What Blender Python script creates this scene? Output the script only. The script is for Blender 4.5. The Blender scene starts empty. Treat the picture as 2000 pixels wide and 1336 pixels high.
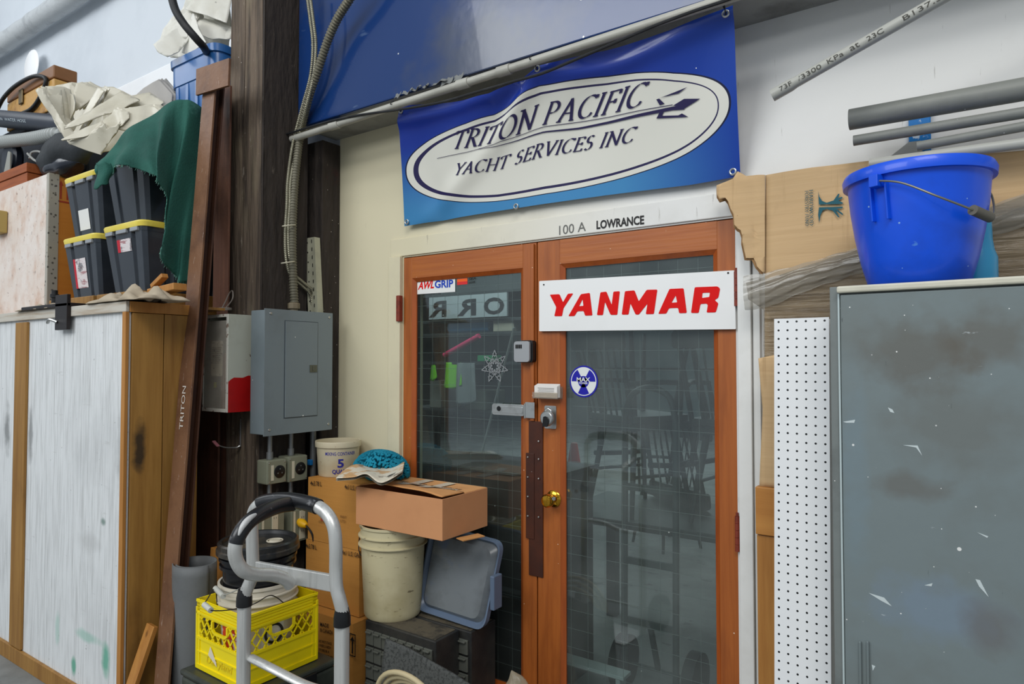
import bpy, bmesh, math, random
from math import sin, cos, pi, sqrt, radians, exp
from mathutils import Vector, Matrix, noise
from mathutils.geometry import tessellate_polygon
C = bpy.context.scene.collection
scn = bpy.context.scene
V = Vector
random.seed(7)
# ---------------------------------------------------------------- camera
F_PX = 1300.0; YAW = radians(34.6); PITCH = radians(1.63)
CAM = V((0, -2.39, 1.52))
cd = bpy.data.cameras.new('camera'); cd.sensor_width = 36.0; cd.lens = F_PX/2000*36.0
cd.clip_start = 0.05; cd.clip_end = 100
cam = bpy.data.objects.new('camera', cd); C.objects.link(cam)
cam.location = CAM; cam.rotation_euler = (radians(90)+PITCH, 0, YAW)
scn.camera = cam
# ---------------------------------------------------------------- world and lights
def S(r, g, b):
    f = lambda c: (c/255/12.92) if c/255 <= .04045 else ((c/255+.055)/1.055)**2.4
    return (f(r), f(g), f(b), 1)
w = bpy.data.worlds.new('world'); scn.world = w; w.use_nodes = True
bg = w.node_tree.nodes['Background']; bg.inputs[0].default_value = (.80, .90, 1.0, 1); bg.inputs[1].default_value = .40
def area(name, loc, target, sx, sy, power, col=(1, 1, 1)):
    l = bpy.data.lights.new(name, 'AREA'); l.shape = 'RECTANGLE'; l.size = sx; l.size_y = sy; l.energy = power; l.color = col
    o = bpy.data.objects.new(name, l); C.objects.link(o); o.location = loc
    o.rotation_euler = (V(target)-V(loc)).to_track_quat('-Z', 'Y').to_euler(); return o
area('bay_door_daylight', (-4.0, -7.4, 5.7), (-1.8, 0, 1.5), 5.0, 3.0, 270, (.95, .98, 1.0))
area('front_right_fill', (1.4, -4.8, 6.4), (-1.2, 0, 1.4), 3.0, 2.2, 170, (1.0, .98, .95))  # unseen fill lamp from the front right, added for brightness
area('left_wall_fill', (-7.5, -2.5, 5.2), (-5.5, .1, 2.6), 2.0, 1.5, 30, (.95, .98, 1))  # unseen lamp added to lift the pale wall at the left
area('interior_fill', (-3.0, 1.2, 2.74), (-3.0, 1.7, 1.2), 2.2, .5, 26, (.9, .98, 1.0))  # unseen lamp added so things behind the left glass show
area('interior_fill', (-4.0, 6.5, 2.74), (-4.0, 6.5, 0), 6.0, 5.0, 110, (.85, .97, 1.0))  # unseen lamp added to lighten the background behind the right glass
scn.view_settings.view_transform = 'Standard'; scn.view_settings.look = 'None'
scn.view_settings.gamma = 1.0; scn.view_settings.exposure = 0.18; scn.view_settings.use_curve_mapping = False
scn.cycles.max_bounces = 8; scn.cycles.transparent_max_bounces = 12
# ---------------------------------------------------------------- measuring helpers
FW = V((-sin(YAW)*cos(PITCH), cos(YAW)*cos(PITCH), sin(PITCH))); RT = V((cos(YAW), sin(YAW), 0)); UP = RT.cross(FW)
def P(px, py, Y=None, X=None, Z=None, D=None):
    d = FW + RT*((px-1000)/F_PX) + UP*((668-py)/F_PX)
    if Y is not None: t = (Y-CAM.y)/d.y
    elif X is not None: t = (X-CAM.x)/d.x
    elif Z is not None: t = (Z-CAM.z)/d.z
    else: t = D
    return CAM + d*t
# ---------------------------------------------------------------- mesh builder
class MB:
    def __init__(s): s.v = []; s.f = []; s.uv = None
    def add(s, vs, fs):
        n = len(s.v); s.v += [V(p) for p in vs]; s.f += [tuple(i+n for i in f) for f in fs]; return s
    def box(s, a, b, rz=0, about=None, M=None):
        x0, y0, z0 = a; x1, y1, z1 = b
        vs = [V(p) for p in ((x0,y0,z0),(x1,y0,z0),(x1,y1,z0),(x0,y1,z0),(x0,y0,z1),(x1,y0,z1),(x1,y1,z1),(x0,y1,z1))]
        if rz:
            c = V(about) if about else (vs[0]+vs[6])/2; R = Matrix.Rotation(rz, 3, 'Z'); vs = [R@(p-c)+c for p in vs]
        if M: vs = [M@p for p in vs]
        return s.add(vs, [(0,3,2,1),(4,5,6,7),(0,1,5,4),(1,2,6,5),(2,3,7,6),(3,0,4,7)])
    def bar(s, p0, p1, w, h, up=(0,0,1)):
        p0 = V(p0); p1 = V(p1); d = (p1-p0).normalized(); u = V(up)
        if abs(d.dot(u)) > .98: u = V((0,1,0))
        a = d.cross(u).normalized()*w/2; b = a.cross(d).normalized()*h/2
        vs = [p0-a-b, p0+a-b, p0+a+b, p0-a+b, p1-a-b, p1+a-b, p1+a+b, p1-a+b]
        return s.add(vs, [(0,1,2,3),(4,7,6,5),(0,4,5,1),(1,5,6,2),(2,6,7,3),(3,7,4,0)])
    def tube(s, pts, r, n=12, caps=True, closed=False, sq=None):
        pts = [V(p) for p in pts]; m = len(pts); rings = []; prev = None
        for i, p in enumerate(pts):
            a = pts[(i-1) % m] if (i or closed) else p; b = pts[(i+1) % m] if (i < m-1 or closed) else p
            d = (b-a).normalized()
            if prev is None:
                u = V((0,0,1)) if abs(d.z) < .9 else V((0,1,0)); x = d.cross(u).normalized()
            else: x = (prev-d*prev.dot(d)).normalized()
            prev = x; y = d.cross(x); rr = r(i/(m-1)) if callable(r) else r
            ra, rb = (rr, rr) if sq is None else (rr*sq[0], rr*sq[1])
            rings.append([p+x*cos(2*pi*k/n)*ra+y*sin(2*pi*k/n)*rb for k in range(n)])
        vs = [q for g in rings for q in g]; fs = []
        for i in range(m if closed else m-1):
            j = (i+1) % m
            for k in range(n): fs.append((i*n+k, i*n+(k+1) % n, j*n+(k+1) % n, j*n+k))
        if caps and not closed: fs += [tuple(range(n))[::-1], tuple(range((m-1)*n, m*n))]
        return s.add(vs, fs)
    def lathe(s, prof, c=(0,0,0), n=40, M=None, arc=None):
        c = V(c); vs = []; fs = []; m = len(prof); a0, a1 = arc or (0, 2*pi); full = arc is None
        nn = n if full else n+1
        for r, z in prof:
            for k in range(nn):
                a = a0+(a1-a0)*k/n; vs.append(V((r*cos(a), r*sin(a), z)))
        if M: vs = [M@p for p in vs]
        vs = [p+c for p in vs]
        for i in range(m-1):
            for k in range(n):
                j = (k+1) % nn; fs.append((i*nn+k, i*nn+j, (i+1)*nn+j, (i+1)*nn+k))
        return s.add(vs, fs)
    def prism(s, poly, fr, depth, holes=()):
        # poly in 2D mapped through fr(x,y)->Vector ; extruded by vector depth
        loops = [[V((x, y, 0)) for x, y in poly]]+[[V((x, y, 0)) for x, y in h] for h in holes]
        tris = tessellate_polygon(loops); flat = [p for l in loops for p in l]; n = len(flat)
        dv = V(depth); f0 = [V(fr(p.x, p.y)) for p in flat]; vs = f0+[p+dv for p in f0]
        fs = [tuple(t) for t in tris]+[tuple(i+n for i in t[::-1]) for t in tris]; o = 0
        for l in loops:
            m = len(l)
            for i in range(m): fs.append((o+i, o+(i+1) % m, n+o+(i+1) % m, n+o+i))
            o += m
        return s.add(vs, fs)
    def flat(s, poly, fr, holes=()):
        loops = [[V((x, y, 0)) for x, y in poly]]+[[V((x, y, 0)) for x, y in h] for h in holes]
        tris = tessellate_polygon(loops)
        return s.add([fr(p.x, p.y) for l in loops for p in l], [tuple(t) for t in tris])
    def grid(s, fn, nu, nv, uvs=True):
        base = len(s.v); vs = []
        if uvs and s.uv is None: s.uv = {}
        for j in range(nv+1):
            for i in range(nu+1):
                if uvs: s.uv[base+len(vs)] = (i/nu, j/nv)
                vs.append(V(fn(i/nu, j/nv)))
        fs = [(j*(nu+1)+i, j*(nu+1)+i+1, (j+1)*(nu+1)+i+1, (j+1)*(nu+1)+i) for j in range(nv) for i in range(nu)]
        return s.add(vs, fs)
def catmull(pts, n=8, closed=False):
    pts = [V(p) for p in pts]; m = len(pts); out = []
    rng = m if closed else m-1
    for i in range(rng):
        g = (lambda k: pts[k % m]) if closed else (lambda k: pts[max(0, min(m-1, k))])
        p0, p1, p2, p3 = g(i-1), g(i), g(i+1), g(i+2)
        for k in range(n):
            t = k/n
            out.append(.5*((2*p1)+(p2-p0)*t+(2*p0-5*p1+4*p2-p3)*t*t+(3*p1-p0-3*p2+p3)*t**3))
    if not closed: out.append(pts[-1])
    return out
def chain(o):
    M = Matrix()
    while o: M = o.matrix_basis @ M if False else (Matrix.LocRotScale(o.location, o.rotation_euler, o.scale) @ M); o = o.parent
    return M
def obj(name, mb, mat, parent=None, smooth=False, bevel=0, solid=0, sub=0, local=False, seg=2):
    me = bpy.data.meshes.new(name); vs = mb.v
    if parent is not None and not local:
        Mi = chain(parent).inverted(); vs = [Mi@p for p in vs]
    loc = V((0,0,0))
    if parent is None:
        lo = [min(p[k] for p in vs) for k in range(3)]; hi = [max(p[k] for p in vs) for k in range(3)]
        loc = V(((lo[0]+hi[0])/2, (lo[1]+hi[1])/2, lo[2])); vs = [p-loc for p in vs]
    me.from_pydata([tuple(p) for p in vs], [], mb.f)
    if mb.uv:
        uvl = me.uv_layers.new(name='UVMap')
        for l in me.loops: uvl.data[l.index].uv = mb.uv.get(l.vertex_index, (0, 0))
    bm = bmesh.new(); bm.from_mesh(me); bmesh.ops.recalc_face_normals(bm, faces=bm.faces)
    bm.to_mesh(me); bm.free()
    if smooth:
        for p in me.polygons: p.use_smooth = True
        try: me.set_sharp_from_angle(angle=radians(38))
        except Exception: pass
    if mat is not None: me.materials.append(mat)
    o = bpy.data.objects.new(name, me); C.objects.link(o); o.location = loc
    if parent is not None: o.parent = parent
    if solid:
        m = o.modifiers.new('solid', 'SOLIDIFY'); m.thickness = solid; m.offset = 0
    if bevel:
        m = o.modifiers.new('bevel', 'BEVEL'); m.width = bevel; m.segments = seg; m.limit_method = 'ANGLE'; m.angle_limit = radians(40)
    if sub:
        m = o.modifiers.new('sub', 'SUBSURF'); m.levels = sub; m.render_levels = sub
    return o
def tag(o, label, cat, group=None):
    o['label'] = label; o['category'] = cat
    if group: o['group'] = group
    return o
def thing(name, label, cat, loc=(0,0,0), rz=0, group=None):
    o = bpy.data.objects.new(name, None); C.objects.link(o); o.location = loc; o.rotation_euler = (0, 0, rz)
    o.empty_display_size = .05
    return tag(o, label, cat, group)
def struct(name, mb, mat, parent=None, **k):
    o = obj(name, mb, mat, parent, **k)
    if parent is None: o['kind'] = 'structure'
    return o
def dup(root, loc, rz, label=None):
    r = root.copy(); C.objects.link(r); r.location = loc; r.rotation_euler = (0, 0, rz)
    if label: r['label'] = label
    for ch in list(root.children):
        c = ch.copy(); C.objects.link(c); c.parent = r
        for g in list(ch.children):
            d = g.copy(); C.objects.link(d); d.parent = c
    return r
# ---------------------------------------------------------------- text
def text_polys(txt, bold=0.0):
    cu = bpy.data.curves.new('t', 'FONT'); cu.body = txt; cu.size = 1; cu.offset = bold; cu.resolution_u = 3
    o = bpy.data.objects.new('t', cu); C.objects.link(o)
    dg = bpy.context.evaluated_depsgraph_get(); me = bpy.data.meshes.new_from_object(o.evaluated_get(dg))
    vs = [(v.co.x, v.co.y) for v in me.vertices]; fs = [tuple(p.vertices) for p in me.polygons]
    bpy.data.objects.remove(o); bpy.data.curves.remove(cu); bpy.data.meshes.remove(me)
    return vs, fs
def text_mb(txt, fr, w, h=None, bold=0.0, shear=0.0, mb=None):
    """text fitted into width w, cap height h, mapped by fr(x,y)"""
    vs, fs = text_polys(txt, bold); x0 = min(v[0] for v in vs); x1 = max(v[0] for v in vs); y0 = min(v[1] for v in vs); y1 = max(v[1] for v in vs)
    sx = w/(x1-x0); sy = (h/(y1-y0)) if h else sx
    mb = mb or MB()
    return mb.add([fr((x-x0)*sx+shear*(y-y0)*sy, (y-y0)*sy) for x, y in vs], fs)
def frame(o, ux, uy, off=0.0):
    o = V(o); ux = V(ux).normalized(); uy = V(uy).normalized(); n = ux.cross(uy)*off
    return lambda x, y: o+ux*x+uy*y+n
# a broad-nib roman face: strokes in a unit cap height
def arc(cx, cy, rx, ry, a0, a1, n=14): return [(cx+rx*cos(radians(a0+(a1-a0)*i/n)), cy+ry*sin(radians(a0+(a1-a0)*i/n))) for i in range(n+1)]
GL = {
'T': (.66, [[(.03,.95),(.63,.95)], [(.33,.95),(.33,.02)], [(.03,.95),(.02,.80)], [(.63,.95),(.64,.80)], 's.33,0']),
'R': (.66, [[(.13,.98),(.13,.02)], [(.05,.96)]+arc(.26,.74,.24,.22,90,-90)+[(.13,.52)], [(.27,.52),(.60,.02)], 's.13,0', 's.13,1', [(.58,.02),(.70,.02)]]),
'I': (.28, [[(.14,.98),(.14,.02)], 's.14,0', 's.14,1']),
'O': (.82, [arc(.41,.5,.34,.47,0,360,30)]),
'N': (.82, [[(.14,.98),(.14,.02)], [(.10,.98),(.68,.04)], [(.68,.98),(.68,.02)], 's.14,0', 's.68,1', 's.08,1']),
'P': (.60, [[(.13,.98),(.13,.02)], [(.05,.96)]+arc(.27,.72,.25,.24,90,-90)+[(.15,.48)], 's.13,0']),
'A': (.76, [[(.10,.02),(.38,.98)], [(.36,.98),(.66,.02)], [(.20,.36),(.55,.36)], 's.10,0', 's.66,0']),
'C': (.70, [arc(.41,.5,.34,.47,48,312,26), [(.63,.85),(.65,.97)], [(.62,.15),(.65,.22)]]),
'F': (.56, [[(.14,.98),(.14,.02)], [(.05,.95),(.52,.95)], [(.14,.52),(.43,.52)], [(.52,.95),(.53,.80)], [(.43,.60),(.43,.44)], 's.14,0']),
'Y': (.68, [[(.06,.98),(.35,.48)], [(.63,.98),(.35,.48)], [(.35,.48),(.35,.02)], 's.35,0', 's.06,1', 's.63,1']),
'H': (.80, [[(.14,.98),(.14,.02)], [(.66,.98),(.66,.02)], [(.14,.5),(.66,.5)], 's.14,0', 's.66,0', 's.14,1', 's.66,1']),
'S': (.52, [arc(.26,.73,.17,.22,40,270,16)+arc(.26,.28,.19,.24,90,-140,16)]),
'E': (.58, [[(.14,.98),(.14,.02)], [(.05,.95),(.50,.95)], [(.14,.52),(.43,.52)], [(.05,.04),(.53,.04)], [(.50,.95),(.51,.82)], [(.53,.04),(.55,.18)], [(.43,.60),(.43,.44)]]),
'V': (.72, [[(.08,.98),(.37,.02)], [(.37,.02),(.64,.98)], 's.08,1', 's.64,1']),
'D': (.76, [[(.13,.98),(.13,.02)], [(.05,.96)]+arc(.30,.50,.38,.46,90,-90,18)+[(.05,.03)]]),
'W': (1.0, [[(.07,.98),(.28,.02)], [(.28,.02),(.50,.95)], [(.50,.95),(.71,.02)], [(.71,.02),(.92,.98)], 's.07,1', 's.92,1']),
'U': (.76, [[(.13,.98),(.13,.30)]+arc(.38,.28,.25,.25,180,360,14)+[(.63,.98)], 's.13,1', 's.63,1']),
' ': (.34, []),
}
def serif_width(txt, gap=.06): return sum(GL[c][0]+gap for c in txt)-gap
def serif_mb(txt, fr, w, h, shear=.2, thick=.115, thin=.03, nib=18, mb=None, gap=.06, lean=0):
    mb = mb or MB(); W = serif_width(txt, gap); sx = w/W; x = 0
    for c in txt:
        adv, strokes = GL[c]
        for st in strokes:
            if isinstance(st, str):
                a, b = st[1:].split(','); a = float(a); b = .02 if b == '0' else .98; st = [(a-.10, b), (a+.10, b)]
            pts = []
            for (ax, ay), (bx, by) in zip(st, st[1:]):
                L = sqrt((bx-ax)**2+(by-ay)**2); k = max(1, int(L/.16))
                pts += [(ax+(bx-ax)*i/k, ay+(by-ay)*i/k) for i in range(k)]
            pts.append(st[-1])
            for (ax, ay), (bx, by) in zip(pts, pts[1:]):
                L = sqrt((bx-ax)**2+(by-ay)**2) or 1e-6; dx, dy = (bx-ax)/L, (by-ay)/L
                an = math.atan2(dy, dx); hw = thin/2+(thick-thin)/2*abs(sin(an-radians(nib)))
                nx, ny = -dy*hw, dx*hw; ex, ey = dx*.006, dy*.006
                q = [(ax-ex+nx, ay-ey+ny), (ax-ex-nx, ay-ey-ny), (bx+ex-nx, by+ey-ny), (bx+ex+nx, by+ey+ny)]
                mb.add([fr((x+qx)*sx+shear*qy*h, qy*h) for qx, qy in q], [(0,1,2,3)])
        x += adv+gap
    return mb
def serif_line(txt, frW, h, m, par, **k):
    # one part per word, all words laid out on one unit-wide line
    W = serif_width(txt); x = 0
    for wd in txt.split(' '):
        ww = serif_width(wd)
        obj('lettering', serif_mb(wd, (lambda a, b, x=x: frW(x/W+a, b)), ww/W, h, **k), m, par); x += ww+GL[' '][0]+.12
def round_poly(pts, r, n=4):
    out = []; m = len(pts)
    for i in range(m):
        a, b, c = V(pts[i-1]), V(pts[i]), V(pts[(i+1) % m]); d0 = (a-b); d1 = (c-b)
        k = min(r, d0.length*.45, d1.length*.45); p = b+d0.normalized()*k; q = b+d1.normalized()*k
        for j in range(n+1):
            t = j/n; out.append(tuple((1-t)**2*p+2*t*(1-t)*b+t*t*q))
    return out
# ---------------------------------------------------------------- materials
def mat(name, col, rough=.6, metal=0, layers=(), bump=None, spec=.5, coat=0, alpha=1, trans=0, ior=1.45, coords='Object', extra=None):
    """layers: (kind, (sx,sy,sz), lo, hi, colour, strength[, detail])  kind n noise, v cells, w wave, c speck"""
    m = bpy.data.materials.new(name); m.use_nodes = True; nt = m.node_tree; N = nt.nodes; L = nt.links
    b = N['Principled BSDF']; b.inputs['Roughness'].default_value = rough; b.inputs['Metallic'].default_value = metal
    b.inputs['Specular IOR Level'].default_value = spec; b.inputs['IOR'].default_value = ior
    b.inputs['Coat Weight'].default_value = coat; b.inputs['Alpha'].default_value = alpha; b.inputs['Transmission Weight'].default_value = trans
    tc = N.new('ShaderNodeTexCoord'); last = None
    for ly in layers:
        kind, sc, lo, hi, c2, st = ly[:6]
        if kind == 'b':      # one soft ragged blotch: centre sc, radii lo
            mp = N.new('ShaderNodeMapping'); mp.vector_type = 'TEXTURE'; L.new(tc.outputs[coords], mp.inputs[0]); mp.inputs['Location'].default_value = sc; mp.inputs['Scale'].default_value = lo
            ln = N.new('ShaderNodeVectorMath'); ln.operation = 'LENGTH'; L.new(mp.outputs[0], ln.inputs[0])
            no = N.new('ShaderNodeTexNoise'); no.inputs['Scale'].default_value = hi; no.inputs['Detail'].default_value = 6; L.new(tc.outputs[coords], no.inputs['Vector'])
            ad = N.new('ShaderNodeMath'); ad.operation = 'MULTIPLY_ADD'; L.new(no.outputs['Fac'], ad.inputs[0]); ad.inputs[1].default_value = 1.1; L.new(ln.outputs['Value'], ad.inputs[2])
            r = N.new('ShaderNodeMapRange'); L.new(ad.outputs[0], r.inputs[0]); r.inputs[1].default_value = .9; r.inputs[2].default_value = 1.5; r.inputs[3].default_value = st; r.inputs[4].default_value = 0
            mx = N.new('ShaderNodeMix'); mx.data_type = 'RGBA'; L.new(r.outputs[0], mx.inputs[0])
            if last is None: mx.inputs[6].default_value = col
            else: L.new(last, mx.inputs[6])
            mx.inputs[7].default_value = c2; last = mx.outputs[2]; continue
        mp = N.new('ShaderNodeMapping'); L.new(tc.outputs[coords], mp.inputs[0]); mp.inputs['Scale'].default_value = sc
        mp.inputs['Location'].default_value = (len(N)*1.37, len(N)*.71, 0) if kind != 'w' else (0, 0, 0)
        if kind == 'n':
            t = N.new('ShaderNodeTexNoise'); t.inputs['Scale'].default_value = 1; t.inputs['Detail'].default_value = ly[6] if len(ly) > 6 else 5
            t.inputs['Roughness'].default_value = .62; out = t.outputs['Fac']
        elif kind == 'w':
            t = N.new('ShaderNodeTexWave'); t.inputs['Scale'].default_value = 1; t.inputs['Distortion'].default_value = 5; t.inputs['Detail'].default_value = 3
            t.inputs['Detail Scale'].default_value = 1.2; out = t.outputs['Fac']
        else:
            t = N.new('ShaderNodeTexVoronoi'); t.inputs['Scale'].default_value = 1; out = t.outputs['Distance']
            if kind == 'c':   # only some cells carry a speck, of unequal size
                sp = N.new('ShaderNodeSeparateColor'); L.new(t.outputs['Color'], sp.inputs[0])
                ad = N.new('ShaderNodeMath'); ad.operation = 'MULTIPLY_ADD'; L.new(sp.outputs[0], ad.inputs[0]); ad.inputs[1].default_value = .45; L.new(out, ad.inputs[2]); out = ad.outputs[0]
        L.new(mp.outputs[0], t.inputs['Vector'])
        r = N.new('ShaderNodeMapRange'); L.new(out, r.inputs[0]); r.inputs[1].default_value = lo; r.inputs[2].default_value = hi
        r.inputs[3].default_value = 0 if kind not in 'vc' else st; r.inputs[4].default_value = st if kind not in 'vc' else 0
        mx = N.new('ShaderNodeMix'); mx.data_type = 'RGBA'; L.new(r.outputs[0], mx.inputs[0])
        if last is None: mx.inputs[6].default_value = col
        else: L.new(last, mx.inputs[6])
        mx.inputs[7].default_value = c2; last = mx.outputs[2]
    if last is None: b.inputs['Base Color'].default_value = col
    else: L.new(last, b.inputs['Base Color'])
    if bump:
        sc, st = bump[:2]; mp = N.new('ShaderNodeMapping'); L.new(tc.outputs[coords], mp.inputs[0])
        mp.inputs['Scale'].default_value = sc if isinstance(sc, tuple) else (sc, sc, sc)
        t = N.new('ShaderNodeTexNoise'); t.inputs['Scale'].default_value = 1; t.inputs['Detail'].default_value = 5; L.new(mp.outputs[0], t.inputs['Vector'])
        bu = N.new('ShaderNodeBump'); bu.inputs['Strength'].default_value = st; bu.inputs['Distance'].default_value = bump[2] if len(bump) > 2 else .01
        L.new(t.outputs['Fac'], bu.inputs['Height']); L.new(bu.outputs[0], b.inputs['Normal'])
    return m
WH = S(235,235,230)
def specks(n=26, c=WH, st=.9): return ('c', (n*1.3, n*1.3, n*1.3), .095, .115, c, st)
def dirt(c, sc=3, lo=.5, hi=.75, st=.6): return ('n', (sc, sc, sc), lo, hi, c, st)
# ---------------------------------------------------------------- shared materials
M = {}
def xgrad(m, x0, x1, c0, c1):    # wall colour blends from cream at one end to white at the other
    nt = m.node_tree; N = nt.nodes; L = nt.links; g = N.new('ShaderNodeNewGeometry'); s = N.new('ShaderNodeSeparateXYZ'); L.new(g.outputs['Position'], s.inputs[0])
    r = N.new('ShaderNodeMapRange'); L.new(s.outputs[0], r.inputs[0]); r.inputs[1].default_value = x0; r.inputs[2].default_value = x1
    mx = N.new('ShaderNodeMix'); mx.data_type = 'RGBA'; L.new(r.outputs[0], mx.inputs[0]); mx.inputs[6].default_value = c0; mx.inputs[7].default_value = c1
    first = [n for n in N if n.type == 'MIX' and n != mx][0]; L.new(mx.outputs[2], first.inputs[6])
M['wall'] = mat('painted_plaster', S(222,220,210), .55, layers=[dirt(S(170,165,150), 2.2, .55, .8, .35), ('c', (9,9,9), .03, .05, S(90,85,80), .8), ('n', (60,60,5), .68, .72, S(120,112,100), .35)], bump=(14, .12))
xgrad(M['wall'], -2.2, -1.0, S(216,207,176), S(226,225,221))
M['white_paint'] = mat('white_gloss_paint', S(232,232,228), .4, layers=[dirt(S(185,180,170), 5, .5, .8, .3), ('c', (22,22,22), .03, .05, S(60,55,50), .8)], bump=(30, .08))
M['shop_wall'] = mat('shop_wall_paint', S(210,216,222), .7, layers=[dirt(S(175,182,190), .9, .45, .7, .45), ('c', (5,5,5), .02, .03, S(90,90,90), .7)], bump=(5, .3))
M['blue_beam'] = mat('blue_gloss_paint', S(20,52,106), .16, layers=[dirt(S(70,76,88), 1.1, .46, .62, .75), specks(9), ('n', (3,3,14), .66, .7, S(90,110,140), .5)], bump=(6, .12), coat=.3)
M['beam_under'] = mat('grey_beam_paint', S(150,150,146), .5, layers=[dirt(S(90,88,84), 6, .5, .7, .6)])
M['floor'] = mat('worn_concrete', S(128,130,128), .65, layers=[dirt(S(92,94,92), 3, .4, .65, .7), ('c', (20,20,20), .08, .12, S(170,170,168), .6), ('n', (7,7,7), .62, .65, S(80,78,75), .7)], bump=(9, .5))
wood_door = lambda n, c, c2: mat(n, c, .45, layers=[('n', (60,60,2.5), .4, .7, c2, .5, 4), ('n', (5,5,1.2), .48, .72, S(92,38,16), .6), specks(30, S(235,215,190), .8)], bump=((90,90,4), .1), coat=.1)
M['door_wood'] = wood_door('stained_fir', S(170,94,38), S(136,66,22))
M['door_rail'] = mat('stained_fir_rail', S(174,98,40), .45, layers=[('n', (2.5,60,60), .4, .7, S(146,72,30), .5, 4), specks(30, S(235,215,190), .8)], bump=((4,90,90), .1), coat=.1)
M['door_moulding'] = mat('stained_moulding', S(168,82,28), .35, layers=[('n', (20,20,3), .45, .7, S(120,50,16), .5)], coat=.3)
M['rust_plate'] = mat('brown_steel_strip', S(70,42,34), .45, metal=.3, layers=[dirt(S(100,52,34), 8, .45, .7, .5), specks(40)])
M['steel'] = mat('zinc_steel', S(190,192,190), .35, metal=.9, layers=[dirt(S(130,130,125), 20, .5, .7, .5)], bump=(40, .05))
M['chrome'] = mat('chrome', S(215,215,212), .12, metal=1)
M['brass'] = mat('brass', S(214,160,52), .14, metal=1, layers=[dirt(S(150,92,24), 18, .55, .75, .5)])
M['hinge'] = mat('red_brown_hinge', S(132,56,40), .45, layers=[dirt(S(84,36,28), 30, .5, .7, .7), specks(60, S(220,190,180), .7)])
M['black_plastic'] = mat('black_plastic', S(22,23,25), .3, layers=[dirt(S(62,60,58), 6, .5, .8, .4)])
M['black_rubber'] = mat('black_rubber', S(26,27,29), .55, layers=[dirt(S(66,66,66), 9, .5, .75, .5)])
M['navy_print'] = mat('navy_print', S(46,40,82), .35)
M['ink'] = mat('black_ink', S(24,22,22), .6)
M['grey_ink'] = mat('grey_ink', S(104,104,100), .7)
M['red_print'] = mat('red_print', S(222,10,8), .5, spec=.2)
M['blue_print'] = mat('blue_print', S(20,66,180), .35)
M['card'] = mat('corrugated_cardboard', S(200,144,84), .8, layers=[('n', (3,3,90), .4, .7, S(186,128,72), .45), dirt(S(150,98,52), 5, .55, .8, .4)], bump=((4,4,60), .12))
M['card_pink'] = mat('plain_cardboard', S(206,146,100), .75, layers=[dirt(S(180,122,80), 5, .5, .8, .4)], bump=(12, .08))
M['card_pale'] = mat('aged_cardboard', S(205,172,128), .8, layers=[('n', (2,2,60), .4, .7, S(186,152,108), .4), dirt(S(160,124,84), 4, .55, .8, .5), ('n', (40,2,2), .6, .72, S(170,136,94), .5)], bump=((3,3,50), .18))
M['glass'] = None
def glass_mat(name, dust):
    m = bpy.data.materials.new(name); m.use_nodes = True; nt = m.node_tree; N = nt.nodes; L = nt.links
    for n in list(N): N.remove(n)
    out = N.new('ShaderNodeOutputMaterial'); tr = N.new('ShaderNodeBsdfTransparent'); tr.inputs[0].default_value = (.80, .87, .86, 1)
    gl = N.new('ShaderNodeBsdfGlossy'); gl.inputs[0].default_value = (.95, .97, 1, 1); gl.inputs['Roughness'].default_value = .03
    fr = N.new('ShaderNodeLayerWeight'); fr.inputs[0].default_value = .5; mx = N.new('ShaderNodeMixShader')
    pw = N.new('ShaderNodeMath'); pw.operation = 'POWER'; pw.inputs[1].default_value = 4; L.new(fr.outputs['Facing'], pw.inputs[0])
    mu = N.new('ShaderNodeMath'); mu.operation = 'MULTIPLY_ADD'; mu.inputs[1].default_value = .9; mu.inputs[2].default_value = .06; L.new(pw.outputs[0], mu.inputs[0]); L.new(mu.outputs[0], mx.inputs[0])
    L.new(tr.outputs[0], mx.inputs[1]); L.new(gl.outputs[0], mx.inputs[2])
    df = N.new('ShaderNodeBsdfDiffuse'); df.inputs[0].default_value = S(200,205,200)
    tc = N.new('ShaderNodeTexCoord'); t = N.new('ShaderNodeTexVoronoi'); t.inputs['Scale'].default_value = 26; L.new(tc.outputs['Object'], t.inputs['Vector'])
    sp = N.new('ShaderNodeSeparateColor'); L.new(t.outputs['Color'], sp.inputs[0])
    ad = N.new('ShaderNodeMath'); ad.operation = 'MULTIPLY_ADD'; L.new(sp.outputs[0], ad.inputs[0]); ad.inputs[1].default_value = .5; L.new(t.outputs['Distance'], ad.inputs[2])
    r = N.new('ShaderNodeMapRange'); L.new(ad.outputs[0], r.inputs[0]); r.inputs[1].default_value = .05; r.inputs[2].default_value = .08; r.inputs[3].default_value = .85; r.inputs[4].default_value = 0
    t2 = N.new('ShaderNodeTexNoise'); t2.inputs['Scale'].default_value = 3.5; t2.inputs['Detail'].default_value = 6; L.new(tc.outputs['Object'], t2.inputs['Vector'])
    r2 = N.new('ShaderNodeMapRange'); L.new(t2.outputs['Fac'], r2.inputs[0]); r2.inputs[1].default_value = .35; r2.inputs[2].default_value = .75; r2.inputs[3].default_value = dust*.5; r2.inputs[4].default_value = dust*1.6
    a2 = N.new('ShaderNodeMath'); a2.operation = 'MAXIMUM'; L.new(r.outputs[0], a2.inputs[0]); L.new(r2.outputs[0], a2.inputs[1])
    m2 = N.new('ShaderNodeMixShader'); L.new(a2.outputs[0], m2.inputs[0]); L.new(mx.outputs[0], m2.inputs[1]); L.new(df.outputs[0], m2.inputs[2]); L.new(m2.outputs[0], out.inputs[0])
    return m
M['glass_l'] = glass_mat('dusty_wired_glass', .022); M['glass_r'] = glass_mat('dustier_wired_glass', .055)
def fx(px, Y=0): return P(px, 700, Y=Y).x
def fz(px, py, Y=0): return P(px, py, Y=Y).z
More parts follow.
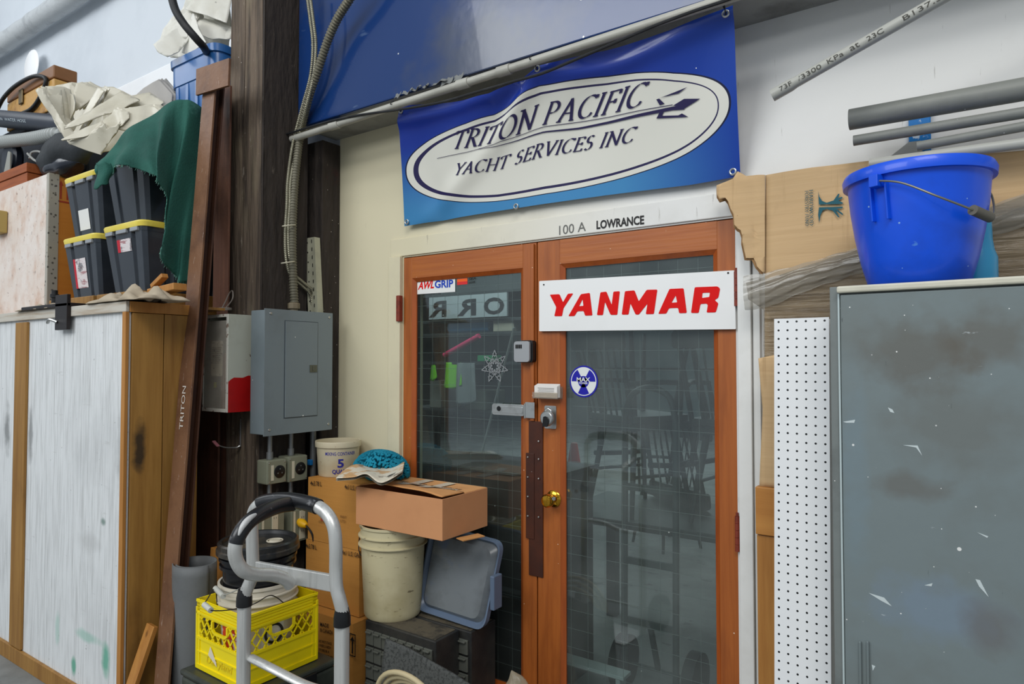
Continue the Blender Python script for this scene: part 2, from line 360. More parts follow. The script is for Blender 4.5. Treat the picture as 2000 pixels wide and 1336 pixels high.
# ---------------------------------------------------------------- room shell
DL, DM, DR = fx(788), fx(1049), fx(1438); DT = 2.03
WT = .14
struct('floor', MB().box((-20,-6,-.1), (3,13,0)), M['floor'])
b = MB()
b.box((-2.77,0,0), (DL,WT,DT)).box((-2.77,0,DT), (DR+.0,WT,4.2)).box((DR,0,0), (2.6,WT,4.2))
struct('wall_back', b, M['wall'])
b = MB(); b.grid(lambda u, v: V((-20+17.2*u, .10+.05*sin(v*7+1)*exp(-((v-.62)/.12)**2), 5.6*v)), 8, 60)
struct('wall_left', b, M['shop_wall'], smooth=True)
# lower bright board along the shop wall
p = P(230,175,Y=.02); struct('trim_1', MB().box((-7.5,.0,0.2), (-3.2,.09,p.z)), mat('bright_wall_board', S(240,242,244), .6, layers=[dirt(S(205,208,212), 2, .5, .8, .3)]), bevel=.01)
# overhead blue beam
BF = -.25; bz = fz(900, 151, BF)
bz = P(1000,120,Y=BF).z
t = thing('ceiling_beam', 'deep blue painted overhead beam above the hanging banner', 'beam', (-1,-.12,bz)); 
obj('beam_face', MB().box((-2.80,BF,bz), (2.4,BF+.03,4.2)), M['blue_beam'], t, bevel=.006)
b = MB().box((-2.80,BF+.03,bz+.004), (2.4,.0,bz+.06)); obj('beam_underside', b, M['beam_under'], t)
b = MB()
for i in range(7):   # curls of peeling paint along the lower edge
    x = -2.1+i*.055+random.uniform(-.02,.02); L_ = random.uniform(.03,.09); d = random.uniform(.01,.03)
    b.grid(lambda u, v: V((x+L_*u, BF-.004-.012*v*v+.006*sin(u*5), bz+.012-d*v+.006*sin(u*7+i))), 5, 4)
obj('peeling_paint', b, mat('peeling_paint', S(120,122,120), .6), t, smooth=True, solid=.0015)
# ---------------------------------------------------------------- conduit, cable, banner
pz = P(1000,141,Y=BF-.03).z
t = thing('conduit_pipe', 'long grey conduit pipe strapped along the lower edge of the blue beam', 'pipe', (-1.7,BF-.03,pz))
x0 = P(600,262,Y=BF-.03).x; zA = P(600,262,Y=BF-.03).z; zB = P(1400,4,Y=BF-.03).z; x1 = P(1400,4,Y=BF-.03).x
def pipz(x): return zA+(zB-zA)*(x-x0)/(x1-x0)
pm = mat('grey_pvc', S(176,174,164), .4, layers=[dirt(S(120,118,108), 6, .45, .75, .5)])
obj('pipe', MB().tube([(x0-.12,BF-.03,pipz(x0-.12)), (2.4,BF-.03,pipz(2.4))], .0165, 18), pm, t, smooth=True)
for px in (655, 905, 985): x = P(px,140,Y=BF-.03).x; obj('coupling', MB().tube([(x-.03,BF-.03,pipz(x)), (x+.03,BF-.03,pipz(x))], .0205, 18), pm, t, smooth=True)
# banner
topE = [(779,209),(812,206),(844,203),(907,196),(960,185),(997,162),(1031,140),(1053,128),(1087,121),(1125,113),(1181,99),(1237,81),(1312,60),(1369,37),(1432,11)]
botE = [(790,442),(850,432),(930,419),(1057,399),(1180,382),(1250,373),(1350,361),(1446,344)]
YT, YB = -.235, -.03
TL = P(779,209,Y=YT); TR = P(1432,11,Y=YT); BL = P(790,442,Y=YB); BR = P(1446,344,Y=YB)
tw = [P(x,y,Y=YT) for x,y in topE]; bw = [P(x,y,Y=YB) for x,y in botE]
def interp(ws, u):
    X = ws[0].x+(ws[-1].x-ws[0].x)*u
    for a, c in zip(ws, ws[1:]):
        if X <= c.x or c is ws[-1]:
            k = (X-a.x)/(c.x-a.x); return a.lerp(c, max(0, min(1, k)))
uG = (P(1053,128,Y=YT).x-TL.x)/(TR.x-TL.x)
def ban(u, v, off=0):
    p = interp(tw, u).lerp(interp(bw, u), v)
    y = 0
    # slack folds running from the middle tie down to the lower left, and the belly of the hanging cloth
    d = (u-(uG-.30*(v/.75))); y -= .035*exp(-(d/.055)**2)*(1-v)**.6*min(1, v*6+.2)
    d = (u-(uG-.13*(v/.5)-.07)); y += .022*exp(-(d/.05)**2)*max(0, 1-v*1.2)
    y += .02*sin(pi*v)*sin(pi*u); y -= .008*sin(u*23+v*6)*exp(-(v*3.2))
    d = u-.05-.10*v; y += .012*exp(-(d/.04)**2)*v
    d = v-.07-.05*cos(u*9); y -= .012*exp(-(d/.05)**2)
    return V((p.x, p.y+y-off, p.z))
t = thing('banner', 'blue vinyl banner reading Triton Pacific Yacht Services Inc tied to the conduit above the doors', 'banner', (TL+TR)/2)
bm_ = bpy.data.materials.new('banner_vinyl'); bm_.use_nodes = True; nt = bm_.node_tree; N = nt.nodes; L = nt.links; bs = N['Principled BSDF']
bs.inputs['Roughness'].default_value = .3; bs.inputs['Coat Weight'].default_value = .25
tc = N.new('ShaderNodeTexCoord'); sx = N.new('ShaderNodeSeparateXYZ'); L.new(tc.outputs['UV'], sx.inputs[0])
def mth(op, a, b_=None):
    n = N.new('ShaderNodeMath'); n.operation = op
    for i, q in enumerate((a, b_)):
        if q is None: continue
        if isinstance(q, (int, float)): n.inputs[i].default_value = q
        else: L.new(q, n.inputs[i])
    return n.outputs[0]
def ell(cx, cy, a, b_):
    return mth('ADD', mth('POWER', mth('ABSOLUTE', mth('DIVIDE', mth('SUBTRACT', sx.outputs[0], cx), a)), 2.15), mth('POWER', mth('ABSOLUTE', mth('DIVIDE', mth('SUBTRACT', sx.outputs[1], cy), b_)), 2.15))
def mixc(fac, a, c):
    n = N.new('ShaderNodeMix'); n.data_type = 'RGBA'; L.new(fac, n.inputs[0])
    for i, q in ((6, a), (7, c)):
        if isinstance(q, tuple): n.inputs[i].default_value = q
        else: L.new(q, n.inputs[i])
    return n.outputs[2]
r = N.new('ShaderNodeMapRange'); r.interpolation_type = 'SMOOTHSTEP'; L.new(sx.outputs[1], r.inputs[0]); r.inputs[1].default_value = .28; r.inputs[2].default_value = .95
blue = mixc(r.outputs[0], S(26,56,158), S(74,146,200))
rr = N.new('ShaderNodeMapRange'); L.new(sx.outputs[0], rr.inputs[0]); rr.inputs[1].default_value = .72; rr.inputs[2].default_value = 1.0
blue = mixc(rr.outputs[0], blue, S(20,66,168))
lt = lambda e, k=1.0: mth('LESS_THAN', e, k)
col = mixc(lt(ell(.5,.53,.487,.395)), blue, S(20,24,60))
col = mixc(lt(ell(.5,.53,.482,.388)), col, S(238,236,224))
col = mixc(lt(ell(.502,.53,.458,.352)), col, S(44,38,84))
col = mixc(lt(ell(.51,.527,.447,.334)), col, S(238,236,224))
vo = N.new('ShaderNodeTexVoronoi'); vo.inputs['Scale'].default_value = 30; L.new(tc.outputs['Object'], vo.inputs['Vector'])
so = N.new('ShaderNodeSeparateColor'); L.new(vo.outputs['Color'], so.inputs[0])
col = mixc(lt(mth('ADD', vo.outputs['Distance'], mth('MULTIPLY', so.outputs[0], .9)), .10), col, S(235,238,240))
L.new(col, bs.inputs['Base Color'])
sheet = MB(); sheet.grid(lambda u, v: ban(u, v), 150, 64); obj('vinyl_sheet', sheet, bm_, t, smooth=True)
def buv(px, py, Y=-.13):
    q = P(px, py, Y=Y); u = (q.x-TL.x)/(TR.x-TL.x)
    for _ in range(5):
        a = interp(tw, u); c = interp(bw, u); v = (q.z-a.z)/(c.z-a.z)
        Yc = a.y+(c.y-a.y)*v; q = P(px, py, Y=Yc); x0_ = TL.x+(BL.x-TL.x)*v; x1_ = TR.x+(BR.x-TR.x)*v; u = (q.x-x0_)/(x1_-x0_)
    return u, v
def line_fr(pa, pb, W):     # text line whose baseline runs between two photo points, on the cloth
    ua, va = buv(*pa); ub, vb = buv(*pb); H = (bw[0]-tw[0]).length
    return lambda x, y: ban(ua+(ub-ua)*x/W, va+(vb-va)*x/W-y, .003)
W1 = 1.0; serif_line('TRITON PACIFIC', line_fr((878,291),(1248,207),W1), .150, M['navy_print'], t, shear=.35, thick=.13)
serif_line('YACHT SERVICES INC', line_fr((884,343),(1232,277),W1), .105, M['navy_print'], t, shear=.32, thick=.13)
def zz(pts): return [buv(750+x/2.6667, y/2.6667) for x, y in pts]
tb = MB(); bf = lambda x, y: ban(x, y, .003)
def strip(pts, w0, w1, n=24):
    P2 = [V(p) for p in zz(pts)]; L2 = []
    for a, c in zip(P2, P2[1:]): L2 += [a.lerp(c, i/n) for i in range(n)]
    L2.append(P2[-1]); k = len(L2)
    for i in range(k-1):
        wa = w0+(w1-w0)*i/k; wb = w0+(w1-w0)*(i+1)/k
        tb.add([bf(L2[i].x, L2[i].y), bf(L2[i+1].x, L2[i+1].y), bf(L2[i+1].x, L2[i+1].y+wb), bf(L2[i].x, L2[i].y+wa)], [(0,1,2,3)])
strip([(270,822),(600,737),(1500,541)], .004, .005); strip([(480,775),(1000,658),(1500,552),(1560,540)], .003, .034)
tb.flat(zz([(1500,548),(1560,512),(1645,512),(1562,562),(1530,548)]), bf)
tb.flat(zz([(1415,515),(1430,511),(1458,538),(1432,545)]), bf)
tb.flat(zz([(1415,515),(1520,474),(1577,451),(1530,484),(1440,506)]), bf)
tb.flat(zz([(1436,572),(1458,568),(1444,600),(1530,598),(1548,588),(1582,607),(1414,614)]), bf)
obj('trident_emblem', tb, M['navy_print'], t)
gm = M['steel']
def torus_mb(c, R, r, nrm=(0,1,0), n=20, m=8, mb=None):
    mb = mb or MB(); q = V(nrm).to_track_quat('Z', 'Y'); pts = [V(c)+q@V((R*cos(2*pi*i/n), R*sin(2*pi*i/n), 0)) for i in range(n)]
    return mb.tube(pts, r, m, closed=True)
for (u, v) in ((.012,.035),(uG,.03),(.985,.035),(.012,.965),(.41,.985),(.985,.965)):
    c = ban(u, v, .003); obj('grommet', torus_mb(c, .010, .0035), gm, t, smooth=True)
tb = M['black_rubber']
for u in (.012, uG, .985):
    c = ban(u, .035, .004); x = c.x; z = pipz(x)
    pts = catmull([c+V((0,0,-.004)), c+V((.004,-.03,.02)), V((x+.004,BF-.055,z)), V((x,BF-.03,z+.022)), V((x-.004,BF-.008,z)), c+V((-.004,.02,.012)), c+V((0,.0,-.004))], 6)
    obj('tie', MB().tube(pts, .0018, 6), tb, t, smooth=True)
# black cable drooping below the conduit
cp = [(560,262),(640,238),(700,225),(780,214),(860,200),(930,180),(1000,160),(1060,143),(1120,118),(1200,84),(1260,58),(1300,42),(1360,20),(1420,0),(1470,-20)]
pts = catmull([P(x, y, Y=-.30) for x, y in cp], 5)
tag(obj('power_cable', MB().tube(pts, .0055, 8), M['black_rubber'], smooth=True), 'thin black cable sagging beneath the conduit across the banner top', 'cable')
# ---------------------------------------------------------------- doors
cs = .10
t_ = MB(); cw = .085
t_.box((DL-cw,-.022,0), (DL-.006,0,DT+.0)); casing = M['white_paint']
struct('trim_2', MB().box((DL-cw,-.022,0), (DL-.006,.0,DT+.005)), M['wall'], bevel=.003)
struct('trim_3', MB().box((DL-cw,-.008,DT+.006), (DR+.09,.0,DT+.095)), M['wall'], bevel=.003)
struct('trim_4', MB().box((DR+.012,-.024,0), (DR+.058,.0,DT+.005)), M['white_paint'], bevel=.003)
struct('trim_5', MB().box((DR+.061,-.012,0), (DR+.085,.0,DT+.005)), M['white_paint'], bevel=.002)
struct('trim_6', MB().box((DL-.006,.02,0), (DL,.12,DT+.006)).box((DL-.006,.02,DT), (DR+.012,.12,DT+.006)).box((DR,.02,0), (DR+.012,.12,DT+.006)), mat('dark_jamb', S(46,32,26), .6))
def leaf(name, x0, x1, sl, sr, tr, g_x0, g_x1, gm_, bl=.10):
    """door: stiles, top rail, bottom rail, moulding, wired glass pane"""
    th = .042; d = bpy.data.objects.new(name, None); C.objects.link(d); d.location = ((x0+x1)/2, .02, 0); d['kind'] = 'structure'; d.empty_display_size = .05
    zt = DT-.004
    obj('stile', MB().box((x0,0,.01), (g_x0,th,zt)), M['door_wood'], d, bevel=.002)
    obj('stile', MB().box((g_x1,0,.01), (x1,th,zt)), M['door_wood'], d, bevel=.002)
    obj('rail', MB().box((g_x0,0.0005,zt-tr), (g_x1,th,zt)), M['door_rail'], d)
    obj('rail', MB().box((g_x0,0.0005,.01), (g_x1,th,bl)), M['door_rail'], d)
    m = MB(); w_ = .018; z1 = zt-tr; z0 = bl
    for a, c in (((g_x0,z0),(g_x0,z1)), ((g_x1,z0),(g_x1,z1)), ((g_x0,z1),(g_x1,z1)), ((g_x0,z0),(g_x1,z0))):
        s_ = 1 if a[0] == g_x0 and c[0] == g_x0 else -1
        if a[0] == c[0]: m.add([(a[0],.001,a[1]),(a[0]+s_*w_,.014,a[1]+w_),(a[0]+s_*w_,.02,a[1]+w_),(a[0],.02,a[1]),(a[0],.001,c[1]),(a[0]+s_*w_,.014,c[1]-w_),(a[0]+s_*w_,.02,c[1]-w_),(a[0],.02,c[1])], [(0,1,2,3),(4,7,6,5),(0,4,5,1),(1,5,6,2),(2,6,7,3),(3,7,4,0)])
        else:
            s2 = -1 if a[1] == z1 else 1
            m.add([(a[0],.001,a[1]),(a[0]+w_,.014,a[1]+s2*w_),(a[0]+w_,.02,a[1]+s2*w_),(a[0],.02,a[1]),(c[0],.001,c[1]),(c[0]-w_,.014,c[1]+s2*w_),(c[0]-w_,.02,c[1]+s2*w_),(c[0],.02,c[1])], [(0,1,2,3),(4,7,6,5),(0,4,5,1),(1,5,6,2),(2,6,7,3),(3,7,4,0)])
    obj('moulding', m, M['door_moulding'], d)
    pane = obj('glass_pane', MB().box((g_x0+.004,.0205,z0+.004), (g_x1-.004,.0245,z1-.004)), gm_, d)
    wm = MB(); s = .0775; k = 0
    x = g_x0+.035
    while x < g_x1-.01: wm.box((x-.0007,.0252,z0+.006), (x+.0007,.0262,z1-.006)); x += s
    z = z1-.06
    while z > z0+.01: wm.box((g_x0+.006,.0264,z-.0007), (g_x1-.006,.0274,z+.0007)); z -= s*.98
    obj('wire_mesh', wm, mat('mesh_wire', S(120,124,120), .5, metal=.2), d)
    return d, z0, z1
TR1 = DT-.004-fz(900,548,.0); 
dl, _, _ = leaf('door_1', DL, DM-.003, 0, 0, DT-.004-fz(1021,523), fx(804), fx(1021), M['glass_l'])
dr, zb, zt = leaf('door_2', DM+.003, DR, 0, 0, DT-.004-fz(1401,486), fx(1094), fx(1402), M['glass_r'])
# astragal strips
x = fx(1043); 
obj('meeting_strip', MB().box((x-.012,-.012,fz(1045,822)), (x+.006,.0,DT-.01)), M['door_wood'], dl, bevel=.002)
for (a, c, y0, y1) in ((1034,1061,822,1122), (1029,1045,884,1050)):
    xa, xc = fx(a), fx(c); m_ = obj('brown_steel_strip', MB().box((xa,-.006 if a == 1034 else -.009,fz(a,y1)), (xc,-.0005,fz(a,y0))), M['rust_plate'], dl, bevel=.001)
    m_['label'] = 'dark brown steel security strip'
bt = MB()
for px, ys in ((1055,(862,897,935,1010)), (1034,(893,932,970,1008))):
    for y in ys:
        q = P(px-3, y, Y=-.011); bt.lathe([(0,.004),(.003,.003),(.0045,0)], q, 10, M=Matrix.Rotation(radians(90), 3, 'X'))
obj('strip_bolt', bt, M['steel'], dl, smooth=True)
def hinge(px, y0, y1, par, Y=-.006, r=.008):
    a = P(px, y0, Y=Y); c = P(px, y1, Y=Y); m = MB(); n = 5; 
    for i in range(n):
        z0_ = a.z+(c.z-a.z)*i/n; z1_ = a.z+(c.z-a.z)*(i+1)/n; m.tube([(a.x,Y,z0_-.0005), (a.x,Y,z1_+.0005)], r, 12)
    m.tube([(a.x,Y,a.z), (a.x,Y,a.z+.012)], r*.6, 10)
    obj('hinge', m, M['hinge'], par, smooth=True)
hinge(1438, 530, 598, dr, -.012, .0085); hinge(1440, 1008, 1077, dr, -.012, .0085)
q0 = P(780,578,Y=-.01); q1 = P(787,628,Y=-.01)
obj('hinge', MB().box((q0.x,-.034,q1.z), (DL+.002,-.008,q0.z)), M['hinge'], dl, bevel=.003)
# knob
t = obj('door_knob', MB().lathe([(0,0),(.034,0),(.035,.004),(.03,.009),(.014,.012),(.012,.022),(.016,.03),(.024,.036),(.0275,.046),(.027,.058),(.021,.066),(.012,.068),(0,.068)], P(1082,974,Y=-.001), 32, M=Matrix.Rotation(radians(90), 3, 'X')), M['brass'], dr, smooth=True); t['label'] = 'brass door knob'
k = P(1082,974,Y=-.070); obj('key_cylinder', MB().lathe([(0,.004),(.007,.004),(.009,.001),(.009,0)], k, 20, M=Matrix.Rotation(radians(90), 3, 'X')).box((k.x-.0012,k.y-.0052,k.z-.005), (k.x+.0012,k.y-.0035,k.z+.005)), M['chrome'], t, smooth=True)
# hasp on the left leaf
a = P(962,788,Y=-.012); c = P(1025,813,Y=-.012); e = P(1045,787,Y=-.012)
m = MB(); pl = round_poly([(a.x,c.z),(c.x,c.z),(c.x,a.z),(a.x,a.z)], .012)
m.prism(pl, lambda x, z: V((x,-.012,z)), (0,-.004,0)); pl2 = [(a.x+.012,c.z+.010),(c.x-.008,c.z+.010),(c.x-.008,a.z-.010),(a.x+.012,a.z-.010)]
m.prism(round_poly(pl2, .006), lambda x, z: V((x,-.016,z)), (0,-.002,0))
hs = obj('hasp', m, M['steel'], dl, bevel=.001)
m = MB().prism([(c.x+.006,c.z-.006),(e.x,c.z-.006),(e.x,e.z+.002),(c.x+.006,e.z+.002)], lambda x, z: V((x,-.014,z)), (0,-.003,0)); m.tube([(c.x+.003,-.016,c.z-.008),(c.x+.003,-.016,a.z+.006)], .005, 10)
obj('hasp_leaf', m, M['steel'], hs, smooth=True)
q = P(974,798,Y=-.019); obj('keyhole_cap', MB().lathe([(0,.001),(.010,.001),(.011,0)], q, 20, M=Matrix.Rotation(radians(90), 3, 'X')), M['black_plastic'], hs)
# staple plate and padlock on the right leaf
a = P(1064,792,Y=-.001); c = P(1087,838,Y=-.001)
sp_ = obj('staple_plate', MB().prism(round_poly([(a.x,c.z),(c.x,c.z),(c.x,a.z),(a.x,a.z)], .007), lambda x, z: V((x,-.0,z)), (0,-.004,0)), M['steel'], dr, bevel=.001)
cx = (a.x+c.x)/2; obj('staple', MB().tube([(cx+sin(a_)*0, -.004-.018*sin(a_), (a.z+c.z)/2+.006+.012*cos(a_)) for a_ in [pi*i/10 for i in range(11)]], .004, 8), M['steel'], sp_, smooth=True)
pc = P(1069,817,Y=-.035)
tp = thing('padlock', 'round steel disc padlock hanging on the staple of the right door', 'padlock', pc)
obj('lock_body', MB().lathe([(0,-.011),(.026,-.011),(.031,-.007),(.033,0),(.031,.007),(.026,.011),(0,.011)], pc, 36, M=Matrix.Rotation(radians(90), 3, 'X')), M['steel'], tp, smooth=True)
obj('shackle', MB().tube([pc+V((.003+.017*cos(a_), 0.0, .020+.020*sin(a_))) for a_ in [radians(-20+220*i/12) for i in range(13)]], .0042, 10), M['chrome'], tp, smooth=True)
obj('key_cover', MB().prism(round_poly([(-.014,-.034),(.010,-.034),(.016,-.006),(.006,.010),(-.010,.008)], .006), lambda x, z: pc+V((x,-.0115,z)), (0,-.006,0)), M['black_plastic'], tp, bevel=.002)
# key lockbox on the left leaf
a = P(1006,667,Y=-.03); c = P(1037,708,Y=-.03)
tl = thing('key_lockbox', 'grey combination key lockbox fixed to the left door stile', 'lockbox', V(((a.x+c.x)/2,-.02,c.z)))
x0_, x1_ = a.x, fx(1045,-.012); pr = round_poly([(x0_,c.z),(x1_,c.z),(x1_,a.z+.004),(x0_,a.z+.004)], .014)
obj('casing', MB().prism(pr, lambda x, z: V((x,-.001,z)), (0,-.028,0)), M['black_plastic'], tl, bevel=.004)
pr = round_poly([(x0_,c.z+.002),(c.x-.002,c.z+.002),(c.x-.002,a.z),(x0_,a.z)], .014)
fp = obj('front_plate', MB().prism(pr, lambda x, z: V((x+.001,-.0295,z)), (0,-.012,0)), mat('grey_cast_metal', S(168,170,172), .4, metal=.4), tl, bevel=.004)
m = MB()
for i in range(4):
    x = x0_+.014+i*.0085; m.tube([(x,-.0425,a.z-.014), (x,-.0425,a.z-.030)], .003, 8)
obj('dial', m, M['ink'], fp, smooth=True)
# business card holder
a = P(1047,752,Y=-.02); c = P(1094,779,Y=-.02)
th_ = thing('card_holder', 'small clear card holder with white business cards between the doors', 'card holder', V(((a.x+c.x)/2,-.03,c.z)))
hp = mat('clear_acrylic', S(225,215,200), .1, trans=.8, alpha=.8)
m = MB().box((a.x-.002,-.046,c.z), (c.x+.002,-.043,c.z+.026)).box((a.x-.002,-.043,c.z), (c.x+.002,-.004,c.z+.003)).box((a.x-.002,-.006,c.z+.003), (c.x+.002,-.003,a.z-.005))
obj('acrylic_holder', m, hp, th_)
m = MB()
for i in range(5): m.box((a.x+.003,-.038+i*.006,c.z+.004), (c.x-.004,-.0365+i*.006,a.z-.002+.002*i))
cc = obj('business_cards', m, mat('white_card_stock', S(232,228,222), .7), th_)
m = MB(); 
for i, s in enumerate(('RIGGING', 'Marine Services and Repair', 'North Vancouver')): pass
for i in range(4): m.box((a.x+.02+.004*(i%2),-.0388,a.z-.012-i*.006), (c.x-.018,-.0382,a.z-.0105-i*.006))
obj('print_lines', m, M['grey_ink'], cc)
# YANMAR sign
Ys = -.016
A = [P(1053,549,Y=Ys), P(1434,528,Y=Ys), P(1437,643,Y=Ys), P(1053,647,Y=Ys)]
ts = thing('door_sign', 'white rectangular sign with slanted red YANMAR letters across the right door', 'sign', (A[2]+A[3])/2)
obj('sign_board', MB().prism(round_poly([(p.x, p.z) for p in A], .004), lambda x, z: V((x,Ys,z)), (0,.009,0)), mat('white_sign_plastic', S(238,238,236), .35, layers=[dirt(S(214,214,210), 3, .5, .8, .3), ('c', (12,12,12), .02, .035, S(120,120,118), .8)]), ts, bevel=.001)
yan = [([(295,782),(370,778),(398,842),(436,775),(478,772),(402,888),(390,950),(330,950),(346,880)], ()),
 ([(440,950),(538,778),(607,768),(628,944),(570,946),(560,910),(510,912),(488,949)], ([(524,872),(551,818),(558,869)],)),
 ([(663,942),(690,764),(737,758),(778,862),(792,758),(842,755),(822,940),(770,940),(726,838),(710,942)], ()),
 ([(857,938),(882,755),(956,748),(990,835),(1052,744),(1135,742),(1108,933),(1045,935),(1058,852),(990,938),(966,938),(925,850),(910,938)], ()),
 ([(1142,932),(1230,737),(1340,732),(1365,925),(1305,927),(1298,885),(1226,888),(1205,930)], ([(1246,845),(1279,788),(1290,842)],)),
 ([(1398,925),(1427,724),(1606,717),(1625,735),(1612,806),(1582,824),(1612,850),(1592,920),(1520,922),(1530,862),(1518,852),(1472,855),(1458,925)], ([(1488,768),(1546,766),(1541,800),(1484,808)],))]
for ch, (o_, hs_) in zip('YANMAR', yan):
    w2 = lambda q: [(P(1000+x/4, 380+y/4, Y=Ys-.0015).x, P(1000+x/4, 380+y/4, Y=Ys-.0015).z) for x, y in q]
    obj('letter', MB().prism(round_poly(w2(o_), .005), lambda x, z: V((x,Ys-.0005,z)), (0,-.001,0), [round_poly(w2(h_), .003) for h_ in hs_]), M['red_print'], ts)
for px, y in ((1062,556),(1422,533)): obj('screw', MB().lathe([(0,.002),(.003,.0015),(.0035,0)], P(px,y,Y=Ys-.001), 12, M=Matrix.Rotation(radians(90), 3, 'X')), M['ink'], ts)
# casing lettering: 100 A and LOWRANCE
def plane_text(txt, pa, pb, hpx, Y, m, par=None, bold=0, shear=0, name='lettering', **k):
    a = P(*pa, Y=Y); c = P(*pb, Y=Y); h = P(pa[0], pa[1]-hpx, Y=Y).z-a.z; d = c-a
    fr = lambda x, y: a+d.normalized()*x+V((0,0,y))
    return obj(name, text_mb(txt, fr, d.length, h, bold, shear), m, par)
tag(plane_text('100 A', (1092,459), (1144,451), 18, -.0095, M['grey_ink'], name='unit_number'), 'hand pencilled unit number 100 A on the white door casing', 'lettering')
tag(plane_text('LOWRANCE', (1165,448), (1258,438), 17, -.0095, M['ink'], bold=.032, name='decal'), 'black LOWRANCE decal on the white casing above the doors', 'decal')
# AWLGRIP sticker
Yg = .0195
A = [P(813,548,Y=Yg), P(889,543,Y=Yg), P(889,570,Y=Yg), P(813,575,Y=Yg)]
tg = thing('window_sticker', 'white AWLGRIP sticker in the upper left corner of the left door glass', 'sticker', (A[2]+A[3])/2)
obj('sticker_sheet', MB().prism([(p.x,p.z) for p in A], lambda x, z: V((x,Yg,z)), (0,-.001,0)), mat('sticker_white', S(232,232,228), .4), tg)
plane_text('AWL', (816,566), (847,563), 15, Yg-.002, M['red_print'], tg, bold=.03, shear=.25)
plane_text('GRIP', (849,563), (885,561), 15, Yg-.002, M['blue_print'], tg, bold=.03)
A = [P(893,545,Y=Yg), P(913,543,Y=Yg), P(913,555,Y=Yg), P(893,557,Y=Yg)]
tg = thing('brand_decal', 'small orange and red square decal beside the white sticker on the glass', 'decal', (A[2]+A[3])/2)
mid = [(A[0]+A[3])/2, (A[1]+A[2])/2]
obj('orange_patch', MB().prism([(p.x,p.z) for p in (A[0],A[1],mid[1],mid[0])], lambda x, z: V((x,Yg,z)), (0,-.001,0)), mat('orange_print', S(240,96,20), .4), tg)
obj('red_patch', MB().prism([(p.x,p.z) for p in (mid[0],mid[1],A[2],A[3])], lambda x, z: V((x,Yg,z)), (0,-.001,0)), mat('crimson_print', S(214,40,40), .4), tg)
plane_text('SEA', (915,548), (930,546), 5, Yg-.001, M['ink'], tg, bold=.02, shear=.3); plane_text('HAWK', (915,555), (928,553), 5, Yg-.001, M['ink'], tg, bold=.02, shear=.3)
# MAX POWER sticker
c = P(1140,745,Y=Yg); R_ = (P(1168,745,Y=Yg).x-P(1113,745,Y=Yg).x)/2
tm = thing('round_sticker', 'round blue and white three-bladed MAX POWER sticker on the right door glass', 'sticker', c-V((0,0,R_)))
disc = lambda r, o: MB().prism([(c.x+r*cos(2*pi*i/48), c.z+r*sin(2*pi*i/48)) for i in range(48)], lambda x, z: V((x,Yg-o,z)), (0,-.0006,0))
bl_ = mat('royal_blue_print', S(24,22,160), .35); wt_ = mat('white_print', S(228,230,228), .35)
obj('blue_rim', disc(R_, 0), bl_, tm); obj('white_disc', disc(R_*.90, .0008), wt_, tm)
m = MB()
for a0, a1 in ((0,60),(120,180),(242,298)):
    m.prism([(c.x, c.z)]+[(c.x+R_*.84*cos(radians(a0+(a1-a0)*i/12)), c.z+R_*.84*sin(radians(a0+(a1-a0)*i/12))) for i in range(13)], lambda x, z: V((x,Yg-.0016,z)), (0,-.0006,0))
m.prism([(c.x+R_*.38*cos(2*pi*i/32), c.z-R_*.02+R_*.36*sin(2*pi*i/32)) for i in range(32)], lambda x, z: V((x,Yg-.0016,z)), (0,-.0006,0))
obj('blade', m, bl_, tm)
fr = frame((c.x-R_*.48, Yg-.0026, c.z-.001), (1,0,0), (0,0,1)); obj('lettering', text_mb('MAX', fr, R_*.96, R_*.27, .02), wt_, tm)
fr = frame((c.x-R_*.30, Yg-.0026, c.z-R_*.17), (1,0,0), (0,0,1)); obj('lettering', text_mb('POWER', fr, R_*.60, R_*.12, .02), wt_, tm)
# ---------------------------------------------------------------- crumpled sheets
def crumple(poly, fr, step, amp, freq, seed=0, nrm=(0,-1,0), ridge=0, par=None, name='sheet', m=None, th=.003, smooth=True, extra=None):
    xs = [p[0] for p in poly]; ys = [p[1] for p in poly]
    bm = bmesh.new(); vs = [bm.verts.new((x, y, 0)) for x, y in poly]
    for t in tessellate_polygon([[V((x, y, 0)) for x, y in poly]]):
        try: bm.faces.new([vs[i] for i in t])
        except ValueError: pass
    for ax, lo, hi in ((0, min(xs), max(xs)), (1, min(ys), max(ys))):
        k = lo+step
        while k < hi:
            co = [0,0,0]; co[ax] = k; no = [0,0,0]; no[ax] = 1
            bmesh.ops.bisect_plane(bm, geom=bm.verts[:]+bm.edges[:]+bm.faces[:], plane_co=co, plane_no=no); k += step
    mb = MB(); idx = {}; nv = V(nrm).normalized()
    for v in bm.verts:
        idx[v] = len(mb.v); x, y = v.co.x, v.co.y
        h = noise.noise(V((x*freq[0]+seed*7.1, y*freq[1]+seed*3.3, seed)))
        if ridge: h = (1-abs(h)*2)*ridge+h*(1-ridge)
        h = h*amp + (extra(x, y) if extra else 0)
        mb.v.append(V(fr(x, y))+nv*h)
    for f in bm.faces: mb.f.append(tuple(idx[v] for v in f.verts))
    bm.free()
    return obj(name, mb, m, par, smooth=smooth, solid=th)
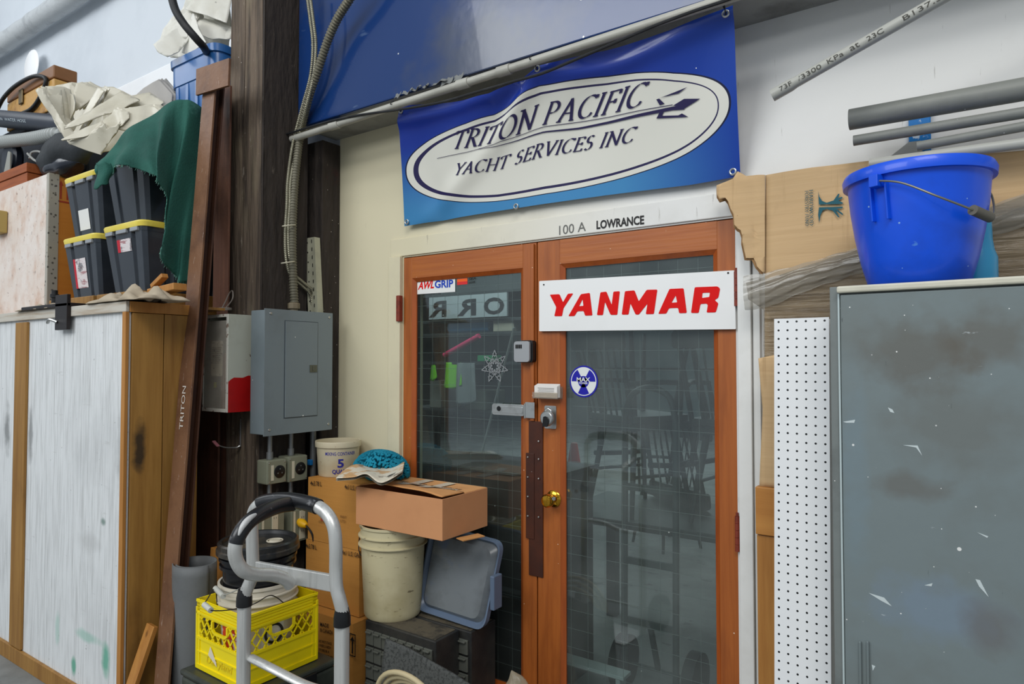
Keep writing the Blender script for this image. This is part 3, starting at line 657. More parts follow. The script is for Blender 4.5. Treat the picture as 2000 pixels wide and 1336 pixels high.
# ---------------------------------------------------------------- grey cabinet with blue bucket
CY = -.45
def CP(px, py): return P(px, py, Y=CY)
X0 = CP(1622,700).x; X1 = CP(2110,700).x; CT = V(((X0+X1)/2,-.24,0)); bl_c = lambda px, py, rx, rz, c, st, n=17: ('b', tuple(CP(px,py)-CT), (rx*1.15,.3,rz*1.15), n, c, st*.75)
zt_ = CP(1622,561).z; zp = CP(1700,574).z
M['cab'] = mat('grey_cabinet_paint', S(116,127,128), .42, layers=[bl_c(1790,690,.14,.10,S(92,84,72),.75), bl_c(1925,665,.10,.08,S(94,86,74),.7), bl_c(1860,830,.18,.12,S(98,94,84),.5), bl_c(1775,950,.09,.04,S(94,84,72),.6), bl_c(1840,1190,.16,.09,S(118,136,154),.75), bl_c(1670,920,.04,.30,S(116,136,146),.5), bl_c(1930,1220,.06,.08,S(96,84,72),.6), dirt(S(104,106,100), 2.4, .5, .7, .5), specks(17), specks(44), ('n', (9,9,30), .70, .73, S(190,198,200), .6), ('n', (50,50,8), .72, .75, S(60,66,66), .6)], bump=(14, .12))
t = thing('storage_cabinet', 'large grey painted cabinet with scuffed door and cream top edge, under the blue bucket', 'cabinet', ((X0+X1)/2,-.24,0))
obj('carcass', MB().box((X0,CY,0), (X1,-.135,zt_)), mat('grey_cabinet_side', S(118,124,122), .5, layers=[dirt(S(90,94,92), 6, .5, .7, .6), specks(40)], bump=(20, .1)), t, bevel=.002)
xa = CP(1644,700).x
obj('door_panel', MB().box((xa,CY-.014,.01), (X1,CY-.002,zp)), M['cab'], t, bevel=.003)
xb = CP(1638,700).x
obj('edge_strip', MB().box((xb,CY-.008,.0), (xa-.002,CY-.001,zp+.004)), mat('pale_edge_paint', S(186,200,200), .45), t, bevel=.002)
zc0 = CP(1700,573).z; zc1 = CP(1700,557).z
obj('top_board', MB().box((xb,CY-.022,zc0+.003), (X1,-.135,zc1)), mat('cream_chipped_paint', S(208,204,186), .5, layers=[dirt(S(160,158,142), 5, .5, .8, .5), ('n', (9,9,30), .64, .68, S(112,112,104), .7), ('c', (60,60,60), .05, .08, S(70,70,66), .8)], bump=(20, .2)), t, bevel=.005)
for tri in (((1764,868),(1793,869),(1802,889),(1790,873)),((1698,1155),(1728,1164),(1743,1181),(1722,1170)),((1905,1128),(1914,1130),(1931,1163),(1912,1142)),((1735,795),(1744,799),(1748,806),(1740,804)),((1648,823),(1672,819),(1670,825),(1655,825)),((1806,1140),(1822,1136),(1820,1142)),((1908,1037),(1930,1045),(1928,1048)),((1704,1294),(1711,1297),(1706,1306))):
    sp3 = [CP(x,y) for x, y in tri]; obj('paint_scuff', MB().prism([(p.x,p.z) for p in sp3], lambda x, z: V((x,CY-.0142,z)), (0,-.0004,0)), bpy.data.materials.get('pale_scuff') or mat('pale_scuff', S(196,206,206), .5), t)
bh = MB()
for px in (1681,1696): q = P(px,1275,Y=CY-.016); bh.box((q.x-.004,CY-.022,q.z-.10), (q.x+.002,CY-.014,q.z+.03))
obj('door_pull', bh, M['cab'], t, bevel=.003)
# bucket
BY = CY+.14; bc = P(1790, 338, Y=BY); zr = bc.z; z0 = zc1; Hh = zr-z0
bc = V((bc.x, BY, z0))
M['blue_pl'] = mat('scuffed_blue_plastic', S(4,82,224), .38, layers=[dirt(S(10,56,160), 4, .5, .75, .6), specks(22, S(150,190,230)), ('n', (9,9,9), .70, .73, S(90,150,220), .6)], bump=(10, .06), coat=.2)
t = thing('plastic_bucket', 'big bright blue plastic bucket with wire handle on the grey cabinet', 'bucket', bc)
prof = [(0,.002),(.118,.002),(.128,.012),(.145,.07),(.160,.14),(.171,.21),(.177,Hh-.035),(.179,Hh-.03),(.190,Hh-.03),(.192,Hh-.012),(.186,Hh-.0),(.178,Hh-.0),(.174,Hh-.02),(.168,.21),(.157,.14),(.14,.07),(.12,.015),(0,.012)]
prof = [(r_*.935, z_) for r_, z_ in prof]; obj('bucket_body', MB().lathe(prof, bc, 72), M['blue_pl'], t, smooth=True)
def ang_pt(a, r, z): return bc+V((r*cos(a), r*sin(a), z))
a1 = math.atan2(P(1716,335,Y=BY-.15).y-bc.y, P(1716,335,Y=BY-.15).x-bc.x)
for a_ in (a1, a1+pi):
    er = MB(); d = V((cos(a_), sin(a_), 0)); s_ = V((-sin(a_), cos(a_), 0)); c = bc+d*.167
    er.bar(c+V((0,0,Hh-.03)), c+V((0,0,Hh-.062))+d*.0, .052, .024, up=tuple(s_))
    for o in (-.020, .020): er.bar(c+s_*o+V((0,0,Hh-.05)), c+s_*o-d*.010+V((0,0,Hh-.145)), .005, .020, up=tuple(d))
    obj('handle_ear', er, M['blue_pl'], t, bevel=.002)
e1 = ang_pt(a1, .182, Hh-.045); e2 = ang_pt(a1+pi, .182, Hh-.045)
gm0, gm1 = P(1900,410,Y=BY-.155), P(1934,425,Y=BY-.10)
pts = catmull([e1, P(1760,357,Y=BY-.19), P(1830,383,Y=BY-.20), gm0, gm1, P(1942,405,Y=BY+.0), P(1925,370,Y=BY+.08), e2], 8)
hw_ = obj('bail_handle', MB().tube(pts, .0026, 8), mat('dull_wire', S(140,138,126), .4, metal=.7), t, smooth=True)
obj('hand_grip', MB().tube([gm0, gm1], .0125, 16), mat('grey_plastic_grip', S(96,92,82), .5), hw_, smooth=True)
# pale blue bottle behind the bucket
q = P(1912,700,Y=-.19); zz_ = lambda y: P(1908,y,Y=-.19).z
r_ = .044
t = thing('plastic_bottle', 'translucent light blue plastic bottle behind the blue bucket', 'bottle', (q.x,-.19,z0))
pl = mat('pale_blue_plastic', S(60,160,205), .25, trans=.25)
obj('bottle_body', MB().lathe([(0,.001),(r_,.001),(r_+.003,.01),(r_+.003,zz_(505)-z0),(r_-.004,zz_(490)-z0),(.036,zz_(470)-z0),(.034,zz_(420)-z0),(.02,zz_(400)-z0),(.02,zz_(392)-z0),(0,zz_(392)-z0)], (q.x,-.19,z0), 32), pl, t, smooth=True)
obj('cap', MB().lathe([(0,0),(.023,0),(.023,.03),(0,.03)], (q.x,-.19,zz_(392)), 24), mat('blue_cap', S(20,120,180), .4), t, smooth=True)
# ---------------------------------------------------------------- pipes on the wall
PYY = -.15
def cylpipe(name, label, a, c, rpx, Y, m_, r=None, ext=1.0, bell=None, rin=.82):
    A_ = P(*a, Y=Y); B_ = P(*c, Y=Y); d = (B_-A_).normalized(); B_ = B_+d*ext
    mid = (a[0]+c[0])/2; r = r or rpx/(F_PX/( (A_+B_)/2-CAM).dot(FW))
    n = 28; q = d.to_track_quat('Z', 'Y').to_matrix(); Ln = (B_-A_).length
    prof = [(r*rin,.04),(r*rin,0),(r,0)]
    if bell: prof = [(r*rin,.04),(r*bell*rin,0),(r*bell,0),(r*bell,.055),(r,.07)]
    prof += [(r,Ln),(0,Ln)]
    o = obj(name, MB().lathe(prof, A_, n, M=q), m_, smooth=True)
    if label: tag(o, label, 'pipe')
    return o, A_, d, r
gp = mat('weathered_conduit', S(126,128,122), .5, layers=[dirt(S(96,98,94), 5, .4, .7, .6), ('n', (3,60,60), .5, .7, S(150,150,140), .3), specks(30)], bump=(30,.1))
gp2 = mat('pale_grey_pvc', S(172,172,164), .4, layers=[dirt(S(130,128,118), 6, .5, .8, .5)])
cylpipe('plastic_pipe', 'thickest grey pipe, top of the row of level pipes above the blue bucket', (1659,234), (2000,174), 25, PYY, gp)
cylpipe('plastic_pipe', 'second grey pipe down in the row above the blue bucket, just below the thickest', (1667,275), (2000,220), 12.5, PYY, gp)
cylpipe('plastic_pipe', 'short thin grey pipe, third down, its end to the right of the blue bracket', (1791,286), (2000,247), 11, PYY, gp)
cylpipe('plastic_pipe', 'lowest pale grey pipe lying right over the blue bucket rim', (1698,320), (2000,280), 12, PYY, gp2)
bp = P(1795,254,Y=-.03)
obj_ = thing('pipe_bracket', 'bright blue bracket on the wall holding the level grey pipes', 'bracket', (bp.x,-.0,P(1795,300,Y=-.05).z))
xa, xb_ = P(1773,250,Y=-.05).x, P(1817,250,Y=-.05).x
za, zb_ = P(1795,300,Y=-.05).z, P(1795,214,Y=-.05).z
obj('back_plate', MB().box((xa,-.02,za), (xb_,-.001,zb_)), mat('blue_strap', S(20,120,196), .35, layers=[('n', (40,4,40), .6, .64, S(220,230,235), .8)]), obj_, bevel=.003)
ga = [P(x,y,Y=-.06) for x,y in ((1735,308),(1775,277),(1800,274),(1800,306))]
obj('gusset', MB().prism([(p.x,p.z) for p in ga], lambda x, z: V((x,-.06,z)), (0,.058,0)), gp2, obj_, bevel=.002)
for (x, y, L_) in ((1795,268,.10),(1795,292,.1)):
    q = P(x,y,Y=PYY); 
# leaning printed pipe
o, A_, d, r = cylpipe('printed_pipe', None, (1508,187), (1845,-6), 12, -.33, gp2, bell=1.14, ext=.5)
tp = thing('pvc_pipe', 'printed grey PVC pipe slanting up to the right over the white wall', 'pipe', A_); o.name = 'pipe'; o.parent = tp; o.location = V(o.location)-A_
up_ = (V((0,-1,0)).cross(d)); up_ = -up_ if up_.z < 0 else up_
fw = V((0,-1,0)); fw = (fw-d*fw.dot(d)).normalized(); up_ = d.cross(fw); up_ = up_ if up_.z > 0 else -up_
def on_pipe(s0, R=None):
    def f(x, y):
        rr = (R or r)+.0012; a_ = (y-.004)/rr-.25; return A_+d*(s0+x)+fw*rr*cos(a_)+up_*rr*sin(a_)
    return f
Lp = lambda a, c: (P(*c,Y=-.33)-P(*a,Y=-.33)).length
s_of = lambda px: (P(px,187-(px-1508)*.5727,Y=-.33)-A_).length
tm_ = MB()
for s, a_, c_ in (('73F', 1525, 1548), ('/3300', 1560, 1605), ('KPa', 1617, 1648), ('at', 1661, 1679), ('23C', 1694, 1726), ('B137.3', 1764, 1838)):
    text_mb(s, on_pipe(s_of(a_), r*1.14 if s == '73F' else None), s_of(c_)-s_of(a_), .0135, .0, mb=tm_)
obj('printing', tm_, mat('pipe_ink', S(70,68,60), .6), tp)
# ---------------------------------------------------------------- cardboard sheet with film
KY = -.075
zc = lambda pts: [(P(1380+x/4.175, 320+y/4.175, Y=KY).x, P(1380+x/4.175, 320+y/4.175, Y=KY).z) for x, y in pts]
pp = lambda pts, Y=KY: [(P(x, y, Y=Y).x, P(x, y, Y=Y).z) for x, y in pts]
t = thing('cardboard_sheet', 'large tan cardboard sheet with torn left edge, leaning on the wall beside the doors', 'cardboard', (P(1700,700,Y=KY).x, KY, .0))
flap = zc([(480,93),(480,640),(478,900),(455,880),(415,835),(385,770),(350,772),(325,770),(312,710),(298,640),(300,590),(285,545),(262,532),(235,500),(230,420),(205,370),(185,310),(165,285),(120,298),(98,260),(95,185),(160,158),(225,130),(262,68),(330,105),(380,96),(430,92)])
fk = P(1475,400,Y=KY).x
crumple(flap, lambda x, z: V((x,KY,z)), .012, .012, (9,7), 2, ridge=.5, par=t, name='torn_flap', m=M['card_pale'], th=.004, extra=lambda x, z: .012*max(0, (P(1492,0,Y=KY).x-x)/.15)-.006*exp(-((x-fk)/.006)**2))
crumple([(x-.007, z-.006) for x, z in flap if True], lambda x, z: V((x,KY+.006,z)), .012, .010, (12,9), 4, ridge=.5, par=t, name='torn_liner', m=mat('torn_inner_liner', S(160,122,80), .85, layers=[('n', (60,60,4), .45, .6, S(120,88,54), .6)]), th=.002)
main = pp([(1495,342),(1540,334),(1586,327),(1640,321),(1697,314),(1800,306),(1928,300),(2060,288)])+pp([(2060,1380),(1492,1380),(1494,600)])
main = [(x, max(z, .0)) for x, z in main]
crumple(main, lambda x, z: V((x,KY+.003,z)), .05, .003, (4,4), 5, par=t, name='board', m=M['card_pale'], th=.005)
# printed tree mark and words, turned a quarter turn
tk = mat('teal_print', S(26,88,100), .7)
def rot_text(s, px, y0, y1, wpx):
    a = P(px, y0, Y=KY-.006); c = P(px, y1, Y=KY-.006); h = P(px+wpx, y0, Y=KY-.006).x-a.x
    fr = lambda x, y: V((a.x+y, KY-.0065, a.z-x)); return serif_mb(s, fr, a.z-c.z, h, shear=0, thick=.13)
obj('lettering', rot_text('HARDWOOD', 1580.5, 371, 441, 7.5), tk, t); obj('lettering', rot_text('FORESTRY FUND', 1572, 373, 442, 7.0), tk, t)
trm = MB(); zt3 = lambda pts: pp([(1400+x/3.333, 300+y/3.333) for x, y in pts], KY-.006); ff = lambda x, z: V((x,KY-.0065,z))
trm.flat(zt3([(660,245),(668,280),(685,308),(715,320),(760,305),(790,262),(800,262),(790,290),(815,280),(820,290),(790,305),(820,318),(820,328),(665,332)]), ff)
trm.flat(zt3([(665,350),(820,345),(820,356),(780,360),(820,390),(820,402),(770,368),(800,415),(790,415),(755,372),(715,360),(690,370),(675,400),(668,452),(660,400)]), ff)
obj('tree_emblem', trm, tk, t)
film = mat('stretch_film', S(150,134,108), .16, alpha=.42, bump=((2,2,45), .9, .02), layers=[('n', (2,2,50), .45, .62, S(96,84,66), .8), ('n', (3,3,70), .66, .72, S(230,225,215), .7)], coat=.6)
tf = thing('stretch_wrap', 'clear wrinkled plastic film wrapped around the cardboard beside the cabinet', 'plastic wrap', (P(1700,700,Y=KY).x, KY-.02, .02))
crumple(pp([(1458,552),(1500,545),(1640,498),(1800,455),(2060,360)], KY-.02)+[(x, max(z,.02)) for x, z in pp([(2060,1300),(1492,1300),(1492,605),(1462,585)], KY-.02)], lambda x, z: V((x,KY-.022,z)), .016, .007, (1.2,38), 3, ridge=.4, par=tf, name='film', m=film, th=.0006)
band = MB()
bt_ = [(1452,540),(1500,532),(1580,512),(1660,488),(1800,440),(1930,405),(2060,352)]; bb_ = [(1455,606),(1500,600),(1580,566),(1660,540),(1800,500),(1930,462),(2060,430)]
tw_ = [P(x,y,Y=KY-.03) for x,y in bt_]; bw_ = [P(x,y,Y=KY-.03) for x,y in bb_]
def bnd(u, v):
    a = interp(tw_, u); c = interp(bw_, u); p = a.lerp(c, v); k = v+.12*sin(u*9)
    return p+V((0, -.012*sin(v*pi)-.0014*sin(k*22+u*9)-.0006*sin(k*47+u*23), .002*sin(u*60+v*9)))
band.grid(bnd, 160, 30)
obj('film_band', band, mat('bunched_film', S(156,150,136), .12, alpha=.55, layers=[('n', (3,3,40), .55, .75, S(216,214,206), .5), ('n', (2,2,18), .45, .7, S(104,96,80), .5)], bump=((4,4,40), .4, .008), coat=.6), tf, smooth=True)
# ---------------------------------------------------------------- pegboard, white board, timber offcuts
GYt, GYb = -.29, -.36
pm_ = bpy.data.materials.new('white_pegboard'); pm_.use_nodes = True; nt = pm_.node_tree; N = nt.nodes; L = nt.links; bs = N['Principled BSDF']; bs.inputs['Roughness'].default_value = .35
tc = N.new('ShaderNodeTexCoord'); mp = N.new('ShaderNodeVectorMath'); mp.operation = 'SCALE'; mp.inputs['Scale'].default_value = 1/.0254; L.new(tc.outputs['UV'], mp.inputs[0])
fr_ = N.new('ShaderNodeVectorMath'); fr_.operation = 'FRACTION'; L.new(mp.outputs[0], fr_.inputs[0])
ds = N.new('ShaderNodeVectorMath'); ds.operation = 'DISTANCE'; ds.inputs[1].default_value = (.5,.5,0); L.new(fr_.outputs[0], ds.inputs[0])
ls = N.new('ShaderNodeMath'); ls.operation = 'LESS_THAN'; L.new(ds.outputs['Value'], ls.inputs[0]); ls.inputs[1].default_value = .125
mx = N.new('ShaderNodeMix'); mx.data_type = 'RGBA'; L.new(ls.outputs[0], mx.inputs[0]); mx.inputs[6].default_value = S(234,235,235); mx.inputs[7].default_value = S(20,20,20); L.new(mx.outputs[2], bs.inputs['Base Color'])
a = P(1512,623,Y=GYt); c = P(1622,620,Y=GYt); xr = a.x+.0254*6-.001
mb = MB(); zt = a.z; Ln = sqrt(zt**2+(GYb-GYt)**2)
def pg(x, s, off=0): k = s/Ln; return V((x, GYb+(GYt-GYb)*k+off, zt*k))
vs = [pg(a.x,0), pg(xr,0), pg(xr,Ln), pg(a.x,Ln), pg(a.x,0,.005), pg(xr,0,.005), pg(xr,Ln,.005), pg(a.x,Ln,.005)]
mb.add(vs, [(0,1,2,3),(4,7,6,5),(0,4,5,1),(1,5,6,2),(2,6,7,3),(3,7,4,0)])
mb.uv = {0:(0,0),1:(.1514,0),2:(.1514,Ln),3:(0,Ln)}
for i in range(4,8): mb.uv[i] = (.0,.0)
tag(obj('pegboard', mb, pm_), 'narrow white pegboard panel leaning between the doors and the grey cabinet', 'pegboard')
tag(obj('white_board', MB().box((a.x+.02,-.275,0), (X0+.0,-.262,zt-.005)), M['white_paint'], bevel=.001), 'plain white board edge standing just behind the pegboard', 'board')
pine = mat('orange_pine', S(184,128,62), .5, layers=[('n', (30,30,2), .4, .7, S(146,88,34), .6), ('c', (9,9,5), .05, .12, S(90,50,20), .7)], bump=((40,40,3), .1))
pine2 = mat('weathered_pine', S(160,118,58), .55, layers=[('n', (26,26,2), .4, .7, S(118,76,28), .7), ('c', (7,7,4), .04, .12, S(70,40,16), .8), dirt(S(70,48,26), 2.5, .58, .8, .6)], bump=((40,40,3), .12))
wx0, wx1 = P(1478,900,Y=-.13).x, P(1530,900,Y=-.13).x
tag(obj('timber_board', MB().box((wx0,-.14,0), (wx1,-.12,P(1490,1046,Y=-.14).z)), pine, bevel=.002), 'orange brown upright board beside the white door casing, below the pine block', 'board')
tag(obj('pine_block', MB().box((wx0-.001,-.15,P(1490,1046,Y=-.15).z+.001), (wx1,-.115,P(1490,952,Y=-.15).z)), mat('yellow_pine', S(196,136,66), .5, layers=[('n', (2,30,30), .4, .7, S(170,108,46), .6)]), bevel=.003), 'short yellow pine block on top of the upright board by the door casing', 'block')
q = [P(x,y,Y=-.13) for x,y in ((1482,700),(1530,690),(1530,951),(1484,951),(1490,800))]
crumple([(p.x,p.z) for p in q], lambda x, z: V((x,-.132,z)), .02, .010, (10,5), 9, name='cardboard_offcut', m=M['card_pale'], th=.004)
o = bpy.data.objects['cardboard_offcut']; tag(o, 'curled tan cardboard strip standing on the pine block by the pegboard', 'cardboard')
# ---------------------------------------------------------------- big crate at the left
KX = P(250,700,Y=-1.01).x; KF = -1.01; KZ = P(250,588,Y=KF).z; KB = -.70; KL = -7.4
ply = mat('white_washed_plywood', S(220,222,222), .7, layers=[('n', (90,90,4), .46, .70, S(166,166,164), .55, 8), dirt(S(172,174,174), 1.6, .5, .8, .5), ('n', (30,30,30), .70, .73, S(90,88,84), .6), ('n', (1.7,1.7,2.2), .74, .80, S(90,150,130), .5), ('n', (3,3,1), .70, .76, S(60,140,116), .5), ('n', (14,14,14), .69, .74, S(80,76,72), .5), ('n', (4,4,50), .64, .70, S(130,128,122), .5)], bump=((60,60,3), .35))
KT = V(((KX+KL)/2,(KF+KB)/2,0)); bl_k = lambda px, py, rx, rz, c, st, n=12: ('b', tuple(P(px,py,Y=KF)-KT), (rx,.3,rz), n, c, st)
ply = mat('white_washed_plywood', S(222,224,224), .7, layers=[('n', (90,90,4), .46, .70, S(160,160,158), .6, 8), dirt(S(176,178,178), 1.6, .5, .8, .5), ('n', (30,30,30), .68, .72, S(84,82,78), .7), ('n', (5,5,40), .66, .74, S(150,148,142), .35), bl_k(12,840,.05,.16,S(96,98,98),.7), bl_k(58,850,.035,.18,S(110,112,112),.7), bl_k(236,880,.05,.22,S(140,142,142),.5), bl_k(142,1302,.03,.05,S(70,160,130),.85), bl_k(205,1290,.05,.10,S(80,166,138),.85), bl_k(170,1245,.16,.03,S(140,190,172),.6), bl_k(200,1020,.03,.02,S(70,110,96),.7), bl_k(110,1230,.03,.10,S(150,196,180),.5), bl_k(170,1060,.14,.06,S(170,170,168),.4)], bump=((60,60,3), .4))
t = thing('plywood_crate', 'tall whitewashed plywood crate with yellow pine framing at the left edge', 'crate', ((KX+KL)/2,(KF+KB)/2,0))
obj('plywood_panel', MB().box((KL,KF+.004,.0), (KX-.01,KF+.014,KZ-.0)), ply, t)
def KP(px, py): return P(px, py, Y=KF)
x1_, x2_ = KP(29,900).x, KP(51,900).x
obj('batten', MB().box((x1_,KF-.010,.08), (x2_,KF+.003,KZ-.055)), pine2, t, bevel=.002)
obj('corner_post', MB().box((KX-.030,KF-.012,.0), (KX,KF+.003,KZ-.045)), pine, t, bevel=.002)
obj('top_rail', MB().box((KL,KF-.012,KZ-.045), (KX,KF+.003,KZ)), mat('whitewashed_rail', S(196,190,178), .65, layers=[('n', (3,60,60), .45, .7, S(150,120,80), .7)]), t, bevel=.002)
obj('bottom_rail', MB().box((KL,KF-.012,0), (KX-.030,KF+.003,.075)), pine2, t, bevel=.002)
yb = P(317,900,X=KX).y
q_ = P(272,875,X=KX)-t.location; sb = mat('sooty_pine', S(168,124,60), .55, layers=[('n', (26,26,2), .4, .7, S(134,92,36), .7), ('c', (9,9,4), .06, .14, S(80,46,20), .7), dirt(S(86,60,32), 2.2, .58, .8, .5), ('b', tuple(q_), (.1,.035,.14), 16, S(46,38,28), .92), ('b', (q_.x,q_.y,q_.z-.95), (.1,.05,.5), 9, S(92,62,30), .5)], bump=((40,40,3), .12))
obj('side_board', MB().box((KX-.02,KF+.016,0), (KX,yb-.002,KZ-.048)), sb, t, bevel=.002); obj('side_board', MB().box((KX-.02,yb+.002,0), (KX-.001,KB,KZ-.048)), pine2, t, bevel=.002)
obj('side_rail', MB().box((KX-.02,KF+.004,KZ-.046), (KX+.003,KB,KZ)), pine, t, bevel=.002)
obj('back_board', MB().box((KL,KB-.012,0), (KX-.021,KB,KZ-.048)), pine2, t); obj('lid_board', MB().box((KL,KF+.004,KZ-.012), (KX-.021,-.56,KZ)), pine2, t); obj('lid_board', MB().box((KL,-.559,KZ-.012), (-3.24,-.12,KZ)), pine2, t)
for x in (-7.3,-5.4,-3.45): obj('lid_support', MB().box((x,-.20,0), (x+.08,-.13,KZ-.013)), pine2, t)
# black bracket with clip hanging over the crate edge
a = KP(122,578); c = KP(144,644)
t = thing('mounting_bracket', 'dark steel bracket with a small clip hooked over the crate top edge', 'bracket', V(((a.x+c.x)/2, KF-.03, c.z)))
dm = mat('dark_brown_steel', S(40,34,34), .4, metal=.4)
obj('hanging_plate', MB().box((a.x,KF-.030,c.z), (c.x,KF-.014,a.z)), dm, t, bevel=.002)
obj('top_plate', MB().box((P(82,570,Y=-.95).x,KF-.030,KZ+.001), (c.x,-.82,KZ+.018)), dm, t, bevel=.003)
q = P(107,560,Y=-.93); obj('clamp_screw', MB().lathe([(0,0),(.022,0),(.022,.02),(.014,.024),(.014,.05),(.020,.052),(.020,.07),(.014,.072),(.014,.09),(0,.09)], (q.x,-.93,KZ+.018), 16), M['black_plastic'], t, smooth=True)
q = KP(122,630); obj('clip', MB().tube(catmull([q+V((.02,-.03,.0)), q+V((-.01,-.05,.012)), q+V((-.03,-.05,-.002)), q+V((-.045,-.04,.01))], 5), .007, 8), M['steel'], t, smooth=True)
# cloth rags on top of the crate
rag = mat('beige_cloth', S(176,162,140), .9, layers=[dirt(S(130,116,96), 6, .5, .75, .5)], bump=(40, .2))
def heap(u0, u1, y0, y1, h, seed, nm, label, m_=rag, base=None, fold=6):
    base = KZ if base is None else base
    def f(u, v):
        e = (sin(pi*u)**.5)*(sin(pi*v)**.5) if 0 < u < 1 and 0 < v < 1 else 0
        wob = .02*noise.noise(V((u*4, v*4, seed)))
        return V((u0+(u1-u0)*u+wob, y0+(y1-y0)*v+wob*(1-e), base+.003+h*e*max(.05, .45+.22*sin(u*fold*3+v*9+seed)+.12*sin(u*29-v*14)+.8*noise.noise(V((u*7, v*4, seed+3))))))
    mb = MB(); mb.grid(f, 40, 20); return tag(obj(nm, mb, m_, smooth=True, solid=.004), label, 'cloth')
xa, xb_ = P(205,580,Y=-.95).x, P(345,580,Y=-.90).x
heap(xa, xb_, -1.03, -.84, .075, 1, 'rag', 'crumpled beige rag on the crate top below the right bin stack')
xa, xb_ = P(45,590,Y=-1.0).x, P(118,590,Y=-1.0).x
heap(xa, xb_, -1.035, -.90, .035, 4, 'rag', 'flat beige rag under the dark bracket on the crate edge')
# boards under the bins
bd = [(-4.25,-3.72,'weathered pine board under the left stack of bins'), (-3.68,-3.26,'weathered pine board under the right stack of bins')]
for i, (xx0, xx1, lb) in enumerate(bd):
    tag(obj('timber_riser', MB().box((xx0,-.80,KZ+.001), (xx1,-.25,1.858)), pine2, bevel=.004), lb, 'board')
q0 = P(298,566,Y=-.86); q1 = P(366,566,Y=-.80)
mb = MB(); a = P(296,574,Y=-.84); c = P(310,532,Y=-.84); e = P(364,530,X=-3.02)
mb.bar(P(300,572,Y=-.86), P(352,560,Y=-.86), .06, .03); mb.bar(P(300,560,Y=-.875), P(322,538,Y=-.875), .03, .02)
tag(obj('wood_offcut', mb, pine, bevel=.003), 'short pine offcut lying beside the lower right bin', 'board')
# ---------------------------------------------------------------- storage bins
def tote(label, group=None):
    t = thing('storage_bin', label, 'storage bin', (0,0,0), 0, group); W_, D_, H_ = .205, .27, .335
    bk = M['bin_black']
    def ring(z, w_, d_, k):
        out = []
        def side(x0, y0, x1, y1, nx, ny, ribs, dep):
            prev = 0
            for u, o in ribs: out.append((x0+(x1-x0)*u-nx*dep*o, y0+(y1-y0)*u-ny*dep*o, z))
        rb = [(.04,0),(.20,0),(.22,1),(.28,1),(.30,0),(.70,0),(.72,1),(.78,1),(.80,0),(.96,0)]
        side(-w_, -d_, w_, -d_, 0, -1, rb, k); side(w_, -d_, w_, d_, 1, 0, rb, k); side(w_, d_, -w_, d_, 0, 1, rb, k); side(-w_, d_, -w_, -d_, -1, 0, rb, k)
        return out
    mb = MB(); rs = [ring(0,W_*.78,D_*.82,.012), ring(.285,W_*.95,D_*.96,.014), ring(.290,W_*.955,D_*.965,0), ring(.315,W_*.97,D_*.975,0)]
    n = len(rs[0]); vs = [p for r_ in rs for p in r_]; fs = [(i*n+k, i*n+(k+1) % n, (i+1)*n+(k+1) % n, (i+1)*n+k) for i in range(3) for k in range(n)]+[tuple(range(n))[::-1]]
    mb.add(vs, fs); obj('bin_body', mb, bk, t, bevel=.002)
    mb = MB()
    def rr(z, w_, d_): return [(p[0], p[1], z) for p in round_poly([(-w_,-d_),(w_,-d_),(w_,d_),(-w_,d_)], .05, 5)]
    rs = [rr(.309,W_,D_), rr(.330,W_+.004,D_+.004), rr(.338,W_,D_), rr(.338,W_*.9,D_*.92), rr(.330,W_*.88,D_*.9)]
    n = len(rs[0]); mb.add([p for r_ in rs for p in r_], [(i*n+k, i*n+(k+1) % n, (i+1)*n+(k+1) % n, (i+1)*n+k) for i in range(4) for k in range(n)]+[tuple(range(n))[::-1], tuple(range(4*n, 5*n))])
    obj('lid', mb, M['lid_yellow'], t, smooth=True)
    for x, w2 in ((-.125,.035),(0,.05),(.125,.035)): obj('latch', MB().box((x-w2,-D_-.003,.288), (x+w2,-D_+.012,.308)), mat('grey_latch', S(150,155,160), .4) if 'grey_latch' not in bpy.data.materials else bpy.data.materials['grey_latch'], t, bevel=.003)
    return t
M['bin_black'] = mat('black_bin_plastic', S(44,50,58), .3, layers=[dirt(S(70,76,84), 6, .5, .8, .4)], coat=.2)
M['lid_yellow'] = mat('yellow_bin_lid', S(226,204,70), .4, layers=[dirt(S(226,214,150), 3, .45, .7, .5)])
tA = tote('black bin with yellow lid, lower of the left stack on the crate', 'yellow-lidded bins stacked on the crate')
XL = (P(120,471,Y=-.76).x+P(187,452,Y=-.76).x)/2; XR = (P(198,442,Y=-.79).x+P(278,421,Y=-.79).x)/2
tA.location = (XL, -.49, 1.862)
tB = dup(tA, (XL+.0, -.49, 2.203), 0, 'black bin with yellow lid, top of the left stack, blank white label')
tC = dup(tA, (XR, -.52, 1.862), 0, 'black bin with bright yellow lid, lower of the right stack beside the green cloth')
tD = dup(tA, (XR, -.52, 2.203), 0, 'black bin under the green cloth, top of the right stack')
def sticker(par, xs, zs, m_, dy, nm='paper_label', y=-.27):
    fr_y = par.location.y; k = .82+(.96-.82)*(zs[0]/.285); k2 = .82+(.96-.82)*(zs[1]/.285)
    X_, Z_ = par.location.x, par.location.z
    mb = MB().add([(X_+xs[0], fr_y+y*k-dy, Z_+zs[0]), (X_+xs[1], fr_y+y*k-dy, Z_+zs[0]), (X_+xs[1], fr_y+y*k2-dy, Z_+zs[1]), (X_+xs[0], fr_y+y*k2-dy, Z_+zs[1])], [(0,1,2,3)])
    return obj(nm, mb, m_, par, solid=.0006)
wl = mat('white_paper_label', S(228,228,224), .6); wl2 = mat('torn_paper_label', S(222,214,214), .6, layers=[('n', (12,12,60), .55, .6, S(150,60,70), .7), dirt(S(90,90,96), 12, .6, .64, .8)]); rl = mat('red_label', S(196,28,48), .5)
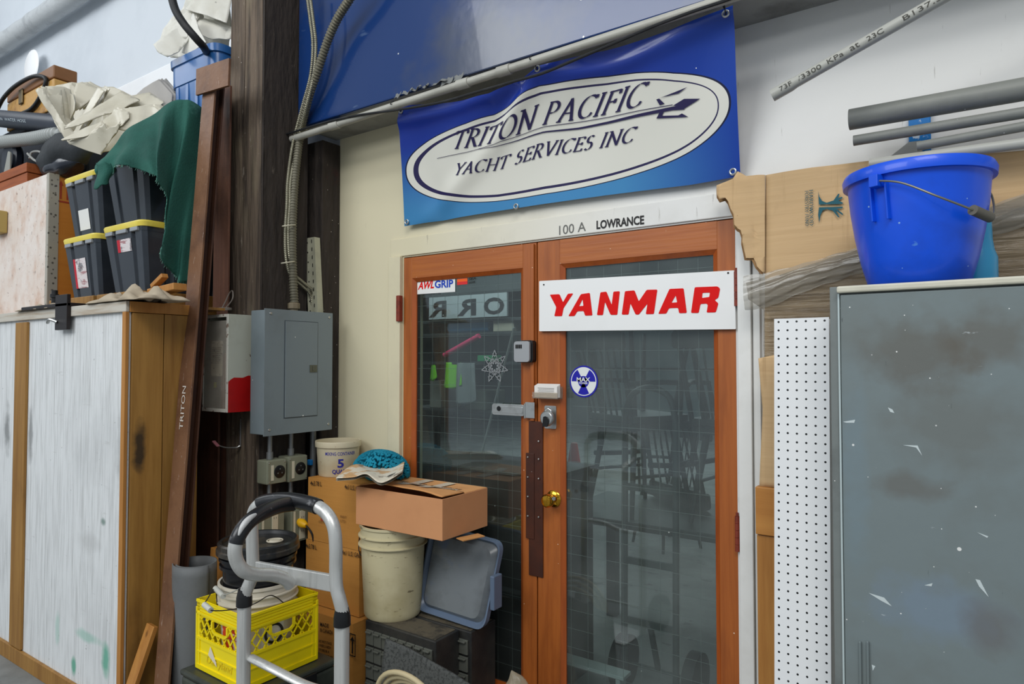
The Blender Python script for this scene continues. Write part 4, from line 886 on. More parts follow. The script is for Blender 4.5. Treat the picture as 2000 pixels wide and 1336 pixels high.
sticker(tB, (-.07,.05), (.04,.15), wl, .002); sticker(tA, (-.075,.045), (.06,.22), wl2, .002); sticker(tA, (-.10,-.076), (.06,.22), rl, .002)
sticker(tC, (-.035,.075), (.20,.262), wl2, .003); sticker(tC, (-.065,-.036), (.20,.262), rl, .003)
# ---------------------------------------------------------------- OSB case
OX = P(97,338,Y=-.75).x; OZ = P(97,338,Y=-.75).z; 
osb = mat('bleached_osb', S(222,208,196), .6, layers=[('n', (14,6,9), .45, .7, S(190,140,104), .65, 8), ('n', (30,18,30), .62, .66, S(120,92,80), .7), dirt(S(240,236,232), 2, .4, .6, .5)], bump=(30, .15))
t = thing('osb_case', 'large pale OSB case with orange side and metal edge on the crate, left edge', 'case', (OX-.9,-.55,KZ))
obj('front_panel', MB().box((OX-1.9,-.75,KZ+.002), (OX-.004,-.735,OZ)), osb, t)
obj('side_panel', MB().box((OX-.016,-.734,KZ+.002), (OX,-.30,OZ-.012)), mat('orange_ply', S(190,120,44), .5, layers=[('n', (3,3,20), .45, .7, S(170,98,30), .4)]), t)
obj('top_panel', MB().box((OX-1.9,-.734,OZ-.012), (OX-.001,-.30,OZ-.001)), pine2, t)
obj('back_panel', MB().box((OX-1.9,-.30,KZ+.002), (OX,-.285,OZ)), pine2, t)
me = MB().box((OX-.03,-.753,KZ+.002), (OX+.002,-.7505,OZ+.002)).box((OX+.0005,-.7505,KZ+.002), (OX+.003,-.70,OZ+.002))
obj('metal_edge', me, mat('perforated_edge', S(196,190,176), .4, metal=.5, layers=[('v', (40,40,40), .2, .3, S(60,54,50), .8)]), t)
q = P(8,435,Y=-.76); obj('handle_block', MB().box((q.x-.10,-.80,q.z-.07), (q.x+.035,-.752,q.z+.07)), mat('tan_block', S(170,146,84), .5), t, bevel=.006)
q = [P(119,372,X=OX+.001), P(127,372,X=OX+.001)]
ar = MB(); yy, zz0 = q[0].y, q[0].z
for o in (0, .035):
    ar.box((OX+.0002,yy+o-.005,zz0-.05), (OX+.0012,yy+o+.005,zz0+.03)); ar.prism([(yy+o-.013,zz0+.03),(yy+o+.013,zz0+.03),(yy+o,zz0+.06)], lambda a_, b_: V((OX+.0002,a_,b_)), (.001,0,0))
ar.box((OX+.0002,yy-.02,zz0-.07), (OX+.0012,yy+.055,zz0-.06))
obj('arrow_mark', ar, mat('red_brown_ink', S(150,52,24), .6), t)
# ---------------------------------------------------------------- posts, beam, electrical gear
PX, PXl, PYf, PYb = -2.82, -3.11, -.43, -.17
tim = mat('old_timber', S(112,97,82), .85, layers=[('n', (26,26,2), .4, .65, S(58,49,42), .9, 8), ('n', (5,5,1.3), .50, .64, S(132,120,96), .55), dirt(S(150,84,60), 4, .62, .76, .5), ('n', (40,40,12), .66, .7, S(150,140,126), .6), specks(34, S(210,200,190))], bump=((30,30,4), .8, .02))
tim2 = mat('dark_timber', S(56,48,42), .85, layers=[('n', (30,30,4), .45, .7, S(34,29,27), .8, 8), dirt(S(90,34,28), 2.6, .60, .74, .6), ('n', (30,30,12), .68, .72, S(110,100,90), .6), specks(30, S(200,190,180))], bump=((30,30,8), .8, .02))  # darker timber, for the post's right side and the black post
a = P(518,20,Y=PYf); c = P(506,800,Y=PYf)
t = thing('timber_post', 'massive dark old timber post with a long crack, behind the grey electrical panel', 'post', ((PX+PXl)/2,(PYf+PYb)/2,0))
cr = PXl+.125
def tapered(x0, x1, y0, y1, m_, nm):
    mb = MB(); 
    def f(u, v):
        z = 4.2*v; per = [(x0,y1),(x0,y0),(x1,y0),(x1,y1),(x0,y1)]; s = u*4; i = min(3, int(s)); k = s-i
        x = per[i][0]+(per[i+1][0]-per[i][0])*k; y = per[i][1]+(per[i+1][1]-per[i][1])*k
        return V((x+.004*noise.noise(V((x*9,y*9,z*2))), y+.004*noise.noise(V((x*7+4,y*9,z*2))), z))
    mb.grid(f, 32, 80); return obj(nm, mb, m_, t, smooth=True)
tapered(PXl, cr-.004, PYf+.002, PYb, tim, 'left_plank'); tapered(cr+.004, PX-.02, PYf, PYb, tim, 'front_plank')
mb = MB(); mb.grid(lambda u, v: V((PX+.004*noise.noise(V((u*4, v*9, 3))), PYf+.002+(PYb-PYf-.002)*u, 4.2*v)), 12, 80); mb.box((PX-.021,PYf+.001,0),(PX-.006,PYb,4.2))
obj('right_side', mb, tim2, t, smooth=True)
t2 = obj('dark_post', MB().box((-3.08,-.12,0), (-2.765,.0,bz-.03)), tim2, bevel=.006); tag(t2, 'black timber post beside the cream wall, behind the strut channel', 'post')
# steel I-beam leaning against the post
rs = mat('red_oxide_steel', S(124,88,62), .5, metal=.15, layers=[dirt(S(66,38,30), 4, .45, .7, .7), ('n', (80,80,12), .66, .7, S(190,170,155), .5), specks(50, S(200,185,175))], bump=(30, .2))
rs2 = mat('shaded_oxide_steel', S(74,46,32), .5, metal=.15, layers=[dirt(S(40,24,20), 4, .45, .7, .7)], bump=(30,.2))  # darker copy of the beam steel; shade put into web and rear flange
b0 = P(318,1336,Y=-.94); b1 = P(412,160,Y=-.60); d = (b1-b0).normalized(); b0 = b0-d*(b0.z/d.z)
t = thing('steel_beam', 'long brown steel I-beam with a top plate leaning between crate and timber post', 'steel beam', b0)
def sect(x0, x1, y0, y1, m_, nm, zc=0):
    mb = MB(); top = b1; bot = b0
    vs = [bot+V((x,y,0)) for x,y in ((x0,y0),(x1,y0),(x1,y1),(x0,y1))]+[top+V((x,y,0)) for x,y in ((x0,y0),(x1,y0),(x1,y1),(x0,y1))]
    mb.add(vs, [(0,3,2,1),(4,5,6,7),(0,1,5,4),(1,2,6,5),(2,3,7,6),(3,0,4,7)]); return obj(nm, mb, m_, t, bevel=.001)
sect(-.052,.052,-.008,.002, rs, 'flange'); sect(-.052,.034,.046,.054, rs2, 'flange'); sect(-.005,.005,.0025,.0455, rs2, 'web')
dk = MB().box((-3.225,-.42,0), (-3.118,-.405,P(440,172,Y=-.42).z)).box((-3.225,-.4045,0), (-3.21,-.36,P(440,172,Y=-.42).z)).box((-3.120,-.505,1.78), (-3.112,-.405,P(440,172,Y=-.42).z)).box((-3.112,-.505,1.78), (-2.99,-.495,P(440,172,Y=-.50).z)); rs3 = mat('brown_rust', S(92,58,42), .65, layers=[dirt(S(52,34,28), 3, .45, .7, .7), ('n', (60,60,4), .5, .7, S(120,78,56), .5)], bump=(20,.3)); tag(obj('rusty_plate', MB().box((-3.62,-.46,0), (-3.13,-.448,1.74)), rs3, bevel=.002), 'wide dark rusty steel plate standing behind the leaning beam, left of the post', 'steel plate'); tag(obj('steel_channel', dk, rs3, bevel=.002), 'dark rusty steel channel standing upright between the leaning beam and the timber post', 'steel channel')
pl = [P(x,y,Y=-.635) for x,y in ((383,135),(447,113),(445,167),(382,186))]
mb = MB().prism([(p.x,p.z) for p in pl], lambda x, z: V((x,-.635,z)), (0,.012,0)); obj('end_plate', mb, rs, t, bevel=.001)
yl = b0+(b1-b0)*.5
def on_beam(x, y):    # chalk writing running up the flange
    s = (b1-b0).normalized(); st = P(352,838,Y=b0.y+(b1.y-b0.y)*.42); k = (st.z-b0.z)/(b1.z-b0.z); base = b0+(b1-b0)*k
    return base+s*x+V((.014-y,-.0105,0))
obj('chalk_lettering', text_mb('TRITON', on_beam, .19, .028, .0), mat('chalk', S(214,206,196), .9), t)
# electrical panel
EX = -2.70; a = P(517,602,X=EX); c = P(516,853,X=EX); e = P(650,612,X=EX); ey0, ey1 = a.y, e.y; ez0, ez1 = c.z, a.z
gr = mat('grey_enamel', S(122,133,137), .42, layers=[dirt(S(104,112,114), 4, .5, .75, .5), specks(14)], bump=(20,.05))
t = thing('breaker_panel', 'large blue grey breaker panel with a hinged door on the timber post', 'electrical panel', (EX-.05,(ey0+ey1)/2,ez0))
obj('panel_box', MB().box((PX+.006,ey0+.006,ez0+.006), (EX-.004,ey1-.006,ez1-.006)), gr, t, bevel=.003)
fc = obj('panel_cover', MB().box((EX-.0035,ey0,ez0), (EX,ey1,ez1)), gr, t, bevel=.001)
dy0, dy1 = P(557,640,X=EX).y, P(620,628,X=EX).y; dz0, dz1 = P(557,816,X=EX).z, P(557,627,X=EX).z
obj('door_gap_shade', MB().box((EX-.0005,dy0-.004,dz0-.004), (EX+.0008,dy1+.004,dz1+.004)), mat('shadow_grey', S(80,88,92), .5), fc)  # thin dark plate; its grey paints the shaded gap round the door
pd = obj('panel_door', MB().box((EX+.001,dy0,dz0), (EX+.0045,dy1,dz1)), gr, t, bevel=.002)
q = P(612,720,X=EX+.006); obj('door_latch', MB().box((EX+.0045,q.y-.022,q.z-.018), (EX+.008,q.y+.022,q.z+.018)).box((EX+.008,q.y-.006,q.z-.012), (EX+.010,q.y+.006,q.z+.012)), mat('olive_latch', S(98,100,88), .4, metal=.4), pd, bevel=.001)
mb = MB()
for px, y in ((529,612),(643,620),(526,840),(641,828)):
    q = P(px,y,X=EX+.001); obj('cover_screw', MB().lathe([(0,.003),(.006,.002),(.007,0)], q, 14, M=Matrix.Rotation(radians(90), 3, 'Y')), M['steel'], t, smooth=True)
# extinguisher cabinet
bx = -2.873; fy = P(446,700,X=bx).y; bx0 = P(397,700,Y=fy).x; az = P(446,613,X=bx).z; ez = P(446,806,X=bx).z
wm_ = mat('chipped_white_enamel', S(186,188,174), .4, layers=[dirt(S(150,148,130), 5, .5, .75, .5), ('n', (24,24,24), .70, .73, S(90,56,36), .8)], bump=(20,.08))
t = thing('extinguisher_cabinet', 'white metal extinguisher cabinet with red sprayed corner on the timber post', 'cabinet', ((bx+bx0)/2,(fy+PYf)/2,ez))
th = .003; yb_ = PYf-.006
obj('right_side', MB().box((bx-th,fy,ez), (bx,yb_,az)), wm_, t)
obj('left_side', MB().box((bx0,fy,ez), (bx0+th,yb_,az)), wm_, t); obj('top', MB().box((bx0+th,fy,az-th), (bx-th,yb_,az)), wm_, t); obj('bottom', MB().box((bx0+th,fy,ez), (bx-th,yb_,ez+th)), wm_, t)
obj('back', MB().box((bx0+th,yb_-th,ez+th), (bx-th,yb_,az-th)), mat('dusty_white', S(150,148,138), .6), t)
fr_ = MB().box((bx0,fy-.004,ez), (bx0+.012,fy-.0005,az)).box((bx-.014,fy-.004,ez), (bx,fy-.0005,az)).box((bx0+.012,fy-.004,az-.014), (bx-.014,fy-.0005,az)).box((bx0+.012,fy-.004,ez), (bx-.014,fy-.0005,ez+.016))
obj('door_frame', fr_, mat('rusty_white_frame', S(236,234,222), .5, layers=[('n', (30,30,30), .56, .62, S(120,74,40), .8)]), t, bevel=.001)
obj('door_pane', MB().box((bx0+.012,fy-.003,ez+.016), (bx-.014,fy-.002,az-.03)), mat('scratched_plastic_pane', S(220,214,200), .25, alpha=.34, layers=[dirt(S(110,100,90), 9, .5, .7, .5)]), t)
zr = P(470,742,X=bx).z
rp = [(fy+.001,ez+.0),(yb_-.002,ez),(yb_-.002,zr+.018),(yb_-.03,zr+.020),(yb_-.06,zr+.010),(fy+.03,zr+.012),(fy+.012,zr+.002),(fy+.001,zr-.008)]
obj('red_paint', MB().prism(rp, lambda y, z: V((bx+.0003,y,z)), (.0006,0,0)), mat('red_spray', S(176,16,16), .45, layers=[dirt(S(140,10,10), 8, .5, .7, .5)]), t)
ecx, ecy = (bx+bx0)/2+.02, (fy+yb_)/2
te = thing('fire_extinguisher', 'small fire extinguisher with a paper tag standing inside the white cabinet', 'fire extinguisher', (ecx,ecy,ez+th))
obj('cylinder', MB().lathe([(0,.001),(.042,.001),(.045,.01),(.045,.24),(.034,.275),(.016,.29),(.016,.31),(0,.31)], (ecx,ecy,ez+th), 28), mat('faded_red_enamel', S(150,96,84), .4), te, smooth=True)
obj('valve_handle', MB().box((ecx-.012,ecy-.012,ez+.315), (ecx+.012,ecy+.012,ez+.345)).bar((ecx-.01,ecy,ez+.345), (ecx+.05,ecy-.02,ez+.37), .014, .006), M['black_plastic'], te, bevel=.002)
ta, tc_ = P(413,666,Y=fy+.004), P(434,735,Y=fy+.004)
tgm = obj('inspection_tag', MB().prism(round_poly([(ta.x,tc_.z),(tc_.x,tc_.z),(tc_.x,ta.z),(ta.x,ta.z)], .01), lambda x, z: V((x,fy+.004,z)), (0,.001,0)), mat('tag_paper', S(224,216,190), .7, layers=[('n', (60,4,70), .58, .62, S(120,112,100), .6)]), te)
lm = MB(); 
for i in range(9): lm.box((ta.x+.006,fy+.0030,ta.z-.035-i*.009), (tc_.x-.006-.006*(i%3),fy+.0036,ta.z-.0335-i*.009))
obj('tag_print', lm, M['grey_ink'], tgm)
q = P(420,752,Y=fy+.005); obj('seal', MB().box((q.x-.010,fy+.004,q.z-.014), (q.x+.010,fy+.006,q.z+.014)), mat('yellow_seal', S(210,214,60), .5), te)
# wire coil on top
q = P(436,606,Y=fy+.04)
mb = MB().tube([q+V((.05*cos(a_), .03*sin(a_), .004+.002*a_/6)) for a_ in [i*2*pi/24 for i in range(60)]], .003, 6); mb.tube(catmull([q+V((.04,-.01,.01)), q+V((.075,0,.05)), q+V((.06,.01,.09)), q+V((.02,.02,.085)), q+V((0,.01,.04)), q+V((-.01,.0,.01))], 6), .003, 6)
tag(obj('wire_coil', mb, mat('dull_grey_wire', S(120,112,104), .5), smooth=True), 'loose coil of thin wire on top of the white extinguisher cabinet', 'wire')
# small hook bracket under it
a = P(470,818,Y=PYf-.004); c = P(468,872,Y=PYf-.004); e = P(422,868,Y=PYf-.075)
t = thing('wall_hook', 'thin metal hook with a pink tip screwed to the post below the cabinet', 'hook', c)
obj('hook_strip', MB().box((a.x-.006,PYf-.008,c.z), (a.x+.006,PYf-.004,a.z)), M['steel'], t, bevel=.001)
obj('hook_arm', MB().tube(catmull([V((a.x,PYf-.007,c.z+.004)), V((a.x-.01,PYf-.02,c.z-.004)), P(440,874,Y=PYf-.05), e], 5), .004, 8), M['steel'], t, smooth=True)
obj('hook_tip', MB().bar(e+V((.02,0,-.008)), e+V((-.015,-.005,.016)), .018, .008), mat('pink_tip', S(206,130,140), .5), t, bevel=.003)
# flexible conduits
flexm = mat('grey_flex_conduit', S(112,108,92), .45, metal=.3, layers=[dirt(S(84,80,68), 14, .5, .75, .5)])
flex2 = mat('steel_flex', S(150,146,126), .35, metal=.6, layers=[dirt(S(100,96,80), 20, .5, .75, .5)])
def corrugate(pts, r, pitch, amp, n=12):
    pts = [V(p) for p in pts]; dist = [0]
    for a_, c_ in zip(pts, pts[1:]): dist.append(dist[-1]+(c_-a_).length)
    tot = dist[-1]; steps = int(tot/pitch*4); out = []; j = 0
    for i in range(steps+1):
        s = tot*i/steps
        while j < len(dist)-2 and dist[j+1] < s: j += 1
        k = (s-dist[j])/max(1e-9, dist[j+1]-dist[j]); out.append(pts[j].lerp(pts[j+1], k))
    return MB().tube(out, lambda q_: r+amp*(1 if int(round(q_*steps)) % 4 in (0,1) else -1), n)
big = [(690,-15),(660,35),(640,80),(620,140),(602,195),(585,260),(575,320),(570,400),(568,470),(572,530),(574,590)]
FX_ = -2.77
def onx(px, py, X=FX_): return P(px, py, X=X)
fp_ = [(587,260,-2.76),(578,330,FX_),(573,400,FX_),(571,470,FX_),(572,530,FX_),(575,592,FX_)]
pts = catmull([P(x,y,Y=q_) for x,y,q_ in ((705,-60,-.36),(690,-15,-.345),(660,35,-.335),(640,80,-.325),(620,140,-.315),(602,195,-.30))]+[onx(*p) for p in fp_], 8)
tag(obj('flexible_conduit', corrugate(pts, .0195, .014, .0016, 14), flexm, smooth=True), 'thick corrugated grey conduit curving down the post into the panel top', 'conduit')
s1 = [(572,280,-2.785),(562,350,-2.785),(560,400,-2.785),(557,450,-2.785),(558,500,-2.785),(566,535,-2.785),(578,548,-2.79),(592,560,-2.79),(606,575,-2.79),(611,606,-2.79)]
tag(obj('armoured_cable', corrugate(catmull([P(x,y,Y=q_) for x,y,q_ in ((598,-20,-.33),(606,40,-.32),(611,90,-.31),(606,150,-.30),(590,210,-.29))]+[onx(*p) for p in s1], 6), .0075, .009, .0009, 8), flex2, smooth=True), 'thin armoured cable left of the thick conduit, swerving right at the panel', 'cable')
s2 = [(581,280,-2.775),(568,350,-2.775),(566,400,-2.775),(563,450,-2.775),(565,500,-2.775),(575,535,-2.775),(588,548,-2.78),(600,558,-2.78),(611,570,-2.78),(617,604,-2.78)]
tag(obj('armoured_cable', corrugate(catmull([P(x,y,Y=q_) for x,y,q_ in ((604,-20,-.36),(612,40,-.35),(617,90,-.335),(612,150,-.325),(598,210,-.31))]+[onx(*p) for p in s2], 6), .0075, .009, .0009, 8), flex2, smooth=True), 'thin armoured cable pressed against the thick conduit, second from its left', 'cable')
q = onx(574,592); tag(obj('conduit_connector', MB().lathe([(0,-.022),(.020,-.022),(.020,-.006),(.030,-.004),(.030,.022),(.024,.026),(0,.026)], (q.x,q.y,ez1+.018), 8), mat('tan_connector', S(120,108,86), .5), smooth=False, bevel=.002), 'tan hexagonal connector where the thick conduit enters the panel top', 'connector')
cw_ = mat('cable_tie_white', S(196,190,168), .4)
for i, (px, py, ww) in enumerate(((613,155,.034),(592,252,.036),(568,440,.040),(566,512,.040))):
    q = onx(px, py, -2.75); rr_ = .034; lb = ['topmost pale cable tie around the conduit bundle', 'pale cable tie on the bundle level with the conduit pipe end', 'white cable tie on the bundle beside the top of the strut channel', 'lowest white cable tie above the panel'][i]
    mb = MB(); pts = [V((-2.765+.022*cos(a_), q.y+ww*.85*sin(a_), q.z+.008*sin(a_))) for a_ in [2*pi*k/24 for k in range(24)]]; mb.tube(pts, .0032, 6, closed=True); tag(obj('cable_tie', mb, cw_, smooth=True), lb, 'cable tie')
# strut channel and thin post strip
xs = -2.765; a = P(600,465,Y=-.14)
q0, q1 = P(597,466,Y=-.16), P(621,606,Y=-.16)
b = MB().add([V((q0.x,-.165,q0.z)), V((P(614,466,Y=-.165).x,-.165,q0.z)), V((P(622,620,Y=-.165).x,-.165,1.70)), V((P(603,620,Y=-.165).x,-.165,1.70)), V((q0.x,-.13,q0.z)), V((P(614,466,Y=-.165).x,-.13,q0.z)), V((P(622,620,Y=-.165).x,-.13,1.70)), V((P(603,620,Y=-.165).x,-.13,1.70))], [(0,1,2,3),(4,7,6,5),(0,4,5,1),(1,5,6,2),(2,6,7,3),(3,7,4,0)])
t = thing('strut_channel', 'pale perforated strut channel standing behind the panel top', 'strut', (q0.x+.02,-.15,1.70)); obj('channel', b, mat('cream_strut', S(170,168,146), .45, layers=[dirt(S(130,128,110), 9, .5, .7, .5)]), t)
for col, n in ((.25,9),(.7,11)):
    for i in range(n):
        k = (i+.5)/n; xL = q0.x+(P(603,620,Y=-.165).x-q0.x)*k; xR = P(614,466,Y=-.165).x+(P(622,620,Y=-.165).x-P(614,466,Y=-.165).x)*k; x = xL+(xR-xL)*col; z = q0.z+(1.70-q0.z)*k
        mbx = MB().lathe([(0,0),(.0045,0)], (x,-.1662,z), 8, M=Matrix.Rotation(radians(90), 3, 'X')) if col < .5 else MB().box((x-.0025,-.1665,z-.009), (x+.0025,-.1655,z+.009))
        obj('slot', mbx, M['ink'], t)
# conduits under the panel, receptacle boxes
pg_ = mat('galvanised_pipe', S(132,134,134), .4, metal=.5)
RX = -2.72
def rbox(nm, lab, px0, px1, py0, py1, X, dep, label_txt):
    a = P(px0,py0,X=X); c = P(px1,py0,X=X); e = P(px0,py1,X=X); g = mat('olive_grey_box', S(134,136,116), .5, layers=[dirt(S(104,106,90), 9, .5, .75, .5)]) if 'olive_grey_box' not in bpy.data.materials else bpy.data.materials['olive_grey_box']
    t = thing(nm, lab, 'electrical box', (X-dep/2,(a.y+c.y)/2,e.z))
    obj('box_body', MB().box((X-dep,a.y,e.z), (X-.003,c.y,a.z)), g, t, bevel=.006); obj('cover_plate', MB().box((X-.0025,a.y+.003,e.z+.003), (X,c.y-.003,a.z-.003)), g, t, bevel=.002)
    return t, a, c, e
for i, (px0, px1, py0, py1, dx, lb) in enumerate(((523,560,901,948,0,'left olive grey power receptacle box with round black socket under the panel'),(564,601,893,943,.006,'right olive grey power receptacle box with round black socket under the panel'))):
    t, a, c, e = rbox('receptacle_box', lb, px0, px1, py0, py1, RX-dx, .085, '')
    my, mz = (a.y+c.y)/2+.012, (a.z+e.z)/2; X = RX-dx
    obj('socket', MB().lathe([(.0,.004),(.026,.004),(.030,.002),(.030,0)], (X+.001,my,mz), 28, M=Matrix.Rotation(radians(90), 3, 'Y')), M['black_plastic'], t, smooth=True)
    for k in range(3): a_ = radians(90+120*k); obj('socket_slot', MB().box((X+.0052,my+.013*cos(a_)-.003,mz+.013*sin(a_)-.003), (X+.0058,my+.013*cos(a_)+.003,mz+.013*sin(a_)+.003)), M['grey_ink'], t)
    obj('name_strip', MB().box((X+.0005,a.y+.018,e.z+.018), (X+.0012,a.y+.033,a.z-.022)), mat('label_strip', S(214,208,184), .5) if 'label_strip' not in bpy.data.materials else bpy.data.materials['label_strip'], t)
    for yy, zz1 in ((a.y+.01,a.z-.012),(c.y-.01,a.z-.012),(a.y+.01,e.z+.012),(c.y-.01,e.z+.012)): obj('box_screw', MB().lathe([(0,.002),(.0035,.0015),(.004,0)], (X+.0002,yy,zz1), 8, M=Matrix.Rotation(radians(90), 3, 'Y')), M['steel'], t)
    q = V((X-.045, (a.y+c.y)/2-.01, 0))
    tag(obj('rigid_conduit', MB().tube([(q.x,q.y,a.z+.001), (q.x,q.y,ez0+.006)], .011, 14).tube([(q.x,q.y,a.z+.001), (q.x,q.y,a.z+.035)], .0155, 14), pg_, smooth=True), ['left','right'][i]+' short grey conduit between the panel and the '+['left','right'][i]+' receptacle box', 'conduit')
    zb2 = P(530,1005,X=RX).z
    tag(obj('rigid_conduit', MB().tube([(q.x,q.y,zb2+.001), (q.x,q.y,e.z-.001)], .011, 14), pg_, smooth=True), ['left','right'][i]+' grey conduit below the '+['left','right'][i]+' receptacle box', 'conduit')
    # outlet boxes below
    if i == 0:
        t, a2, c2, e2 = rbox('outlet_box', 'left duplex outlet box behind the black hand truck grip', 508, 556, 1003, 1062, RX, .075, '')
    else:
        t, a2, c2, e2 = rbox('outlet_box', 'right duplex outlet box with the yellow plug in it', 570, 602, 998, 1062, RX, .075, '')
    cy_ = (a2.y+c2.y)/2+.012; wo = mat('ivory_outlet', S(214,206,180), .4) if 'ivory_outlet' not in bpy.data.materials else bpy.data.materials['ivory_outlet']
    ou = obj('outlet', MB().box((RX+.0005,cy_-.017,e2.z+.012), (RX+.004,cy_+.017,a2.z-.008)), wo, t, bevel=.003)
    for k in (.3, .72):
        zz1 = e2.z+(a2.z-e2.z)*k
        for o in (-.006,.006): obj('outlet_slot', MB().box((RX+.0042,cy_+o-.001,zz1), (RX+.0048,cy_+o+.001,zz1+.008)), M['ink'], ou)
    obj('name_strip', MB().box((RX+.0005,a2.y+.010,e2.z+.01), (RX+.0012,a2.y+.021,a2.z-.006)), bpy.data.materials['label_strip'], t)
cc_ = P(625,850,Y=-.14); 
tag(obj('rigid_conduit', MB().tube([(-2.79,-.145,P(612,1040,Y=-.14).z), (-2.79,-.145,P(612,840,Y=-.14).z)], .016, 14), pg_, smooth=True), 'thick grey conduit running down behind the mixing container', 'conduit')
q = P(606,903,Y=-.17); tag(obj('blue_clip', MB().box((q.x-.012,-.18,q.z-.014), (q.x+.014,-.163,q.z+.014)), mat('blue_clip_plastic', S(30,120,190), .4), bevel=.003), 'small bright blue clip beside the right receptacle box', 'clip')
# yellow plug with cord
q = P(590,1022,X=RX+.02); q2 = P(604,1030,X=RX+.075)
t = thing('power_plug', 'yellow power plug with black cord in the right outlet box', 'plug', q)
dd = (q2-q).normalized()
obj('plug_body', MB().tube([q-dd*.026, q-dd*.006, q-dd*.004, q+dd*.012, q+dd*.026, q+dd*.034], lambda s: [.017,.019,.022,.020,.015,.010][int(round(s*5))], 16), mat('yellow_rubber', S(232,176,18), .45), t, smooth=True)
obj('power_cord', MB().tube(catmull([q+dd*.03, P(610,1045,X=RX+.09), P(614,1080,X=RX+.08), P(615,1115,X=RX+.06), P(612,1160,X=RX+.06), P(606,1230,X=RX+.03)], 8), .0045, 8), M['black_rubber'], t, smooth=True)
# ---------------------------------------------------------------- cartons by the wall
def carton(name, label, x0, x1, y0, y1, z0, z1, m_, rz=0, group=None):
    c = V(((x0+x1)/2, (y0+y1)/2, z0)); t = thing(name, label, 'carton', c, rz, group)
    w_, d_, h_ = (x1-x0)/2, (y1-y0)/2, z1-z0
    mb = MB(); 
    def side(a, b_, n=10):    # slightly bulging faces
        A_, B_ = V(a), V(b_); nn = V((B_.y-A_.y, -(B_.x-A_.x), 0)).normalized()
        mb.grid(lambda u, v: A_.lerp(B_, u)+V((0,0,h_*v))+nn*(.005*sin(pi*u)*sin(pi*v)+.0015*noise.noise(V((u*5, v*5, z0*9)))), n, n)
    side((-w_,-d_,0), (w_,-d_,0)); side((w_,-d_,0), (w_,d_,0)); side((w_,d_,0), (-w_,d_,0)); side((-w_,d_,0), (-w_,-d_,0)); mb.uv = None
    mb.box((-w_,-d_,.001), (w_,d_,.004)); obj('carton_body', mb, m_, t, smooth=True, local=True)
    for s in (-1, 1): obj('top_flap', MB().box((-w_,(-d_ if s < 0 else .0015),h_-.003), (w_,(-.0015 if s < 0 else d_),h_)), m_, t, local=True, bevel=.001)
    return t
cd_ = mat('golden_cardboard', S(190,132,60), .75, layers=[dirt(S(164,108,44), 4, .5, .8, .5), ('n', (3,3,80), .45, .7, S(178,120,52), .4)], bump=((4,4,60), .1))
CYF = -.27
c0, c1 = P(602,950,Y=CYF).x, P(602,950,Y=CYF).x+.37
zt1 = P(604,932,Y=CYF).z; zt2 = P(600,1053,Y=CYF).z; zt3_ = P(600,1176,Y=CYF).z
B1 = carton('carton', 'top golden carton of the stack beside the door, with the mixing container on it', c0, c1, CYF, -.015, zt2+.002, zt1, cd_, 0)
B2 = carton('carton', 'second golden carton of the stack beside the door, printed 4 x 3.78 L', c0-.012, c1-.008, CYF, -.012, zt3_+.004, zt2, cd_, 0)
B3 = carton('carton', 'lowest bulging carton of the stack, printed MADE IN CANADA with an up arrow', c0+.005, c1+.02, CYF-.06, -.012, .0, zt3_, cd_, radians(0))
def ftext(s, a, c, hpx, Y, par, m_=None, bold=.01): return plane_text(s, a, c, hpx, Y, m_ or M['ink'], par, bold)
ftext('4x3.78 L', (606,948), (628,950), 9, CYF-.006, B1); ftext('4x1 U.S. GAL', (673,955), (706,960), 9, CYF-.007, B1)
ftext('4x3.78 L', (597,1070), (618,1074), 9, CYF-.007, B2); ftext('4x1 U.S. GAL', (668,1083), (704,1090), 9, CYF-.008, B2)
lg = mat('faded_print', S(150,104,50), .8); ftext('CONTENTS', (622,1021), (650,1026), 5, CYF-.007, B1, lg); ftext('PAINT', (664,1011), (676,1013), 5, CYF-.008, B1, lg); ftext('LTD', (664,1019), (674,1021), 5, CYF-.008, B1, lg)
rm = mat('faded_red_print', S(160,66,40), .7); a = P(626,1012,Y=CYF-.008); obj('printed_box', MB().box((a.x,CYF-.0075,a.z-.012), (a.x+.05,CYF-.0068,a.z)), rm, B1)
YB3 = CYF-.068
for s, a, c, h in (('MADE', (625,1223),(642,1227),8), ('IN CANADA', (625,1234),(650,1240),8), ('DO NOT STACK', (623,1254),(648,1260),5), ('OVER 5 HIGH', (623,1262),(646,1268),5), ('STORE IN A', (623,1271),(643,1276),5), ('COOL DRY PLACE', (622,1280),(650,1287),5)): ftext(s, a, c, h, YB3, B3)
a = P(682,1236,Y=YB3); c = P(694,1284,Y=YB3); aw = MB(); W_ = c.x-a.x
for (x0, z0, x1, z1) in ((a.x,c.z,c.x,c.z+.004),(a.x,a.z-.004,c.x,a.z),(a.x,c.z,a.x+.004,a.z),(c.x-.004,c.z,c.x,a.z)): aw.box((x0,YB3,z0), (x1,YB3+.001,z1))
mx_ = (a.x+c.x)/2; aw.box((mx_-.004,YB3,c.z+.012), (mx_+.004,YB3+.001,a.z-.03)); aw.prism([(mx_-.014,a.z-.03),(mx_+.014,a.z-.03),(mx_,a.z-.012)], lambda x, z: V((x,YB3,z)), (0,.001,0))
obj('arrow_mark', aw, M['ink'], B3)
